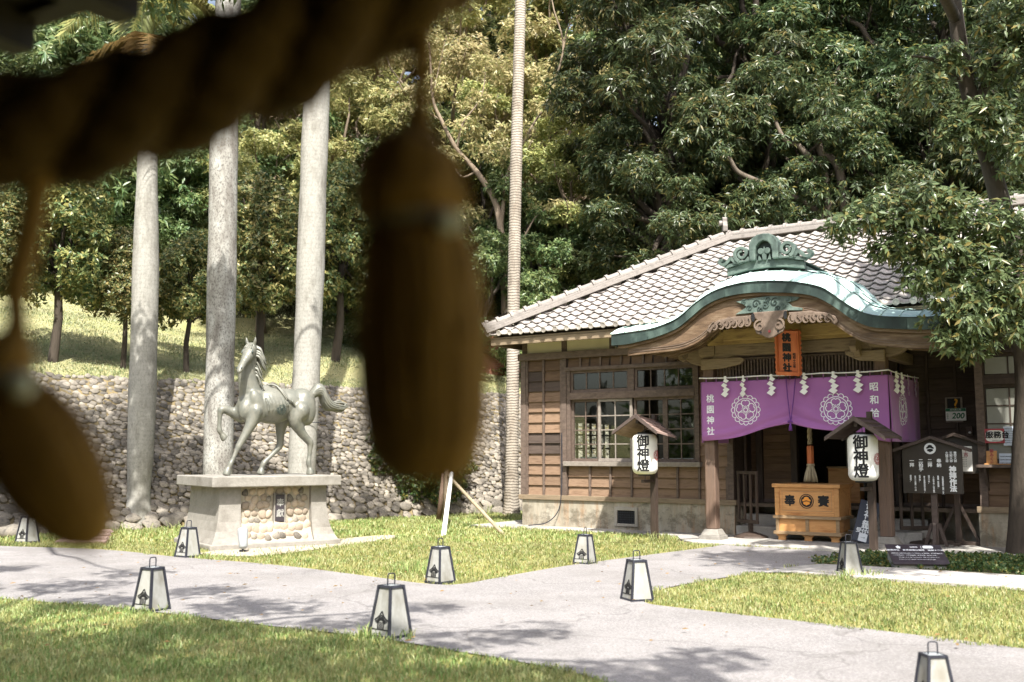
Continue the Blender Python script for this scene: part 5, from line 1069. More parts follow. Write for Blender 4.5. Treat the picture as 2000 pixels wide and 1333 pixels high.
box_part('rail', 'boxwood', -h2+.085, h2-.085, .012, .03, .415, .47); box_part('rail', 'boxwood', -h2+.085, h2-.085, .012, .03, .84, .885)
for x in (-h2+.04, 0, h2-.04): box_part('lower_stile', 'boxtrim', x-.03, x+.03, .02, .04, .155, .365)
pt('carved_frame_line', M['boxtrim'], lambda b: b.ribbon([(-h2+.13,.50),(h2-.13,.50),(h2-.13,.82),(-h2+.13,.82)], .006, .026, .031, None, True), ob)
for y in (.05, BD-.08): 
    for x in (-h2+.1, 0, h2-.1):
        pt('foot', M['boxwood'], lambda b: b.prism([(x-.11,.10),(x+.11,.10),(x+.08,.07),(x+.06,.055),(x+.065,0),(x-.065,0),(x-.06,.055),(x-.08,.07)], y, y+.06), ob, bevel=.005)
box_part('side_stile', 'boxwood', h2-.02, h2-.005, .03, .09, .415, .885); box_part('side_stile', 'boxwood', h2-.02, h2-.005, BD-.08, BD-.02, .415, .885)
text('奉', .19, lambda x, y: (x-.285, .024, y+.655), ob, M['ink'], bold=.008); text('賽', .19, lambda x, y: (x+.285, .024, y+.655), ob, M['ink'], bold=.008)
pc = pt('pine_crest', M['ink'], lambda b: (b.ribbon(circle(0,.66,.115,32), .012, .022, .028, None, True), b.prism(circle(0,.66,.095,28), .024, .028)), ob)
gold = flat('crest_orange', (.75,.30,.05))
def pine(b, s, x, z, y0, y1):
    b.prism([(x+s*a, z+s*q) for a, q in smooth_line([(-.80,.02),(-.72,.30),(-.5,.42),(-.40,.68),(-.12,.80),(.12,.80),(.40,.68),(.5,.42),(.72,.30),(.80,.02),(.5,-.02),(.0,.16),(-.5,-.02),(-.80,.02)], 3)[:-1]], y0, y1)
    b.prism([(x+s*a, z+s*q) for a, q in smooth_line([(-.62,-.22),(.0,-.02),(.62,-.22),(.52,-.55),(.2,-.66),(0,-.80),(-.2,-.66),(-.52,-.55),(-.62,-.22)], 3)[:-1]], y0, y1)
pt('pine_mark', gold, lambda b: pine(b, .09, 0, .66, .020, .0245), pc)
br_ = at_hall('bell_rope', 'twisted bell rope with an orange wooden grip and straw brush end', 'bell rope', *PB(1583, 900, 17.3).xy, 0)
zt = lambda y: PB(1583, y, 17.3).z
for k in range(3): pt('strand', M['hemp'], lambda b: b.tube([(.022*math.cos(2*PI*k/3+z*22), .022*math.sin(2*PI*k/3+z*22), z) for z in np.arange(zt(868), 3.2, .02)], .021, 7), br_, smooth=True)
pt('wooden_grip', M['vermilion'], lambda b: b.lathe([(.055, zt(906)),(.058, zt(906)+.01),(.058, zt(871)-.01),(.052, zt(871))], 6), br_)
for k in range(70):
    a, rr = random.uniform(0, 2*PI), math.sqrt(random.random()); t0 = zt(906); L_ = zt(941) - t0 + random.uniform(-.015,.02)
    if k == 0: bb = MB()
    bb.tube([(.045*rr*math.cos(a), .045*rr*math.sin(a), t0), (.05*rr*math.cos(a), .05*rr*math.sin(a), t0+L_*.15), (.10*rr*math.cos(a), .10*rr*math.sin(a), t0+L_*.6), (.125*rr*math.cos(a), .125*rr*math.sin(a), t0+L_)], .009, 5)
bb.build('straw_brush', M['hemp'], br_, smooth=True, kind='stuff')
pt('binding', M['hemp'], lambda b: b.tube([(.06*math.cos(t), .06*math.sin(t), zt(910)+.002*t) for t in [2*PI*i/12 for i in range(26)]], .010, 6), br_)
# leaning navy board
q0, q1 = W(-5.05, 17.25, .04), None
lb = at_hall('leaning_sign', 'dark navy board with white characters leaning behind the right lamp post', 'sign board', PB(1682,1064,17.2).x, 17.2, .03); lb.rotation_euler = (R(-13), R(13.5), BROT+.15)
pt('board', M['navy'], lambda b: b.box(-.165,.165,0,.03,.02,.72), lb, bevel=.015)
text('御神籤', .155, lambda x, y: (x+.015, -.003, y+.475), lb, M['whiteink'], sp=1.05, bold=.004); text('受付中', .085, lambda x, y: (x, -.003, y+.205), lb, M['whiteink'], vertical=False, bold=.003); text('➡', .12, lambda x, y: (x, -.003, y+.10), lb, M['whiteink'], bold=.006)
# low gates either side of the steps
def gate(name, label, cells, g, foot):
    t = at_hall(name, label, 'low gate', 0, 0, 0, 0, 'dark wooden barrier gates beside the porch steps'); p0, p1, n_, z0, z1, nb = cells
    d = Vector((p1[0]-p0[0], p1[1]-p0[1], 0)); L_ = d.length; an = math.atan2(d.y, d.x); t.location = W(p0[0], p0[1], .035); t.rotation_euler = (0, 0, BROT+an)
    for z in (z0, z1): pt('rail', M['darkwood'], lambda b: b.box(0, L_, -.02, .02, z-.03, z+.03), t, bevel=.005)
    for i in range(nb+1): x = .025+(L_-.05)*i/nb; pt('bar', M['darkwood'], lambda b: b.box(x-.022, x+.022, -.016, .016, z0+.03, z1-.03), t, bevel=.004)
    fx = L_*foot; pt('leg', M['darkwood'], lambda b: b.box(fx-.03, fx+.03, -.03, .03, .06, z0-.03), t); pt('foot', M['darkwood'], lambda b: b.lathe([(.30,0),(.28,.03),(.12,.08),(.04,.10)], 12, (fx,0,0)), t)
gate('barrier_gate', 'dark barred gate between the left porch post and the offering box', ((-6.98,17.55), (-6.50,17.25), 0, .27, 1.12, 3), 0, .62)
gate('barrier_gate', 'dark barred gate right of the right porch post behind the signs', ((-4.2,17.5), (-3.62,18.1), 0, .25, 1.10, 4), 0, .55)
sb = at_hall('stepping_stone', 'rough grey stone block beside the right barrier gate', 'stone block', *PB(1800, 1045, 17.9).xy, .03); pt('block', M['stone'], lambda b: b.frustum([(-.22,-.15,0),(.22,-.15,0),(.22,.15,0),(-.22,.15,0)], [(-.19,-.13,.21),(.18,-.12,.22),(.18,.13,.2),(-.18,.13,.22)]), sb, bevel=.02)
# things seen inside the entrance
nt_ = at_hall('notice_box', 'plain orange wooden box inside the dark entrance behind the right lantern', 'wooden box', PB(1648, 940, 18.9).x, 18.9, .6); zb = PB(1648, 915, 18.9).z - .6
pt('case', M['boxwood'], lambda b: b.box(-.28,.28,0,.3,0,zb), nt_, bevel=.01); pt('lid', M['boxtrim'], lambda b: b.box(-.3,.3,-.02,.32,zb,zb+.03), nt_, bevel=.005)
# ---- signs on stands
def roofed_sign(name, label, u_, n_, hw, z0, z1, za, over, lean, board_m, roof_m, zbase=.035, feet='brace', rz=0.0, th=.035):
    t = at_hall(name, label, 'notice board', u_, n_, zbase, rz); ze = z1
    pt('board', M[board_m], lambda b: b.prism([(-hw,z0),(hw,z0),(hw,ze),(0,za-.02),(-hw,ze)], -th/2, th/2), t, bevel=.003)
    for sg in (-1, 1):
        sl_ = (za-ze)/hw; pt('roof_board', M[roof_m], lambda b: b.prism([(0,za+.035),(sg*(hw+over),ze-over*sl_+.035),(sg*(hw+over),ze-over*sl_-.015),(0,za-.015)], -.10, .10), t, bevel=.004)
    pt('post', M[roof_m], lambda b: b.box(-.045,.045,th/2,th/2+.08,0,za-.05), t, bevel=.004)
    if feet == 'brace':
        for sg in (-1, 1): pt('brace', M[roof_m], lambda b: b.bar((sg*.16,.06,0), (sg*.05,.06,.36), .05, .05), t)
        pt('brace', M[roof_m], lambda b: b.bar((0,-.13,0), (0,.0,.36), .05, .05), t)
    else:
        for sg in (-1, 1): pt('brace', M[roof_m], lambda b: b.bar((sg*.30,.06,.05), (sg*.04,.06,.62), .045, .045), t)
        pt('foot_rail', M[roof_m], lambda b: b.box(-.36,.36,.02,.10,0,.06), t, bevel=.005); pt('foot_rail', M[roof_m], lambda b: b.box(-.04,.04,-.3,.4,0,.06), t, bevel=.005)
    return t
Y1 = 17.25; q = lambda x, y: PB(x, y, Y1)
ks = roofed_sign('custom_sign', 'brown roofed board explaining how to worship, white lettering, white round pine crest', q(1823,960).x, Y1, .445, q(1800,964).z-.035, q(1800,876).z-.035, q(1823,856).z-.035, .13, 0, 'signbrown', 'signroof', rz=.05)
zc0 = (q(1800,964).z + q(1800,876).z)/2 - .035; sgn = lambda dx, dz: (lambda x, y: (x+dx, -.0215, y+zc0+dz))
cr = pt('round_crest', M['whiteink'], lambda b: b.prism(circle(-.02, zc0+.35, .088, 28), -.0225, -.018), ks); pt('pine_mark', M['ink'], lambda b: pine(b, .072, -.02, zc0+.35, -.0255, -.0222), cr)
text('神拜作法', .105, sgn(.30,-.13), ks, M['whiteink'], sp=.95, bold=.006)
for i, s_ in enumerate(('豐受大神', '天照大神', '大國主命')): text(s_, .046, sgn(.345-.06*i, .215), ks, M['whiteink'], sp=.92, bold=.001)
for i, s_ in enumerate(('奉納', '二拜', '二拍手', '一拜')): text(s_, .068, sgn(.105-.135*i, .12-.0345*(len(s_)-2)), ks, M['whiteink'], sp=.98, bold=.003)
for i, s_ in enumerate(('先將賽錢輕輕投入箱內，再入', '賽錢箱，輕搖鈴鐺。', '入十度站立後，行兩次鞠躬', '深深九十度。', '雙手合掌胸前並拍手兩次，', '祈禱心願。', '再次九十度鞠躬，行一拜', '感謝神明。')):
    text(s_, .027, sgn(.15-.068*i, -.06-.0128*len(s_)), ks, M['whiteink'], sp=.80, bold=.001)
Y2 = 17.75; q2 = lambda x, y: PB(x, y, Y2)
k2 = roofed_sign('notice_stand', 'dark roofed notice stand on a cross foot with a pale sheet, behind the worship sign', q2(1868,960).x, Y2, .36, q2(1868,925).z-.035, q2(1868,866).z-.035, q2(1868,850).z-.035, .10, 0, 'signbrown', 'darkwood', feet='cross', rz=.05)
c2 = q2(1881,900); pt('paper_sheet', M['washi'], lambda b: b.box(-.08,.26,-.024,-.018,q2(1881,921).z-.035,q2(1881,872).z-.035), k2)
for i, s_ in enumerate(('大吉', '中吉')): text(s_, .07, lambda x, y, i=i: (x+.02+.15*i, -.026, y+q2(1881,884).z-.035), k2, M['red'], bold=.002)
for i in range(5): text('神社参拝のご案内心得', .018, lambda x, y, i=i: (x+.09, -.026, y+q2(1881,894).z-.035-.035*i), k2, M['ink'], vertical=False)
# slanted plaque on a granite block, by the stone path
pl_ = thing('slanted_plaque', 'low dark plaque with white text on a slanted granite block in the ivy', 'plaque', G(1800,1112), -.12)
hw = .355; pt('granite_block', M['granite'], lambda b: b.prism([(.0,-.02),(.42,-.02),(.42,.245),(.0,.06)], -hw+.03, hw-.03, lambda a, z, d: (d, a, z)), pl_, bevel=.006)
sl2 = math.atan2(.21, .46); du = Vector((0, math.cos(sl2), math.sin(sl2))); dn = Vector((0, -math.sin(sl2), math.cos(sl2))); o2 = Vector((0,-.03,.05))
pt('plate', M['slate'], lambda b: b.prism([(-hw,0),(hw,0),(hw,.50),(-hw,.50)], 0, .022, lambda a, z, d: tuple(o2 + Vector((a,0,0)) + du*z + dn*d)), pl_, bevel=.003)
pf = lambda dx, dz: (lambda x, y: tuple(o2 + Vector((x+dx,0,0)) + du*(y+dz) + dn*.0245))
text('桃園神社　歷史建築社務所　昭和十三年', .040, pf(.0,.345), pl_, M['whiteink'], vertical=False, bold=.001)
for i, s_ in enumerate(('桃園神社社務所為昭和十三年興建之木造建築，屋頂覆蓋黑瓦', '入口設唐破風，以檜木雕飾，保存完整，為市定古蹟。', 'The office of the shrine was built in 1938 with cypress wood', 'and is preserved together with the main hall and gates.')):
    text(s_, .024 if i < 2 else .021, pf(.0 if i % 2 == 0 else -.03, .265-.052*i), pl_, M['whiteink'], vertical=False)
pt('plum_mark', M['whiteink'], lambda b: b.prism([(-.2+.035*math.cos(PI/2+2*PI*i/10)*(1 if i % 2 == 0 else .7), .425+.042*math.sin(PI/2+2*PI*i/10)*(1 if i % 2 == 0 else .7)) for i in range(10)], .022, .0245, lambda a, z, d: tuple(o2 + Vector((a,0,0)) + du*z + dn*d)), pl_)
text('社務所', .034, pf(.0,.425), pl_, M['whiteink'], vertical=False, bold=.001); pt('divider_mark', M['whiteink'], lambda b: b.prism([(.085,.395),(.092,.395),(.102,.46),(.095,.46)], .022, .0245, lambda a, z, d: tuple(o2 + Vector((a,0,0)) + du*z + dn*d)), pl_)
pt('pale_label', M['whiteink'], lambda b: b.prism([(.115,.40),(.235,.40),(.25,.42),(.245,.455),(.22,.468),(.135,.468),(.115,.45)], .022, .0245, lambda a, z, d: tuple(o2 + Vector((a,0,0)) + du*z + dn*d)), pl_)
# ---- small things on the shaded wall and the counter
q3 = lambda x, y: PB(x, y, YR-.05)
a_, b_ = q3(1848,778), q3(1880,824); fp = at_hall('framed_notice', 'pale framed notice with a yellow question mark on the dark wall', 'framed notice', (a_.x+b_.x)/2, YR-.05, (a_.z+b_.z)/2); fw, fh = (b_.x-a_.x)/2, (a_.z-b_.z)/2
pt('frame', M['frame_grey'], lambda b: b.ribbon([(-fw,-fh),(fw,-fh),(fw,fh),(-fw,fh)], .035, -.03, .01, None, True), fp); pt('panel', M['ink'], lambda b: b.box(-fw,fw,-.012,.0,-fh,fh), fp)
yl = flat('yellow_print', (.75,.38,.03)); text('?', .24, lambda x, y: (x+.03, -.016, y+.09), fp, yl, bold=.004)
nb_ = at_hall('number_plate', 'white and green plate reading 200 below the yellow question mark', 'number plate', q3(1868,810).x, YR-.095, q3(1868,810).z)
gr_ = flat('plate_green', (.03,.16,.09)); pt('plate', M['whiteink'], lambda b: b.box(-.16,.16,-.006,.008,-.105,.105), nb_, bevel=.002); pt('green_band', gr_, lambda b: b.box(-.158,.158,-.009,-.0065,.05,.102), nb_)
text('200', .13, lambda x, y: (x+.04+y*.18, -.010, y-.028), nb_, gr_, vertical=False, bold=.004); text('桃園區', .032, lambda x, y: (x-.13, -.010, y-.03), nb_, gr_, bold=.0); text('成功路三段', .036, lambda x, y: (x+.0, -.0115, y+.076), nb_, M['whiteink'], vertical=False)
pb_ = at_hall('push_bell', 'small door bell box on the dark wall beside the notice stand roof', 'door bell', q3(1894,842).x, YR-.07, q3(1894,842).z); pt('case', M['signroof'], lambda b: b.box(-.05,.05,-.02,.04,-.08,.08), pb_, bevel=.006); pt('button', M['white'], lambda b: b.lathe([(.02,0),(.02,.012),(.012,.018)], 12), pb_).matrix_basis = Matrix.Translation((.01,-.02,-.03)) @ Matrix.Rotation(PI/2, 4, 'X')
q4 = lambda x, y: PB(x, y, YF-.06); a_, b_ = q4(1923,838), q4(1963,866)
sv = at_hall('service_sign', 'red sign with white rounded field reading service desk in the window', 'sign', (a_.x+b_.x)/2, YF-.07, (a_.z+b_.z)/2); fw, fh = (b_.x-a_.x)/2, (a_.z-b_.z)/2
pt('panel', M['red'], lambda b: b.box(-fw,fw,-.006,.006,-fh,fh), sv, bevel=.002); pt('white_field', M['washi'], lambda b: b.prism([(fw*.92*math.copysign(abs(math.cos(t))**.5, math.cos(t)), fh*.78*math.copysign(abs(math.sin(t))**.6, math.sin(t))) for t in [2*PI*i/28 for i in range(28)]], -.009, -.0065), sv)
text('服務台', .115, lambda x, y: (x+.04, -.011, y+.01), sv, M['ink'], vertical=False, bold=.004); text('SERVICE CENTER', .026, lambda x, y: (x+.06, -.011, y-.075), sv, M['ink'], vertical=False)
pt('leaf_mark', M['ink'], lambda b: b.ribbon(circle(-fw*.72, 0, .03, 14), .005, -.011, -.0095, None, True), sv)
p_ = q4(1974,852); nv = at_hall('taped_notice', 'blue-white paper notice taped to the window right of the red sign', 'paper notice', p_.x, YF-.07, p_.z); pap = flat('bluish_paper', (.50,.56,.66)); pt('sheet', pap, lambda b: b.box(-.10,.10,-.003,.003,-.15,.15), nv)
for i in range(7): text('營業時間 09:00-17:00', .018, lambda x, y, i=i: (x, -.0045, y+.11-.036*i), nv, M['ink'], vertical=False)
p_ = q4(1938,915); ws = at_hall('fortune_stand', 'upright orange wooden block with dark red characters on the counter', 'wooden sign', PB(1938,914,YF-.2).x, YF-.2, 1.317); hh = PB(1938,881,YF-.2).z - 1.317; pt('base', M['boxwood'], lambda b: b.box(-.10,.10,-.06,.06,0,.02), ws); pt('block', M['boxwood'], lambda b: b.box(-.075,.075,-.025,.025,.02,hh), ws, bevel=.006)
text('御みくじ', .06, lambda x, y: (x+.005, -.028, y+hh*.54), ws, M['red'], sp=1.05, bold=.002)
bc = at_hall('brochure_stand', 'pale printed leaflet propped up on the counter beside the orange block', 'leaflet', PB(1966,914,YF-.2).x, YF-.2, 1.317); bh = PB(1966,886,YF-.2).z - 1.317; pt('leaflet', pap, lambda b: b.prism([(-.10,.0),(.10,.0),(.10,bh),(-.10,bh)], 0, .004, lambda a, z, d: (a, d+z*.15, z)), bc); pt('rest', M['boxwood'], lambda b: b.box(-.12,.12,-.02,.08,0,.015), bc)
for i in range(4): text('桃園神社導覽地圖', .02, lambda x, y, i=i: (x-.01, (y+bh-.05-.05*i)*.15-.002, y+bh-.05-.05*i), bc, M['ink'], vertical=False)
# ---- paper lamp posts
def lamp_post(label, u_, n_, zr, tilt, bright, zb=0.0):
    p = W(u_, n_, zb); t = thing('lamp_post', label, 'lamp post', p, 0, 'roofed lamp posts with big paper lanterns before the porch'); al = R(48); r_ = Vector((math.cos(al), math.sin(al), 0)); c_ = Vector((math.sin(al), -math.cos(al), 0))
    rm = 'lamproof' if bright else 'signroof'  # light put into the colour: pale boards on the lit roof, dark on the shaded
    pt('post', M['darkwood'], lambda b: b.box(-.05,.05,-.05,.05,-.05,zr+.02), t, bevel=.004).rotation_euler = (0,0,al)
    ro = pt('roof', M[rm], lambda b: (b.box(-.56,.06,-.022,.022,.0,.055),), t, bevel=.004); ro.location = (0, 0, zr); ro.rotation_euler = (0, tilt, al)
    pt('finial', M['darkwood'], lambda b: b.box(-.02,.06,-.035,.035,.05,.15), ro, bevel=.004)
    for sg in (-1, 1):
        for k_ in range(4):
            w0 = .02 + k_*.105; pt('roof_board', M[rm], lambda b: b.prism([(sg*w0, .045-.66*w0-.004), (sg*(w0+.118), .045-.66*(w0+.118)+.020), (sg*(w0+.118), .025-.66*(w0+.118)+.004), (sg*w0, .025-.66*w0)], -.55, .05, lambda a, z, d: (d, a, z)), ro, bevel=.002)
        for x in (-.57, .045): pt('bargeboard', M['signroof'], lambda b: b.prism([(0,.07),(sg*.47,.07-.31),(sg*.47,.01-.31),(0,-.005)], x, x+.025, lambda a, z, d: (d, a, z)), ro, bevel=.003)
    pt('roof_beam', M['darkwood'], lambda b: b.box(-.5,.05,-.025,.025,-.09,-.03), ro)
    lz1, lz0 = zr-.16, zr-.16-.80; ctr = -r_*.27
    prof = []
    for i in range(57):
        z = i/56; f = 1 if .16 < z < .84 else math.sqrt(max(0, 1-((.16-min(z,1-z))/.16)**2))*.42+.58
        prof.append((.222*f*(1 - .012*(i % 2)), .06 + z*.70))
    bd = pt('paper_lantern', M['washi'], lambda b: b.lathe(prof, 32, (ctr.x, ctr.y, lz0)), t, smooth=True)
    pt('lantern_cap', M['ink'], lambda b: b.lathe([(.125,.745),(.125,.79),(.11,.79)], 20, (ctr.x, ctr.y, lz0)), bd); pt('lantern_ring', M['ink'], lambda b: b.lathe([(.12,.035),(.125,.035),(.125,.07)], 20, (ctr.x, ctr.y, lz0)), bd)
    pt('bracket', M['darkwood'], lambda b: b.bar(ctr*1.3 + Vector((0,0,lz0-.06)), Vector((0,0,lz0-.06)), .06, .055), t, bevel=.003)
    pt('hook', M['iron'], lambda b: (b.tube([ctr+Vector((0,0,lz0+.04)), ctr+Vector((0,0,lz0-.03))], .006, 6), b.tube([ctr+Vector((0,0,lz0+.78)), ctr+Vector((0,0,zr-.06))], .006, 6)), t)
    dc = Vector((-p.x, -p.y, 0)); ph0 = math.atan2(dc.y, dc.x)
    def wrap(ph, dz, rr=.2245): return lambda x, y: (ctr.x + rr*math.cos(ph0+ph+x/.222), ctr.y + rr*math.sin(ph0+ph+x/.222), lz0+.41+dz+y)
    text('御神燈', .225, wrap(-.14, .0), bd, M['ink'], sp=.93, bold=.007, cell=.03)
    crest(bd, lambda a, z, d: wrap(1.15, -.02, .224+d)(a, z), .085, M['red'])
    return t
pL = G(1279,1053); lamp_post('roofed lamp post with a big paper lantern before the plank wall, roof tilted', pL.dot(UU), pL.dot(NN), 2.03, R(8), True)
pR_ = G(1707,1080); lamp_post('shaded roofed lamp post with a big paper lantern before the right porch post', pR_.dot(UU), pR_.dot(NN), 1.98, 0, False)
# ---- path lanterns
def path_lantern(label, px, py, h, rz, dz=0.0, first=[None]):
    p = G(px, py)
    if first[0] is None:
        t = thing('path_lantern', label, 'path lantern', (0,0,0), 0, 'white path lanterns along the drive'); b0, t0, H = .116, .066, .40
        cor = lambda z: b0 + (t0-b0)*z/H
        for sx in (-1, 1):
            for sy in (-1, 1): pt('corner_bar', M['iron'], lambda b: b.frustum([(sx*b0-.010,sy*b0-.010,.0),(sx*b0+.010,sy*b0-.010,.0),(sx*b0+.010,sy*b0+.010,.0),(sx*b0-.010,sy*b0+.010,.0)], [(sx*t0-.009,sy*t0-.009,H),(sx*t0+.009,sy*t0-.009,H),(sx*t0+.009,sy*t0+.009,H),(sx*t0-.009,sy*t0+.009,H)]), t)
        for k_ in range(4):
            Rz = Matrix.Rotation(k_*PI/2, 4, 'Z'); fr = lambda a, z, d: tuple(Rz @ Vector((a, -(cor(z)+d), z)))
            pt('panel', M['acrylic'], lambda b: b.prism([(-b0+.012,.03),(b0-.012,.03),(t0-.01,H-.015),(-t0+.01,H-.015)], -.012, -.004, fr), t)
            pt('base_bar', M['iron'], lambda b: b.prism([(-b0,-.02),(b0,-.02),(cor(.03),.03),(-cor(.03),.03)], -.008, .006, fr), t); pt('top_bar', M['iron'], lambda b: b.prism([(-t0,H-.02),(t0,H-.02),(t0,H),(-t0,H)], -.008, .005, fr), t)
            if k_ == 3:
                e = pt('shrine_mark', M['ink'], lambda b: (b.ribbon(smooth_line([(-0.074,.140),(-0.042,.158),(-0.017,.182),(0,.205),(0.017,.182),(0.042,.158),(0.074,.140)], 3), .011, -.004, -.001, fr), b.ribbon(smooth_line([(-0.066,.128),(-0.038,.143),(-0.015,.165),(0,.178),(0.015,.165),(0.038,.143),(0.066,.128)], 3), .007, -.004, -.001, fr),
                    b.prism([(-0.057,.122),(-0.025,.148),(0,.168),(0.025,.148),(0.057,.122),(0.038,.115),(0.038,.075),(0.025,.075),(0.029,.115),(0.017,.135),(0,.14),(-0.017,.135),(-0.029,.115),(-0.025,.075),(-0.038,.075),(-0.038,.115)], -.004, -.001, fr), b.ribbon([(-.104,.072),(.104,.072)], .007, -.004, -.001, fr),
                    [b.ribbon([(x,.076),(x*1.05,.128)], .004, -.004, -.001, fr) for x in (-.018,-.009,.0,.009,.018)]), t)
        pt('top_plate', M['greylamp'], lambda b: b.box(-t0+.008,t0-.008,-t0+.008,t0-.008,H-.012,H-.003), t)
        hd = smooth_line([(-.036,0,H-.01),(-.036,0,H+.06),(-.028,0,H+.083),(.0,0,H+.085),(.028,0,H+.083),(.036,0,H+.06),(.036,0,H-.01)], 3); pt('handle', M['iron'], lambda b: b.tube(hd, .0055, 6), t, smooth=True)
        first[0] = t
    else: t = copy_tree(first[0]); t['label'] = label
    t.location = p + Vector((0,0,dz)); s = h; t.scale = (s, s, s); t.rotation_euler = (random.uniform(-.02,.02), random.uniform(-.02,.02), rz); return t
def face_rz(px, py, off): p = G(px, py); return math.atan2(p.y, p.x) - PI/2 + off
for lab, px, py, h, off in [
   ('path lantern beside the dark boulders at the far left edge', 53, 1061, 1.12, R(40)),
   ('path lantern standing at the left foot of the horse pedestal', 366, 1089, 1.08, R(38)),
   ('path lantern rising from the grass edge of the front lawn, left', 295, 1194, 1.04, R(42)),
   ('path lantern in the front lawn edge right below the big tassel', 762, 1246, 1.06, R(42)),
   ('path lantern with a stained panel beside the spiky grass tuft', 860, 1139, 1.05, R(42)),
   ('path lantern on the lawn before the plank wall, crest on its narrow right side', 1142, 1102, 1.0, R(63)),
   ('path lantern at the pointed left tip of the right lawn', 1244, 1174, 1.04, R(28)),
   ('path lantern by the stone path, below the shaded lamp post', 1660, 1124, 1.02, R(22)),
   ('path lantern cut off by the bottom edge of the picture', 1827, 1386, .80, R(28))]:
    path_lantern(lab, px, py, h, face_rz(px, py, off))
# ---- floodlight, wooden drain cover
fl = thing('floodlight', 'small grey garden floodlight aimed up before the horse pedestal', 'floodlight', G(474,1079), 0); dv = Vector((-.10, .25, .55)).normalized()
hd = Vector((0,0,.17)); pt('housing', M['greylamp'], lambda b: b.tube([hd - dv*.13, hd - dv*.11, hd - dv*.0, hd + dv*.12, hd + dv*.14], [.03,.055,.062,.068,.066], 14), fl, smooth=True); pt('stake', M['iron'], lambda b: (b.tube([(0,0,-.02),(0,0,.09)], .015, 8), b.box(-.04,.04,-.03,.03,.0,.03)), fl)
fl.scale = (1.15,1.15,1.15)
dc_ = thing('wooden_cover', 'low sloping weathered plank cover in the grass by the far left boulders', 'plank cover', G(155,1062), R(-10))
for i in range(4): pt('plank', M['lamproof'], lambda b: b.frustum([(-.45+.015*i,i*.11,.0+.05*i),(.45-.03*i,i*.11,.05*i),(.45-.03*i,i*.11+.10,.05*i+.02),(-.45+.06*i,i*.11+.10,.05*i+.02)], [(-.45+.06*i,i*.11,.03+.05*i),(.45-.03*i,i*.11,.03+.05*i),(.45-.05*i,i*.11+.10,.05*i+.06),(-.44+.08*i,i*.11+.10,.05*i+.06)]), dc_)
# ================================================================== HORSE PEDESTAL AND BRONZE HORSE
PA = R(35); PC = Vector((-4.62, 16.0, 0)); PEX = Vector((math.cos(PA), math.sin(PA), 0)); PEY = Vector((-math.sin(PA), math.cos(PA), 0)); PL_, PW_ = 2.12, 1.75
ped = thing('statue_pedestal', 'stone pedestal clad in round cobbles under the bronze horse', 'pedestal', PC, PA)
pt('footing', M['stone'], lambda b: b.box(-.04, PL_+.04, -.04, PW_+.04, -.06, .09), ped, bevel=.02)
lay = [(.09, 0), (.17, .045), (.28, .09), (.42, .125), (.62, .15), (.965, .16)]
def pier(b, xa, xb, side):
    for (z0, i0), (z1, i1) in zip(lay[:-1], lay[1:]):
        f = lambda i: ((xa+i, xb) if side < 0 else (xa, xb-i)); (a0, b0), (a1, b1) = f(i0), f(i1)
        b.frustum([(a0,i0,z0),(b0,i0,z0),(b0,PW_-i0,z0),(a0,PW_-i0,z0)], [(a1,i1,z1),(b1,i1,z1),(b1,PW_-i1,z1),(a1,PW_-i1,z1)])
for nm, xa, xb, sd_ in (('pier', .0, .50, -1), ('pier', PL_-.42, PL_, 1)): pt(nm, M['stone'], lambda b: pier(b, xa, xb, sd_), ped)
pt('core', M['mortar'], lambda b: b.box(.50, PL_-.42, .235, PW_-.235, .09, .965), ped)
pt('mortar_slope', M['mortar'], lambda b: b.frustum([(.50,.06,.09),(PL_-.42,.06,.09),(PL_-.42,.24,.09),(.50,.24,.09)], [(.50,.225,.40),(PL_-.42,.225,.40),(PL_-.42,.24,.40),(.50,.24,.40)]), ped)
pt('top_slab', M['stone'], lambda b: b.box(-.03, PL_+.03, -.03, PW_+.03, .965, 1.13), ped, bevel=.015)
pst = [stone_mesh(40+i, 2, .6) for i in range(5)]
for i, me in enumerate(pst): me.materials.append(M['cobble'] if i == 4 else M['cobble_tan'])
rs = random.Random(12); rows = [(.17,9,.085),(.29,9,.085),(.41,10,.068),(.53,9,.062),(.65,9,.062),(.77,9,.068),(.885,8,.072)]
for ri, (z, n_, r_) in enumerate(rows):
    for c_ in range(n_):
        x = .55 + (PL_-.42-.60)*(c_+.5+(.25 if ri % 2 else -.1)+rs.uniform(-.15,.15))/n_; zz = z + rs.uniform(-.022,.022)
        if 1.02 < x < 1.30 and .40 < zz < .86: continue
        if x > PL_-.46 or x < .53: continue
        yy = .235 if zz > .40 else .06 + .17*(zz-.09)/.31
        o = link('cobble', rs.choice(pst), ped); o.location = (x, yy, zz); k_ = r_*rs.uniform(.8,1.15); o.scale = (k_, k_*.9, k_*rs.uniform(.85,1.25)); o.rotation_euler = (PI/2, rs.uniform(-.8,.8), 0); o.scale = (k_*rs.uniform(.8,1.05), k_*rs.uniform(.95,1.35), k_*.62)
pl2 = pt('dedication_plate', M['slate'], lambda b: b.box(1.09,1.24,.165,.23,.39,.82), ped, bevel=.006)
pt('plate_border', M['stone'], lambda b: b.ribbon([(1.075,.375),(1.255,.375),(1.255,.835),(1.075,.835)], .025, .175, .235, None, True), pl2)
text('奉獻', .135, lambda x, y: (1.165+x, .162, .605+y), pl2, M['granite'], sp=1.25, bold=.002)
HP = PC + PEX*(PL_*.5+.25) + PEY*(PW_*.47) + Vector((0,0,1.13))
horse = thing('horse_statue', 'patinated bronze horse statue stepping with one foreleg raised and head turned', 'statue', HP, PA + PI); horse.scale = (.83, 1.0, .995)
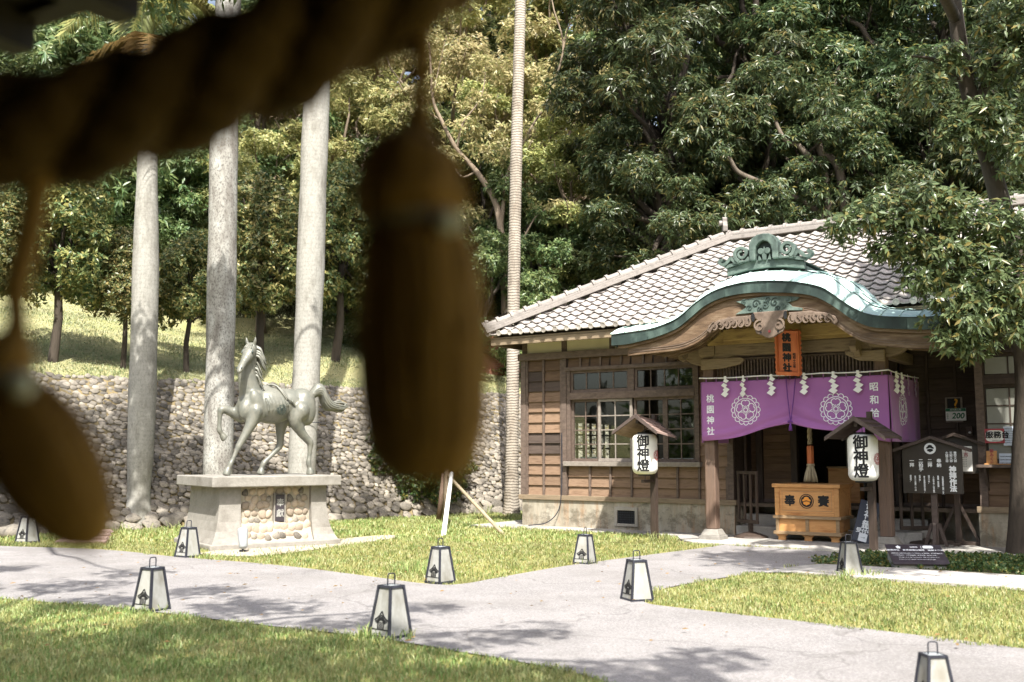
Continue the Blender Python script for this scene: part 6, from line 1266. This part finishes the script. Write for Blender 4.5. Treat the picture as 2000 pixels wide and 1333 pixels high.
def ell(b, c, r_, n=14, rot=None):
    vs = []; fs = []; m_ = rot or Matrix.Identity(3); c = Vector(c)
    for j in range(n+1):
        th = PI*j/n
        for i in range(2*n): ph = PI*i/n; vs.append(c + m_ @ Vector((r_[0]*math.sin(th)*math.cos(ph), r_[1]*math.sin(th)*math.sin(ph), r_[2]*math.cos(th))))
    for j in range(n):
        for i in range(2*n): i2 = (i+1) % (2*n); fs.append((j*2*n+i, (j+1)*2*n+i, (j+1)*2*n+i2, j*2*n+i2))
    b.add(vs, fs)
hb = MB(); ry = lambda a: Matrix.Rotation(a, 3, 'Y')
for c_, r_, a in [((.47,0,1.17),(.33,.235,.32),0), ((.10,0,1.175),(.50,.27,.315),0), ((-.28,0,1.21),(.40,.235,.255),0), ((-.55,0,1.215),(.31,.25,.275),.1), ((.24,0,1.40),(.26,.085,.13),0), ((-.12,0,1.36),(.5,.12,.12),0), ((-.76,0,1.36),(.12,.08,.09),0)]: ell(hb, c_, r_, 14, ry(a))
for s_ in (-1, 1):
    ell(hb, (.66, s_*.095, 1.10), (.15,.115,.20), 12, ry(-.3)); ell(hb, (.46, s_*.175, 1.17), (.14,.085,.27), 12, ry(.45)); ell(hb, (-.58, s_*.155, 1.13), (.22,.115,.30), 12, ry(.15)); ell(hb, (-.46, s_*.17, 1.0), (.19,.10,.20), 12)
neck = smooth_line([(.48,0,1.24),(.57,.005,1.46),(.625,.02,1.70),(.605,.045,1.92),(.575,.06,2.07),(.565,.065,2.13)], 4)
nrr = np.interp(np.linspace(0,1,len(neck)), [0,.2,.45,.7,.9,1], [.265,.215,.17,.142,.122,.095])
for p_, r_ in zip(neck, nrr): ell(hb, p_, (r_, r_*.74, r_*.9), 10)
hd_ = Vector((.60,.46,-.66)).normalized(); hs = hd_.cross(Vector((0,0,1))).normalized(); hv_ = hs.cross(hd_)      # along the face, across, forehead side
if hv_.z < 0: hv_ = -hv_
poll = Vector((.575,.065,2.125)); HM = Matrix((hs, hd_, hv_)).transposed()
for t, rx, rz, off in [(.0,.085,.085,0),(.07,.098,.10,0),(.14,.10,.105,-.012),(.21,.090,.095,-.014),(.28,.074,.080,-.010),(.35,.062,.068,-.006),(.42,.056,.060,-.004),(.48,.058,.057,-.004),(.53,.056,.052,-.008),(.565,.042,.040,-.012)]:
    ell(hb, poll + hd_*t*1.08 + hv_*off, (rx*1.3, .065, rz*1.15), 10, HM)
for s_ in (-1, 1):
    ell(hb, poll + hd_*.13 + hs*(s_*.055) - hv_*.055, (.04,.10,.075), 10, HM); ell(hb, poll + hd_*.155 + hs*(s_*.108) + hv_*.035, (.022,.038,.026), 8, HM); ell(hb, poll + hd_*.14 + hs*(s_*.095) + hv_*.065, (.03,.05,.02), 8, HM); ell(hb, poll + hd_*.53 + hs*(s_*.04) + hv_*.012, (.022,.03,.026), 8, HM)
    e0 = poll - hd_*.02 + hs*(s_*.075) + hv_*.05; e1 = e0 + Vector((0,0,.17)) + hs*(s_*.03) + hd_*.03
    hb.tube([e0, e0.lerp(e1,.35), e0.lerp(e1,.7), e1], [.03,.038,.028,.006], 8)
def legtube(pts): 
    q = smooth_line([(*p, r_*1.1) for p, r_ in pts], 4); hb.tube([x[:3] for x in q], [x[3] for x in q], 12); ell(hb, q[0][:3], (q[0][3],)*3, 12)
Yn, Yf = .165, -.165
legtube([((.50,Yn,1.06),.13),((.56,Yn,.90),.108),((.68,Yn,.70),.076),((.80,Yn,.52),.060),((.83,Yn,.47),.060),((.87,Yn,.40),.042),((.94,Yn,.26),.038),((.985,Yn,.19),.050),((1.02,Yn,.12),.038)])
legtube([((.50,Yf,1.08),.13),((.66,Yf,1.0),.11),((.86,Yf,1.06),.080),((1.02,Yf,1.10),.064),((1.075,Yf,1.07),.062),((1.085,Yf,.98),.044),((1.09,Yf,.84),.038),((1.085,Yf,.745),.050),((1.04,Yf,.69),.040)])
legtube([((-.45,Yn,1.08),.17),((-.36,Yn,.93),.135),((-.46,Yn,.76),.092),((-.60,Yn,.62),.068),((-.685,Yn,.55),.066),((-.69,Yn,.46),.050),((-.675,Yn,.32),.041),((-.665,Yn,.195),.052),((-.69,Yn,.12),.040)])
legtube([((-.40,Yf,1.08),.17),((-.24,Yf,.93),.135),((-.20,Yf,.76),.092),((-.20,Yf,.60),.068),((-.19,Yf,.50),.064),((-.11,Yf,.41),.048),((.06,Yf,.27),.041),((.15,Yf,.19),.052),((.18,Yf,.11),.040)])
for (x, y, z, dx, dz) in [(1.02,Yn,.12,.045,-.12),(-.685,Yn,.12,-.02,-.12),(.175,Yf,.11,.035,-.11)]: hb.tube([(x,y,z),(x+dx*.4,y,z-.03),(x+dx,y,z+dz+.001)], [.048,.068,.086], 12)
hb.tube([(1.04,Yf,.69),(1.02,Yf,.655),(.965,Yf,.60)], [.046,.062,.076], 12)
for s_ in (-1, 1):
    for k in range(7):                               # ribs and skin folds
        x = .30 - .075*k; hb.tube([(x+.05, s_*.235, 1.33), (x+.0, s_*.268, 1.20), (x-.03, s_*.262, 1.08), (x-.05, s_*.20, .97)], [.005,.015,.014,.005], 6)
body = hb.build('body', M['bronze'], horse, smooth=True); md = body.modifiers.new('remesh', 'REMESH'); md.mode = 'VOXEL'; md.voxel_size = .014; md.use_smooth_shade = True; ms = body.modifiers.new('smooth', 'SMOOTH'); ms.factor = .5; ms.iterations = 16
for s_ in (-1, 1):
    eb = MB(); ell(eb, poll + hd_*.175 + hs*(s_*.112) + hv_*.045, (.014,.024,.017), 8, HM); eb.build('eye', M['copper_dark'], horse, smooth=True)  # dark ball paints the shaded recess of the eye
    eb = MB(); ell(eb, poll + hd_*.585 + hs*(s_*.050) + hv_*.028, (.012,.020,.014), 8, HM); eb.build('nostril', M['copper_dark'], horse, smooth=True)  # dark ball paints the shade in the nostril
    pt('brow_line', M['copper_dark'], lambda b: b.tube([poll + hd_*.12 + hs*(s_*.085) + hv_*.085, poll + hd_*.15 + hs*(s_*.105) + hv_*.075, poll + hd_*.20 + hs*(s_*.112) + hv_*.055], .007, 6), horse)
def strands(name, paths, r0, r1):
    b = MB()
    for q in paths: q = smooth_line(q, 4); n = len(q); b.tube(q, [r0+(r1-r0)*i/(n-1) for i in range(n)], 6)
    return b.build(name, M['bronze'], horse, smooth=True)
rs = random.Random(4); paths = []
for i in range(26):
    t = i/25; c0 = Vector(neck[int((1-t)*(len(neck)-1)*.85)+3 if int((1-t)*(len(neck)-1)*.85)+3 < len(neck) else -1]); rr = .12 + .05*t
    base = c0 + Vector((-rr*.75, .0, .02)); s_ = rs.uniform(-.05,.09); L_ = .20 + .05*rs.random()
    paths.append([tuple(base + Vector((.03, s_*.5, .02))), tuple(base + Vector((-.05, s_+.02, -.01))), tuple(base + Vector((-.08-.02*rs.random(), s_+.04, -L_*.45))), tuple(base + Vector((-.13, s_+.05, -L_*.75))), tuple(base + Vector((-.16-.04*rs.random(), s_+.04, -L_)))])
strands('mane', paths, .030, .008)
strands('forelock', [[tuple(poll + hs*a + hv_*.07 - hd_*.04), tuple(poll + hs*a*1.4 + hv_*.10 + hd_*.05), tuple(poll + hs*(a*2.0) + hv_*.095 + hd_*.12)] for a in (-.04,-.02,.0,.02,.04)], .022, .006)
paths = []
for i in range(16):
    a = 2*PI*i/16; k1, k2 = math.cos(a)*.065, math.sin(a)*.07; e = rs.uniform(-.12,.12); f = rs.uniform(-.05,.12)
    paths.append([(-.78,k1*.5,1.37+k2*.4),(-.90,k1,1.465+k2),(-1.0,k1*1.3,1.45+k2*1.2),(-1.06,k1*1.6,1.34+k2*1.6),(-1.12+e*.3,k1*1.6,1.24+k2*1.4),(-1.22+e*.4,k1*1.6,1.19+k2),(-1.36+e,k1*1.2,1.18+k2+f*.3),(-1.50+e,k1,1.20+f*.4)])
strands('tail', paths, .056, .010)
strands('girth_ribbon', [[(.20,.0,1.52),(.10,.08,1.52),(.0,.155,1.46),(-.08,.22,1.36),(-.16,.255,1.27),(-.24,.262,1.24)], [(.16,.02,1.53),(.05,.12,1.50),(-.02,.19,1.41),(-.08,.235,1.32),(-.12,.255,1.26)], [(-.22,.262,1.25),(-.30,.255,1.16),(-.35,.24,1.07)]], .024, .012)
crest(horse, lambda a, z, d: (.0+a, .272 - .9*((a-.0)**2) - 1.2*(z**2) + d*2, 1.10+z), .095, M['copper_dark'], 'flank_crest')
# ================================================================== THE TREE AT THE RIGHT, AND TREES THAT STAND OUT OF FRAME
def shade_at(X, Y, z): k = z/math.tan(SUN_EL); return (X + SUN_AZ[0]*k, Y + SUN_AZ[1]*k, z)
rt = thing('near_tree', 'large tree at the right edge, branches hanging before the porch roof', 'tree', (*atY(2006,1088,15.3).xy, 0)); rt0 = Vector(rt.location)
def wood(name, pts, rad, parent, org, m='bark', n=10):
    q = smooth_line([(*(Vector(p)-org), r_) for p, r_ in zip(pts, rad)], 5); mb = MB(); mb.tube([x[:3] for x in q], [x[3] for x in q], n); return mb.build(name, M[m], parent, smooth=True)
A = lambda x, y, Y: atY(x, y, Y)
wood('trunk', [rt0+Vector((0,0,-.2)), A(2004,1040,15.3), A(2006,900,15.3), A(2012,760,15.3), A(2004,650,15.2), A(1985,520,15.1), A(1955,400,15.0), A(1925,290,15.0), A(1890,170,15.0), A(1868,40,15.0), A(1850,-120,15.0), A(1840,-300,14.6)], [.34,.25,.215,.21,.20,.16,.145,.13,.12,.11,.10,.07], rt, rt0)
for pts, rad in [([A(1998,640,15.2), A(1960,560,14.6), A(1900,500,14.2), A(1820,460,13.9), A(1740,440,13.8), A(1660,445,13.7)], [.09,.07,.05,.04,.03,.012]), ([A(1990,600,15.1), A(1930,590,14.4), A(1880,600,14.0), A(1840,640,13.9)], [.07,.05,.03,.012]),
                 ([A(1905,210,15), A(1950,120,14.8), A(2000,80,14.5), A(2080,-20,14)], [.08,.06,.05,.03]), ([A(1868,40,15), A(1800,-80,13.6), A(1640,-260,11.8), A(1400,-420,10.8)], [.09,.08,.07,.04]), ([A(1850,-100,15), A(1960,-300,13), A(2100,-420,11.5)], [.08,.06,.03]), ([A(1890,170,15),(A(1830,120,14.8)),A(1780,110,14.6)],[.05,.035,.012])]: wood('limb', pts, rad, rt, rt0)
nbl = [((px, py, Y), r_) for px, py, Y, r_ in [(1640,442,13.7,.24),(1690,425,13.8,.34),(1745,412,13.8,.40),(1800,398,13.9,.42),(1860,415,13.9,.42),(1925,440,14,.45),(1990,470,14,.5),(1770,470,13.8,.36),(1840,490,13.9,.45),(1910,520,14,.48),(1985,560,14,.5),(1800,540,13.8,.34),(1860,570,13.9,.42),(1880,625,13.9,.42),(1930,610,14,.42),(1850,665,13.9,.26),(1900,680,13.9,.24),(1730,490,13.8,.22),(1985,640,14,.3),
   (1905,230,14.6,.42),(1860,260,14.6,.32),(1945,250,14.6,.42),(1985,300,14.5,.4),(1960,120,14.7,.5),(1990,40,14.5,.55),(1840,120,14.8,.35),(1800,170,14.8,.3),(2040,180,14.5,.5)]]
V, T = leaf_cloud(np.random.default_rng(31), [(tuple(A(*p) - rt0), (r_, r_, r_*.75)) for p, r_ in nbl], 3000, 8, .13, .047, .3, shell=.3)
link('foliage', np_mesh('foliage', V, T, L['near']), rt)
rg = np.random.default_rng(33); top = []
for i in range(46):
    gx, gy = rg.uniform(3.3, 10.5), rg.uniform(13.4, 15.3); x, y, z = shade_at(gx, gy, rg.uniform(8.2, 9.6))
    top.append(((x - rt0.x, y - rt0.y, z), (.8, .8, .45)))
V, T = leaf_cloud(rg, top, 3400, 7, .19, .07, .3, shell=.3); tw_ = MB(); twigs(tw_, None, A(1850,-120,15.0) - rt0, [Vector(t_[0]) for t_ in top[::4]], .07); tw_.build('limb', M['bark'], rt, smooth=True); link('crown', np_mesh('crown', V, T, L['near']), rt)
def off_tree(label, base, spots, n_clump, seed):
    t = thing('shade_tree', label, 'tree', base); b = Vector(base); tb = MB(); c = sum((Vector(s_[0]) for s_ in spots), Vector())/len(spots)
    hub = b.lerp(Vector((c.x, c.y, c.z)), .55); hub.z = c.z*.88; tb.tube([Vector((0,0,-.2)), (hub-b)*.5+Vector((0,0,.3)), hub-b], [.3,.22,.17], 10)
    twigs(tb, None, hub-b, [Vector(s_[0])-b for s_ in spots], .09); tb.build('trunk', M['bark'], t, smooth=True)
    V, T = leaf_cloud(np.random.default_rng(seed), [(tuple(Vector(s_[0])-b), s_[1]) for s_ in spots], n_clump, 7, .19, .07, .25, shell=.2); link('crown', np_mesh('crown', V, T, L['near']), t)
sp1 = [(shade_at(X, Y, z), (r_, r_, r_*.5)) for X, Y, z, r_ in [(-4.0,8.0,7.3,.9),(-2.8,8.9,7.3,.7),(-1.6,7.9,7.4,.7),(-3.0,6.6,7.4,.9),(-.6,6.7,7.4,.8),(.9,6.6,7.5,.6),(-5.2,9.0,7.3,.6),(-4.6,8.6,7.2,.8),(-3.2,8.2,7.5,.75),(-2.0,8.6,7.4,.7),(-3.8,7.2,7.6,.8),(-2.4,7.2,7.5,.8),(-1.0,7.4,7.3,.75),(.1,7.0,7.4,.7),(-5.6,9.8,7.3,.7),(-4.2,10.4,7.2,.6),(-2.6,10.2,7.5,.6),(-1.4,9.3,7.6,.5),(-.4,8.3,7.2,.5),(.9,7.2,7.4,.6),(1.5,7.7,7.4,.4),(-3.3,11.3,7.5,.45),(-5.0,11.8,7.4,.6),(-6.4,11.5,7.2,.7),(-.9,10.2,7.4,.35),(.2,8.9,7.5,.35)]]
off_tree('tall tree behind the photographer, casting dappled shade on the front lawn', (-7.6, 1.6, 0), sp1, 1900, 51)
sp2 = [(shade_at(X, Y, z), (r_, r_, r_*.5)) for X, Y, z, r_ in [(-6.6,13.4,8.2,.5),(-4.7,13.0,8.0,.45),(-8.3,14.2,8.2,.7),(-11,21.5,9,1.2),(-9.4,20.6,9,.9),(-12.5,19.5,9,1.2),(-8.0,22.8,9.2,.8),(-6.6,23.2,9.2,.6),(-10,19.5,9,1.1),(-8.4,20.0,9,.8),(-11.5,17.8,8.6,1.2),(-7.2,21.6,9,.7),(-5.2,22.6,9.2,.6)]]
for px_, py_ in [(110,840),(170,880),(60,900),(120,960),(190,950),(340,940),(350,890),(480,930),(520,960),(700,985)]:
    h_ = hit_hill(px_, py_); k_ = (10.0 - h_.z)/math.tan(SUN_EL); sp2.append(((h_.x + SUN_AZ[0]*k_, h_.y + SUN_AZ[1]*k_, 10.0), (.85,.85,.4)))
off_tree('tree out of the picture on the left by the far end of the drive', (-11.8, 11.5, 0), sp2, 3000, 52)
# ================================================================== THE GATE OVER THE PHOTOGRAPHER, THE STRAW ROPE AND TASSELS
ga, gb = G(0,66,2.30) - Vector((0,0,.10)), G(200,0,2.30) - Vector((0,0,.10)); gd = (gb-ga).normalized(); gn = Vector((-gd.y, gd.x, 0)); gn = -gn if gn.y > 0 else gn
ge = thing('gate_eaves', 'dark underside of gate eaves with rafters in the top left corner', 'gate roof', ga, math.atan2(gd.y, gd.x))
pt('roof_boards', M['stained'], lambda b: b.box(-4.5,4.0,-4.2,-.02,.10,.14), ge); pt('eave_board', M['stained'], lambda b: b.box(-4.5,4.0,-.05,.0,.085,.15), ge)
for i in range(30): pt('rafter', M['stained'], lambda b: b.box(-4.4+i*.28,-4.34+i*.28,-4.1,-.02,.03,.10), ge)
pt('gate_beam', M['darkwood'], lambda b: b.box(-4.5,4.0,-1.8,-1.6,-.16,.02), ge)
for x in (-4.2, 3.6): pt('gate_post', M['darkwood'], lambda b: b.box(x-.1,x+.1,-1.8,-1.6,-2.22,-.16), ge)
pt('added_gate_wall', M['darkwood'], lambda b: (b.box(-4.5,4.0,-3.4,-3.3,-2.25,.1)), ge)  # unseen back wall, added to keep light off the rope
for x in (-4.4, 3.9): pt('added_side_wall', M['darkwood'], lambda b: b.box(x,x+.08,-3.3,-1.3,-2.25,.1), ge)  # unseen side walls, added to block light from the sides
pt('added_gate_floor', M['darkwood'], lambda b: b.box(-4.4,3.9,-3.3,-1.4,-2.25,-2.05), ge)  # unseen dark floor, added with the walls to dim the rope
pt('gate_roof_top', M['tile'], lambda b: b.add([(-4.6,-.14,.16),(4.1,-.14,.16),(4.1,-1.7,1.0),(-4.6,-1.7,1.0),(-4.6,-4.3,.15),(4.1,-4.3,.15)], [(0,1,2,3),(3,2,5,4)]), ge)
D0 = .75
sw_ = thing('straw_rope', 'thick twisted straw rope hung across the upper left, very near and blurred', 'rope', atY(300, 200, D0)); s0 = Vector(sw_.location)
cp = smooth_line([tuple(atY(x, y, D0) - s0) for x, y in [(1250,-330),(1000,-185),(860,-85),(720,5),(580,85),(440,142),(300,200),(150,243),(0,262),(-200,272),(-450,280)]], 9)
for k in range(3):
    q = []
    for i, p_ in enumerate(cp):
        a = Vector(cp[min(i+1, len(cp)-1)]) - Vector(cp[max(i-1, 0)]); a.normalize(); e1 = a.cross(Vector((0,1,0))).normalized(); e2 = Vector((0,1,0)); ph = 2*PI*k/3 + i*.17
        q.append(Vector(p_) + (e1*math.cos(ph) + e2*math.sin(ph))*.022)
    b = MB(); b.tube(q, [.0265 + .002*math.sin(i*1.7+k) for i in range(len(q))], 12); b.build('strand', M['straw_dark'], sw_, smooth=True)
def tassel(label, cord, prof, band, knot, D):
    t = thing('straw_tassel', label, 'straw tassel', atY(prof[3][0], prof[3][1], D), 0, 'straw tassels hanging from the twisted rope'); o = Vector(t.location); mpp = D/F
    q = smooth_line([(*(atY(x, y, D) - o), r_*mpp) for x, y, r_ in cord], 5); b = MB(); b.tube([x[:3] for x in q], [x[3] for x in q], 9); b.build('cord', M['straw'], t, smooth=True)
    q = smooth_line([(*(atY(x, y, D) - o), r_*mpp*1.08) for x, y, r_ in prof], 5); b = MB(); b.tube([x[:3] for x in q], [x[3] for x in q], 20)
    rg_ = random.Random(int(prof[0][1]))
    for s_ in range(90):                             # loose stalks over the bundle
        a = rg_.uniform(0, 2*PI); i0 = rg_.randrange(4, len(q)-16); pts = []
        for i in range(i0, i0+14):
            p_, n_ = q[i], q[min(i+1, len(q)-1)]; d = (Vector(n_[:3]) - Vector(p_[:3])).normalized(); e1 = d.orthogonal().normalized(); e2 = d.cross(e1); pts.append(Vector(p_[:3]) + (e1*math.cos(a) + e2*math.sin(a))*(p_[3]*1.01))
        b.tube(pts, .0011, 4)
    b.build('straw_bundle', M['straw'], t, smooth=True)
    c = atY(band[0], band[1], D) - o; ax = (Vector(q[-1][:3]) - Vector(q[0][:3])).normalized(); e1 = ax.orthogonal().normalized(); e2 = ax.cross(e1); rr = band[2]*mpp
    b = MB(); b.tube([c + (e1*math.cos(a) + e2*math.sin(a))*rr for a in [2*PI*i/24 for i in range(25)]], .0055, 8); b.build('binding_cord', M['hemp'], t, smooth=True)
    b = MB(); ell(b, atY(knot[0], knot[1], D*.95) - o, (.009,.009,.009), 8); b.build('white_knot', M['white'], t, smooth=True)
tassel('big straw tassel hanging from the rope in the middle, blurred', [(830,-60,30),(828,20,27),(824,120,23),(820,200,22),(817,240,34)], [(817,232,20),(815,262,40),(808,300,84),(803,350,102),(804,400,106),(808,432,88),(812,448,86),(815,472,98),(820,540,110),(824,650,119),(827,750,117),(832,850,108),(836,905,90),(838,940,60)], (810,440,86), (872,433), D0)
tassel('tilted straw tassel swinging in at the lower left edge, blurred', [(72,330,34),(66,400,29),(50,480,29),(30,560,26),(32,620,22),(30,660,30)], [(28,650,26),(14,690,52),(-8,735,62),(0,752,56),(10,765,58),(30,795,74),(62,850,88),(100,920,90),(140,985,76),(175,1035,52),(196,1062,24)], (3,757,58), (42,752), D0)
# ================================================================== GRASS, IVY, FALLEN LEAVES
def in_poly(P_, X, Y):
    r_ = np.zeros(len(X), bool); n = len(P_); j = n-1
    for i in range(n):
        xi, yi = P_[i]; xj, yj = P_[j]
        c = ((yi > Y) != (yj > Y)) & (X < (xj-xi)*(Y-yi)/((yj-yi) or 1e-9) + xi); r_ ^= c; j = i
    return r_
PEDP = [tuple((PC + PEX*a + PEY*b_).xy) for a, b_ in ((-.02,-.02),(PL_+.02,-.02),(PL_+.02,PW_+.02),(-.02,PW_+.02))]
HALLP = [tuple(W(a, b_).xy) for a, b_ in ((XL-.05,YF-.05),(XEND,YF-.05),(XEND,24),(XL-.05,24))]
def lump(X, Y): return .5 + .25*np.sin(X*2.1+1.3*np.sin(Y*1.7)) + .25*np.sin(Y*2.7+1.1*np.sin(X*2.3+1)) 
def blades(rng, X, Y, Z, h, w_, lean=.9):
    n = len(X); a = rng.uniform(0, 2*PI, n); hh = h*rng.uniform(.55,1.35,n); ww = w_*rng.uniform(.7,1.3,n); ln = lean*rng.uniform(.15,1.2,n)
    d = np.stack([np.cos(a), np.sin(a), np.zeros(n)], 1); b = rng.uniform(0, 2*PI, n); s_ = np.stack([np.cos(b), np.sin(b), np.zeros(n)], 1)*ww[:,None]/2; o = np.stack([X, Y, Z], 1); up_ = np.array([0,0,1.0])
    mid = o + d*(hh*ln*.35)[:,None] + up_*(hh*.62)[:,None]; tip = o + d*(hh*ln)[:,None] + up_*(hh*(1-.32*np.minimum(ln,1.2)))[:,None]
    V = np.stack([o-s_, o+s_, mid+s_*.85, mid-s_*.85, tip], 1).reshape(-1,3); i = np.arange(n)[:,None]*5
    return V, np.concatenate([i+0,i+1,i+2,i+0,i+2,i+3,i+3,i+2,i+4], 1).reshape(-1,3)
def lawn(name, box, dens, h, w_, keep, seed, m='grass'):
    rng = np.random.default_rng(seed); x0, x1, y0, y1 = box; n = int((x1-x0)*(y1-y0)*dens); X = rng.uniform(x0,x1,n); Y = rng.uniform(y0,y1,n)
    k = keep(X, Y) & (np.abs(X) < .52*Y + 1.4); k &= rng.random(n) < .55 + .45*lump(X, Y); X, Y = X[k], Y[k]
    V, T = blades(rng, X, Y, np.zeros(len(X)), h*(.7+.6*lump(X*1.7, Y*1.7)), w_); return link(name, np_mesh(name, V, T, L[m]), None, 'stuff')
jit = lambda X, Y, s_: .05*np.sin(X*9+s_) + .04*np.sin(Y*13+X*5+s_)
inR = lambda X, Y: in_poly(ROAD, X+jit(X,Y,0), Y+jit(Y,X,2))
side = [(p[0], p[1]) for p in near_edge]
FRONT = side + [(9,2),(-9,2)]
lawn('front_lawn_grass', (-7.2,3.2,6.2,10.8), 2600, .048, .0075, lambda X, Y: in_poly(side + [tuple(G(1420,1500).xy), tuple(G(-420,1500).xy)], X+jit(X,Y,0), Y+jit(Y,X,2)), 61)
lawn('right_lawn_grass', (1.2,8.6,8.0,13.4), 2000, .046, .0085, lambda X, Y: in_poly(RLAWN, X+jit(X,Y,1), Y+jit(Y,X,3)), 62)
busy = lambda X, Y: ~inR(X,Y) & ~in_poly(SPATH,X,Y) & ~in_poly(RLAWN,X,Y) & ~in_poly(APRON,X,Y) & ~in_poly(PEDP,X,Y) & ~in_poly(HALLP,X,Y) & ((X-WO.x)*WM.x + (Y-WO.y)*WM.y < .1) & ~(in_poly(SAND,X,Y) & (np.sin(X*31)*np.sin(Y*27) < .75))
lawn('middle_lawn_grass', (-9.5,4.6,11.2,17.5), 1100, .05, .010, lambda X, Y: busy(X,Y) & (Y > 11), 63)
lawn('far_lawn_grass', (-11.5,4.0,17.5,26.5), 520, .065, .016, busy, 64)
rng = np.random.default_rng(70); n = 110000; a = rng.uniform(-6, 18, n); b_ = WRUN + .02 + rng.uniform(0, 1, n)**1.2*9; X = WO.x + WD.x*a + WM.x*b_; Y = WO.y + WD.y*a + WM.y*b_
Z = np.array([hill(x, y) for x, y in zip(X, Y)]) - .01; V, T = blades(rng, X, Y, Z, .062*(.5+lump(X,Y)), .017, 1.1); link('slope_grass', np_mesh('slope_grass', V, T, L['grassdry']), None, 'stuff')
rng = np.random.default_rng(71); tv, tt, off = [], [], 0
for (px, py, n, r_, h) in [(815,1118,150,.20,.16),(845,1125,90,.12,.14),(780,1112,60,.15,.12),(735,1246,90,.16,.12),(790,1250,50,.10,.09),(290,1196,70,.18,.10),(1262,1166,40,.14,.08),(1690,1128,90,.20,.12),(1650,1130,40,.1,.1),(1285,1058,60,.18,.16),(600,1100,60,.2,.09),(640,1104,40,.2,.1),(1150,1103,40,.12,.1),(930,1005,90,.4,.28),(760,1010,60,.5,.2),(330,1040,70,.5,.2),(230,1042,60,.3,.2),(50,1060,50,.2,.12),(420,1092,60,.3,.09)]:
    c = G(px, py); rr = r_*np.sqrt(rng.random(n)); aa = rng.uniform(0, 2*PI, n); V, T = blades(rng, c.x+rr*np.cos(aa), c.y+rr*np.sin(aa), np.zeros(n), h, .009, 1.0); tv.append(V); tt.append(T+off); off += len(V)
link('tall_grass', np_mesh('tall_grass', np.concatenate(tv), np.concatenate(tt), L['grass']), None, 'stuff')
iv = [(p.x, p.y) for p in gp([(1585,1102),(1640,1088),(1700,1084),(1760,1086),(1850,1088),(2000,1092),(2300,1105),(2300,1144),(2000,1125),(1850,1116),(1700,1107),(1604,1103)])]
rng = np.random.default_rng(72); n = 9000; X = rng.uniform(3.8,11.5,n); Y = rng.uniform(11.8,16.5,n); k = in_poly(iv, X, Y); X, Y = X[k], Y[k]
V, T = leaf_cloud(rng, [((x, y, .03+.03*lump(np.array([x*2]), np.array([y*2]))[0]), (.10,.10,.04)) for x, y in zip(X[:600], Y[:600])], 6500, 4, .038, .032, .1); link('ivy_ground_cover', np_mesh('ivy_ground_cover', V, T, L['ivy']), None, 'stuff')
sheet('ivy_soil', iv, .006, M['hill_soil'])
rng = np.random.default_rng(73); fv, ft_, off = [], [], 0
n = 260; X = rng.uniform(-6,6,n); Y = rng.uniform(8,16.5,n); A_ = rng.uniform(0,2*PI,n)
for x, y, a in zip(X, Y, A_):
    d = np.array([math.cos(a), math.sin(a), .1]); s_ = np.array([-math.sin(a), math.cos(a), .05]); o = np.array([x, y, .045]); l_ = rng.uniform(.015,.04)
    fv.append([o-d*l_, o+s_*l_*.4+[0,0,.008], o+d*l_, o-s_*l_*.4]); ft_ += [(off,off+1,off+2),(off,off+2,off+3)]; off += 4
link('fallen_leaves', np_mesh('fallen_leaves', np.array(fv).reshape(-1,3), np.array(ft_), L['dead']), None, 'stuff')
# the wood that goes on round the grounds behind the photographer: one mass
rng = np.random.default_rng(80); bl = []
for i in range(150):
    a = R(rng.uniform(178, 368)); d = rng.uniform(17, 26); x, y = d*math.cos(a), d*math.sin(a) + 3
    if abs(x) < .6*y + 3 and y > 0: continue
    bl.append(((x, y, rng.uniform(.5, 8.5)), (2.2, 2.2, 1.7)))
V, T = leaf_cloud(rng, bl, 9000, 6, .5, .22, .2, shell=.2); link('surrounding_woods', np_mesh('surrounding_woods', V, T, L['green']), None, 'stuff')
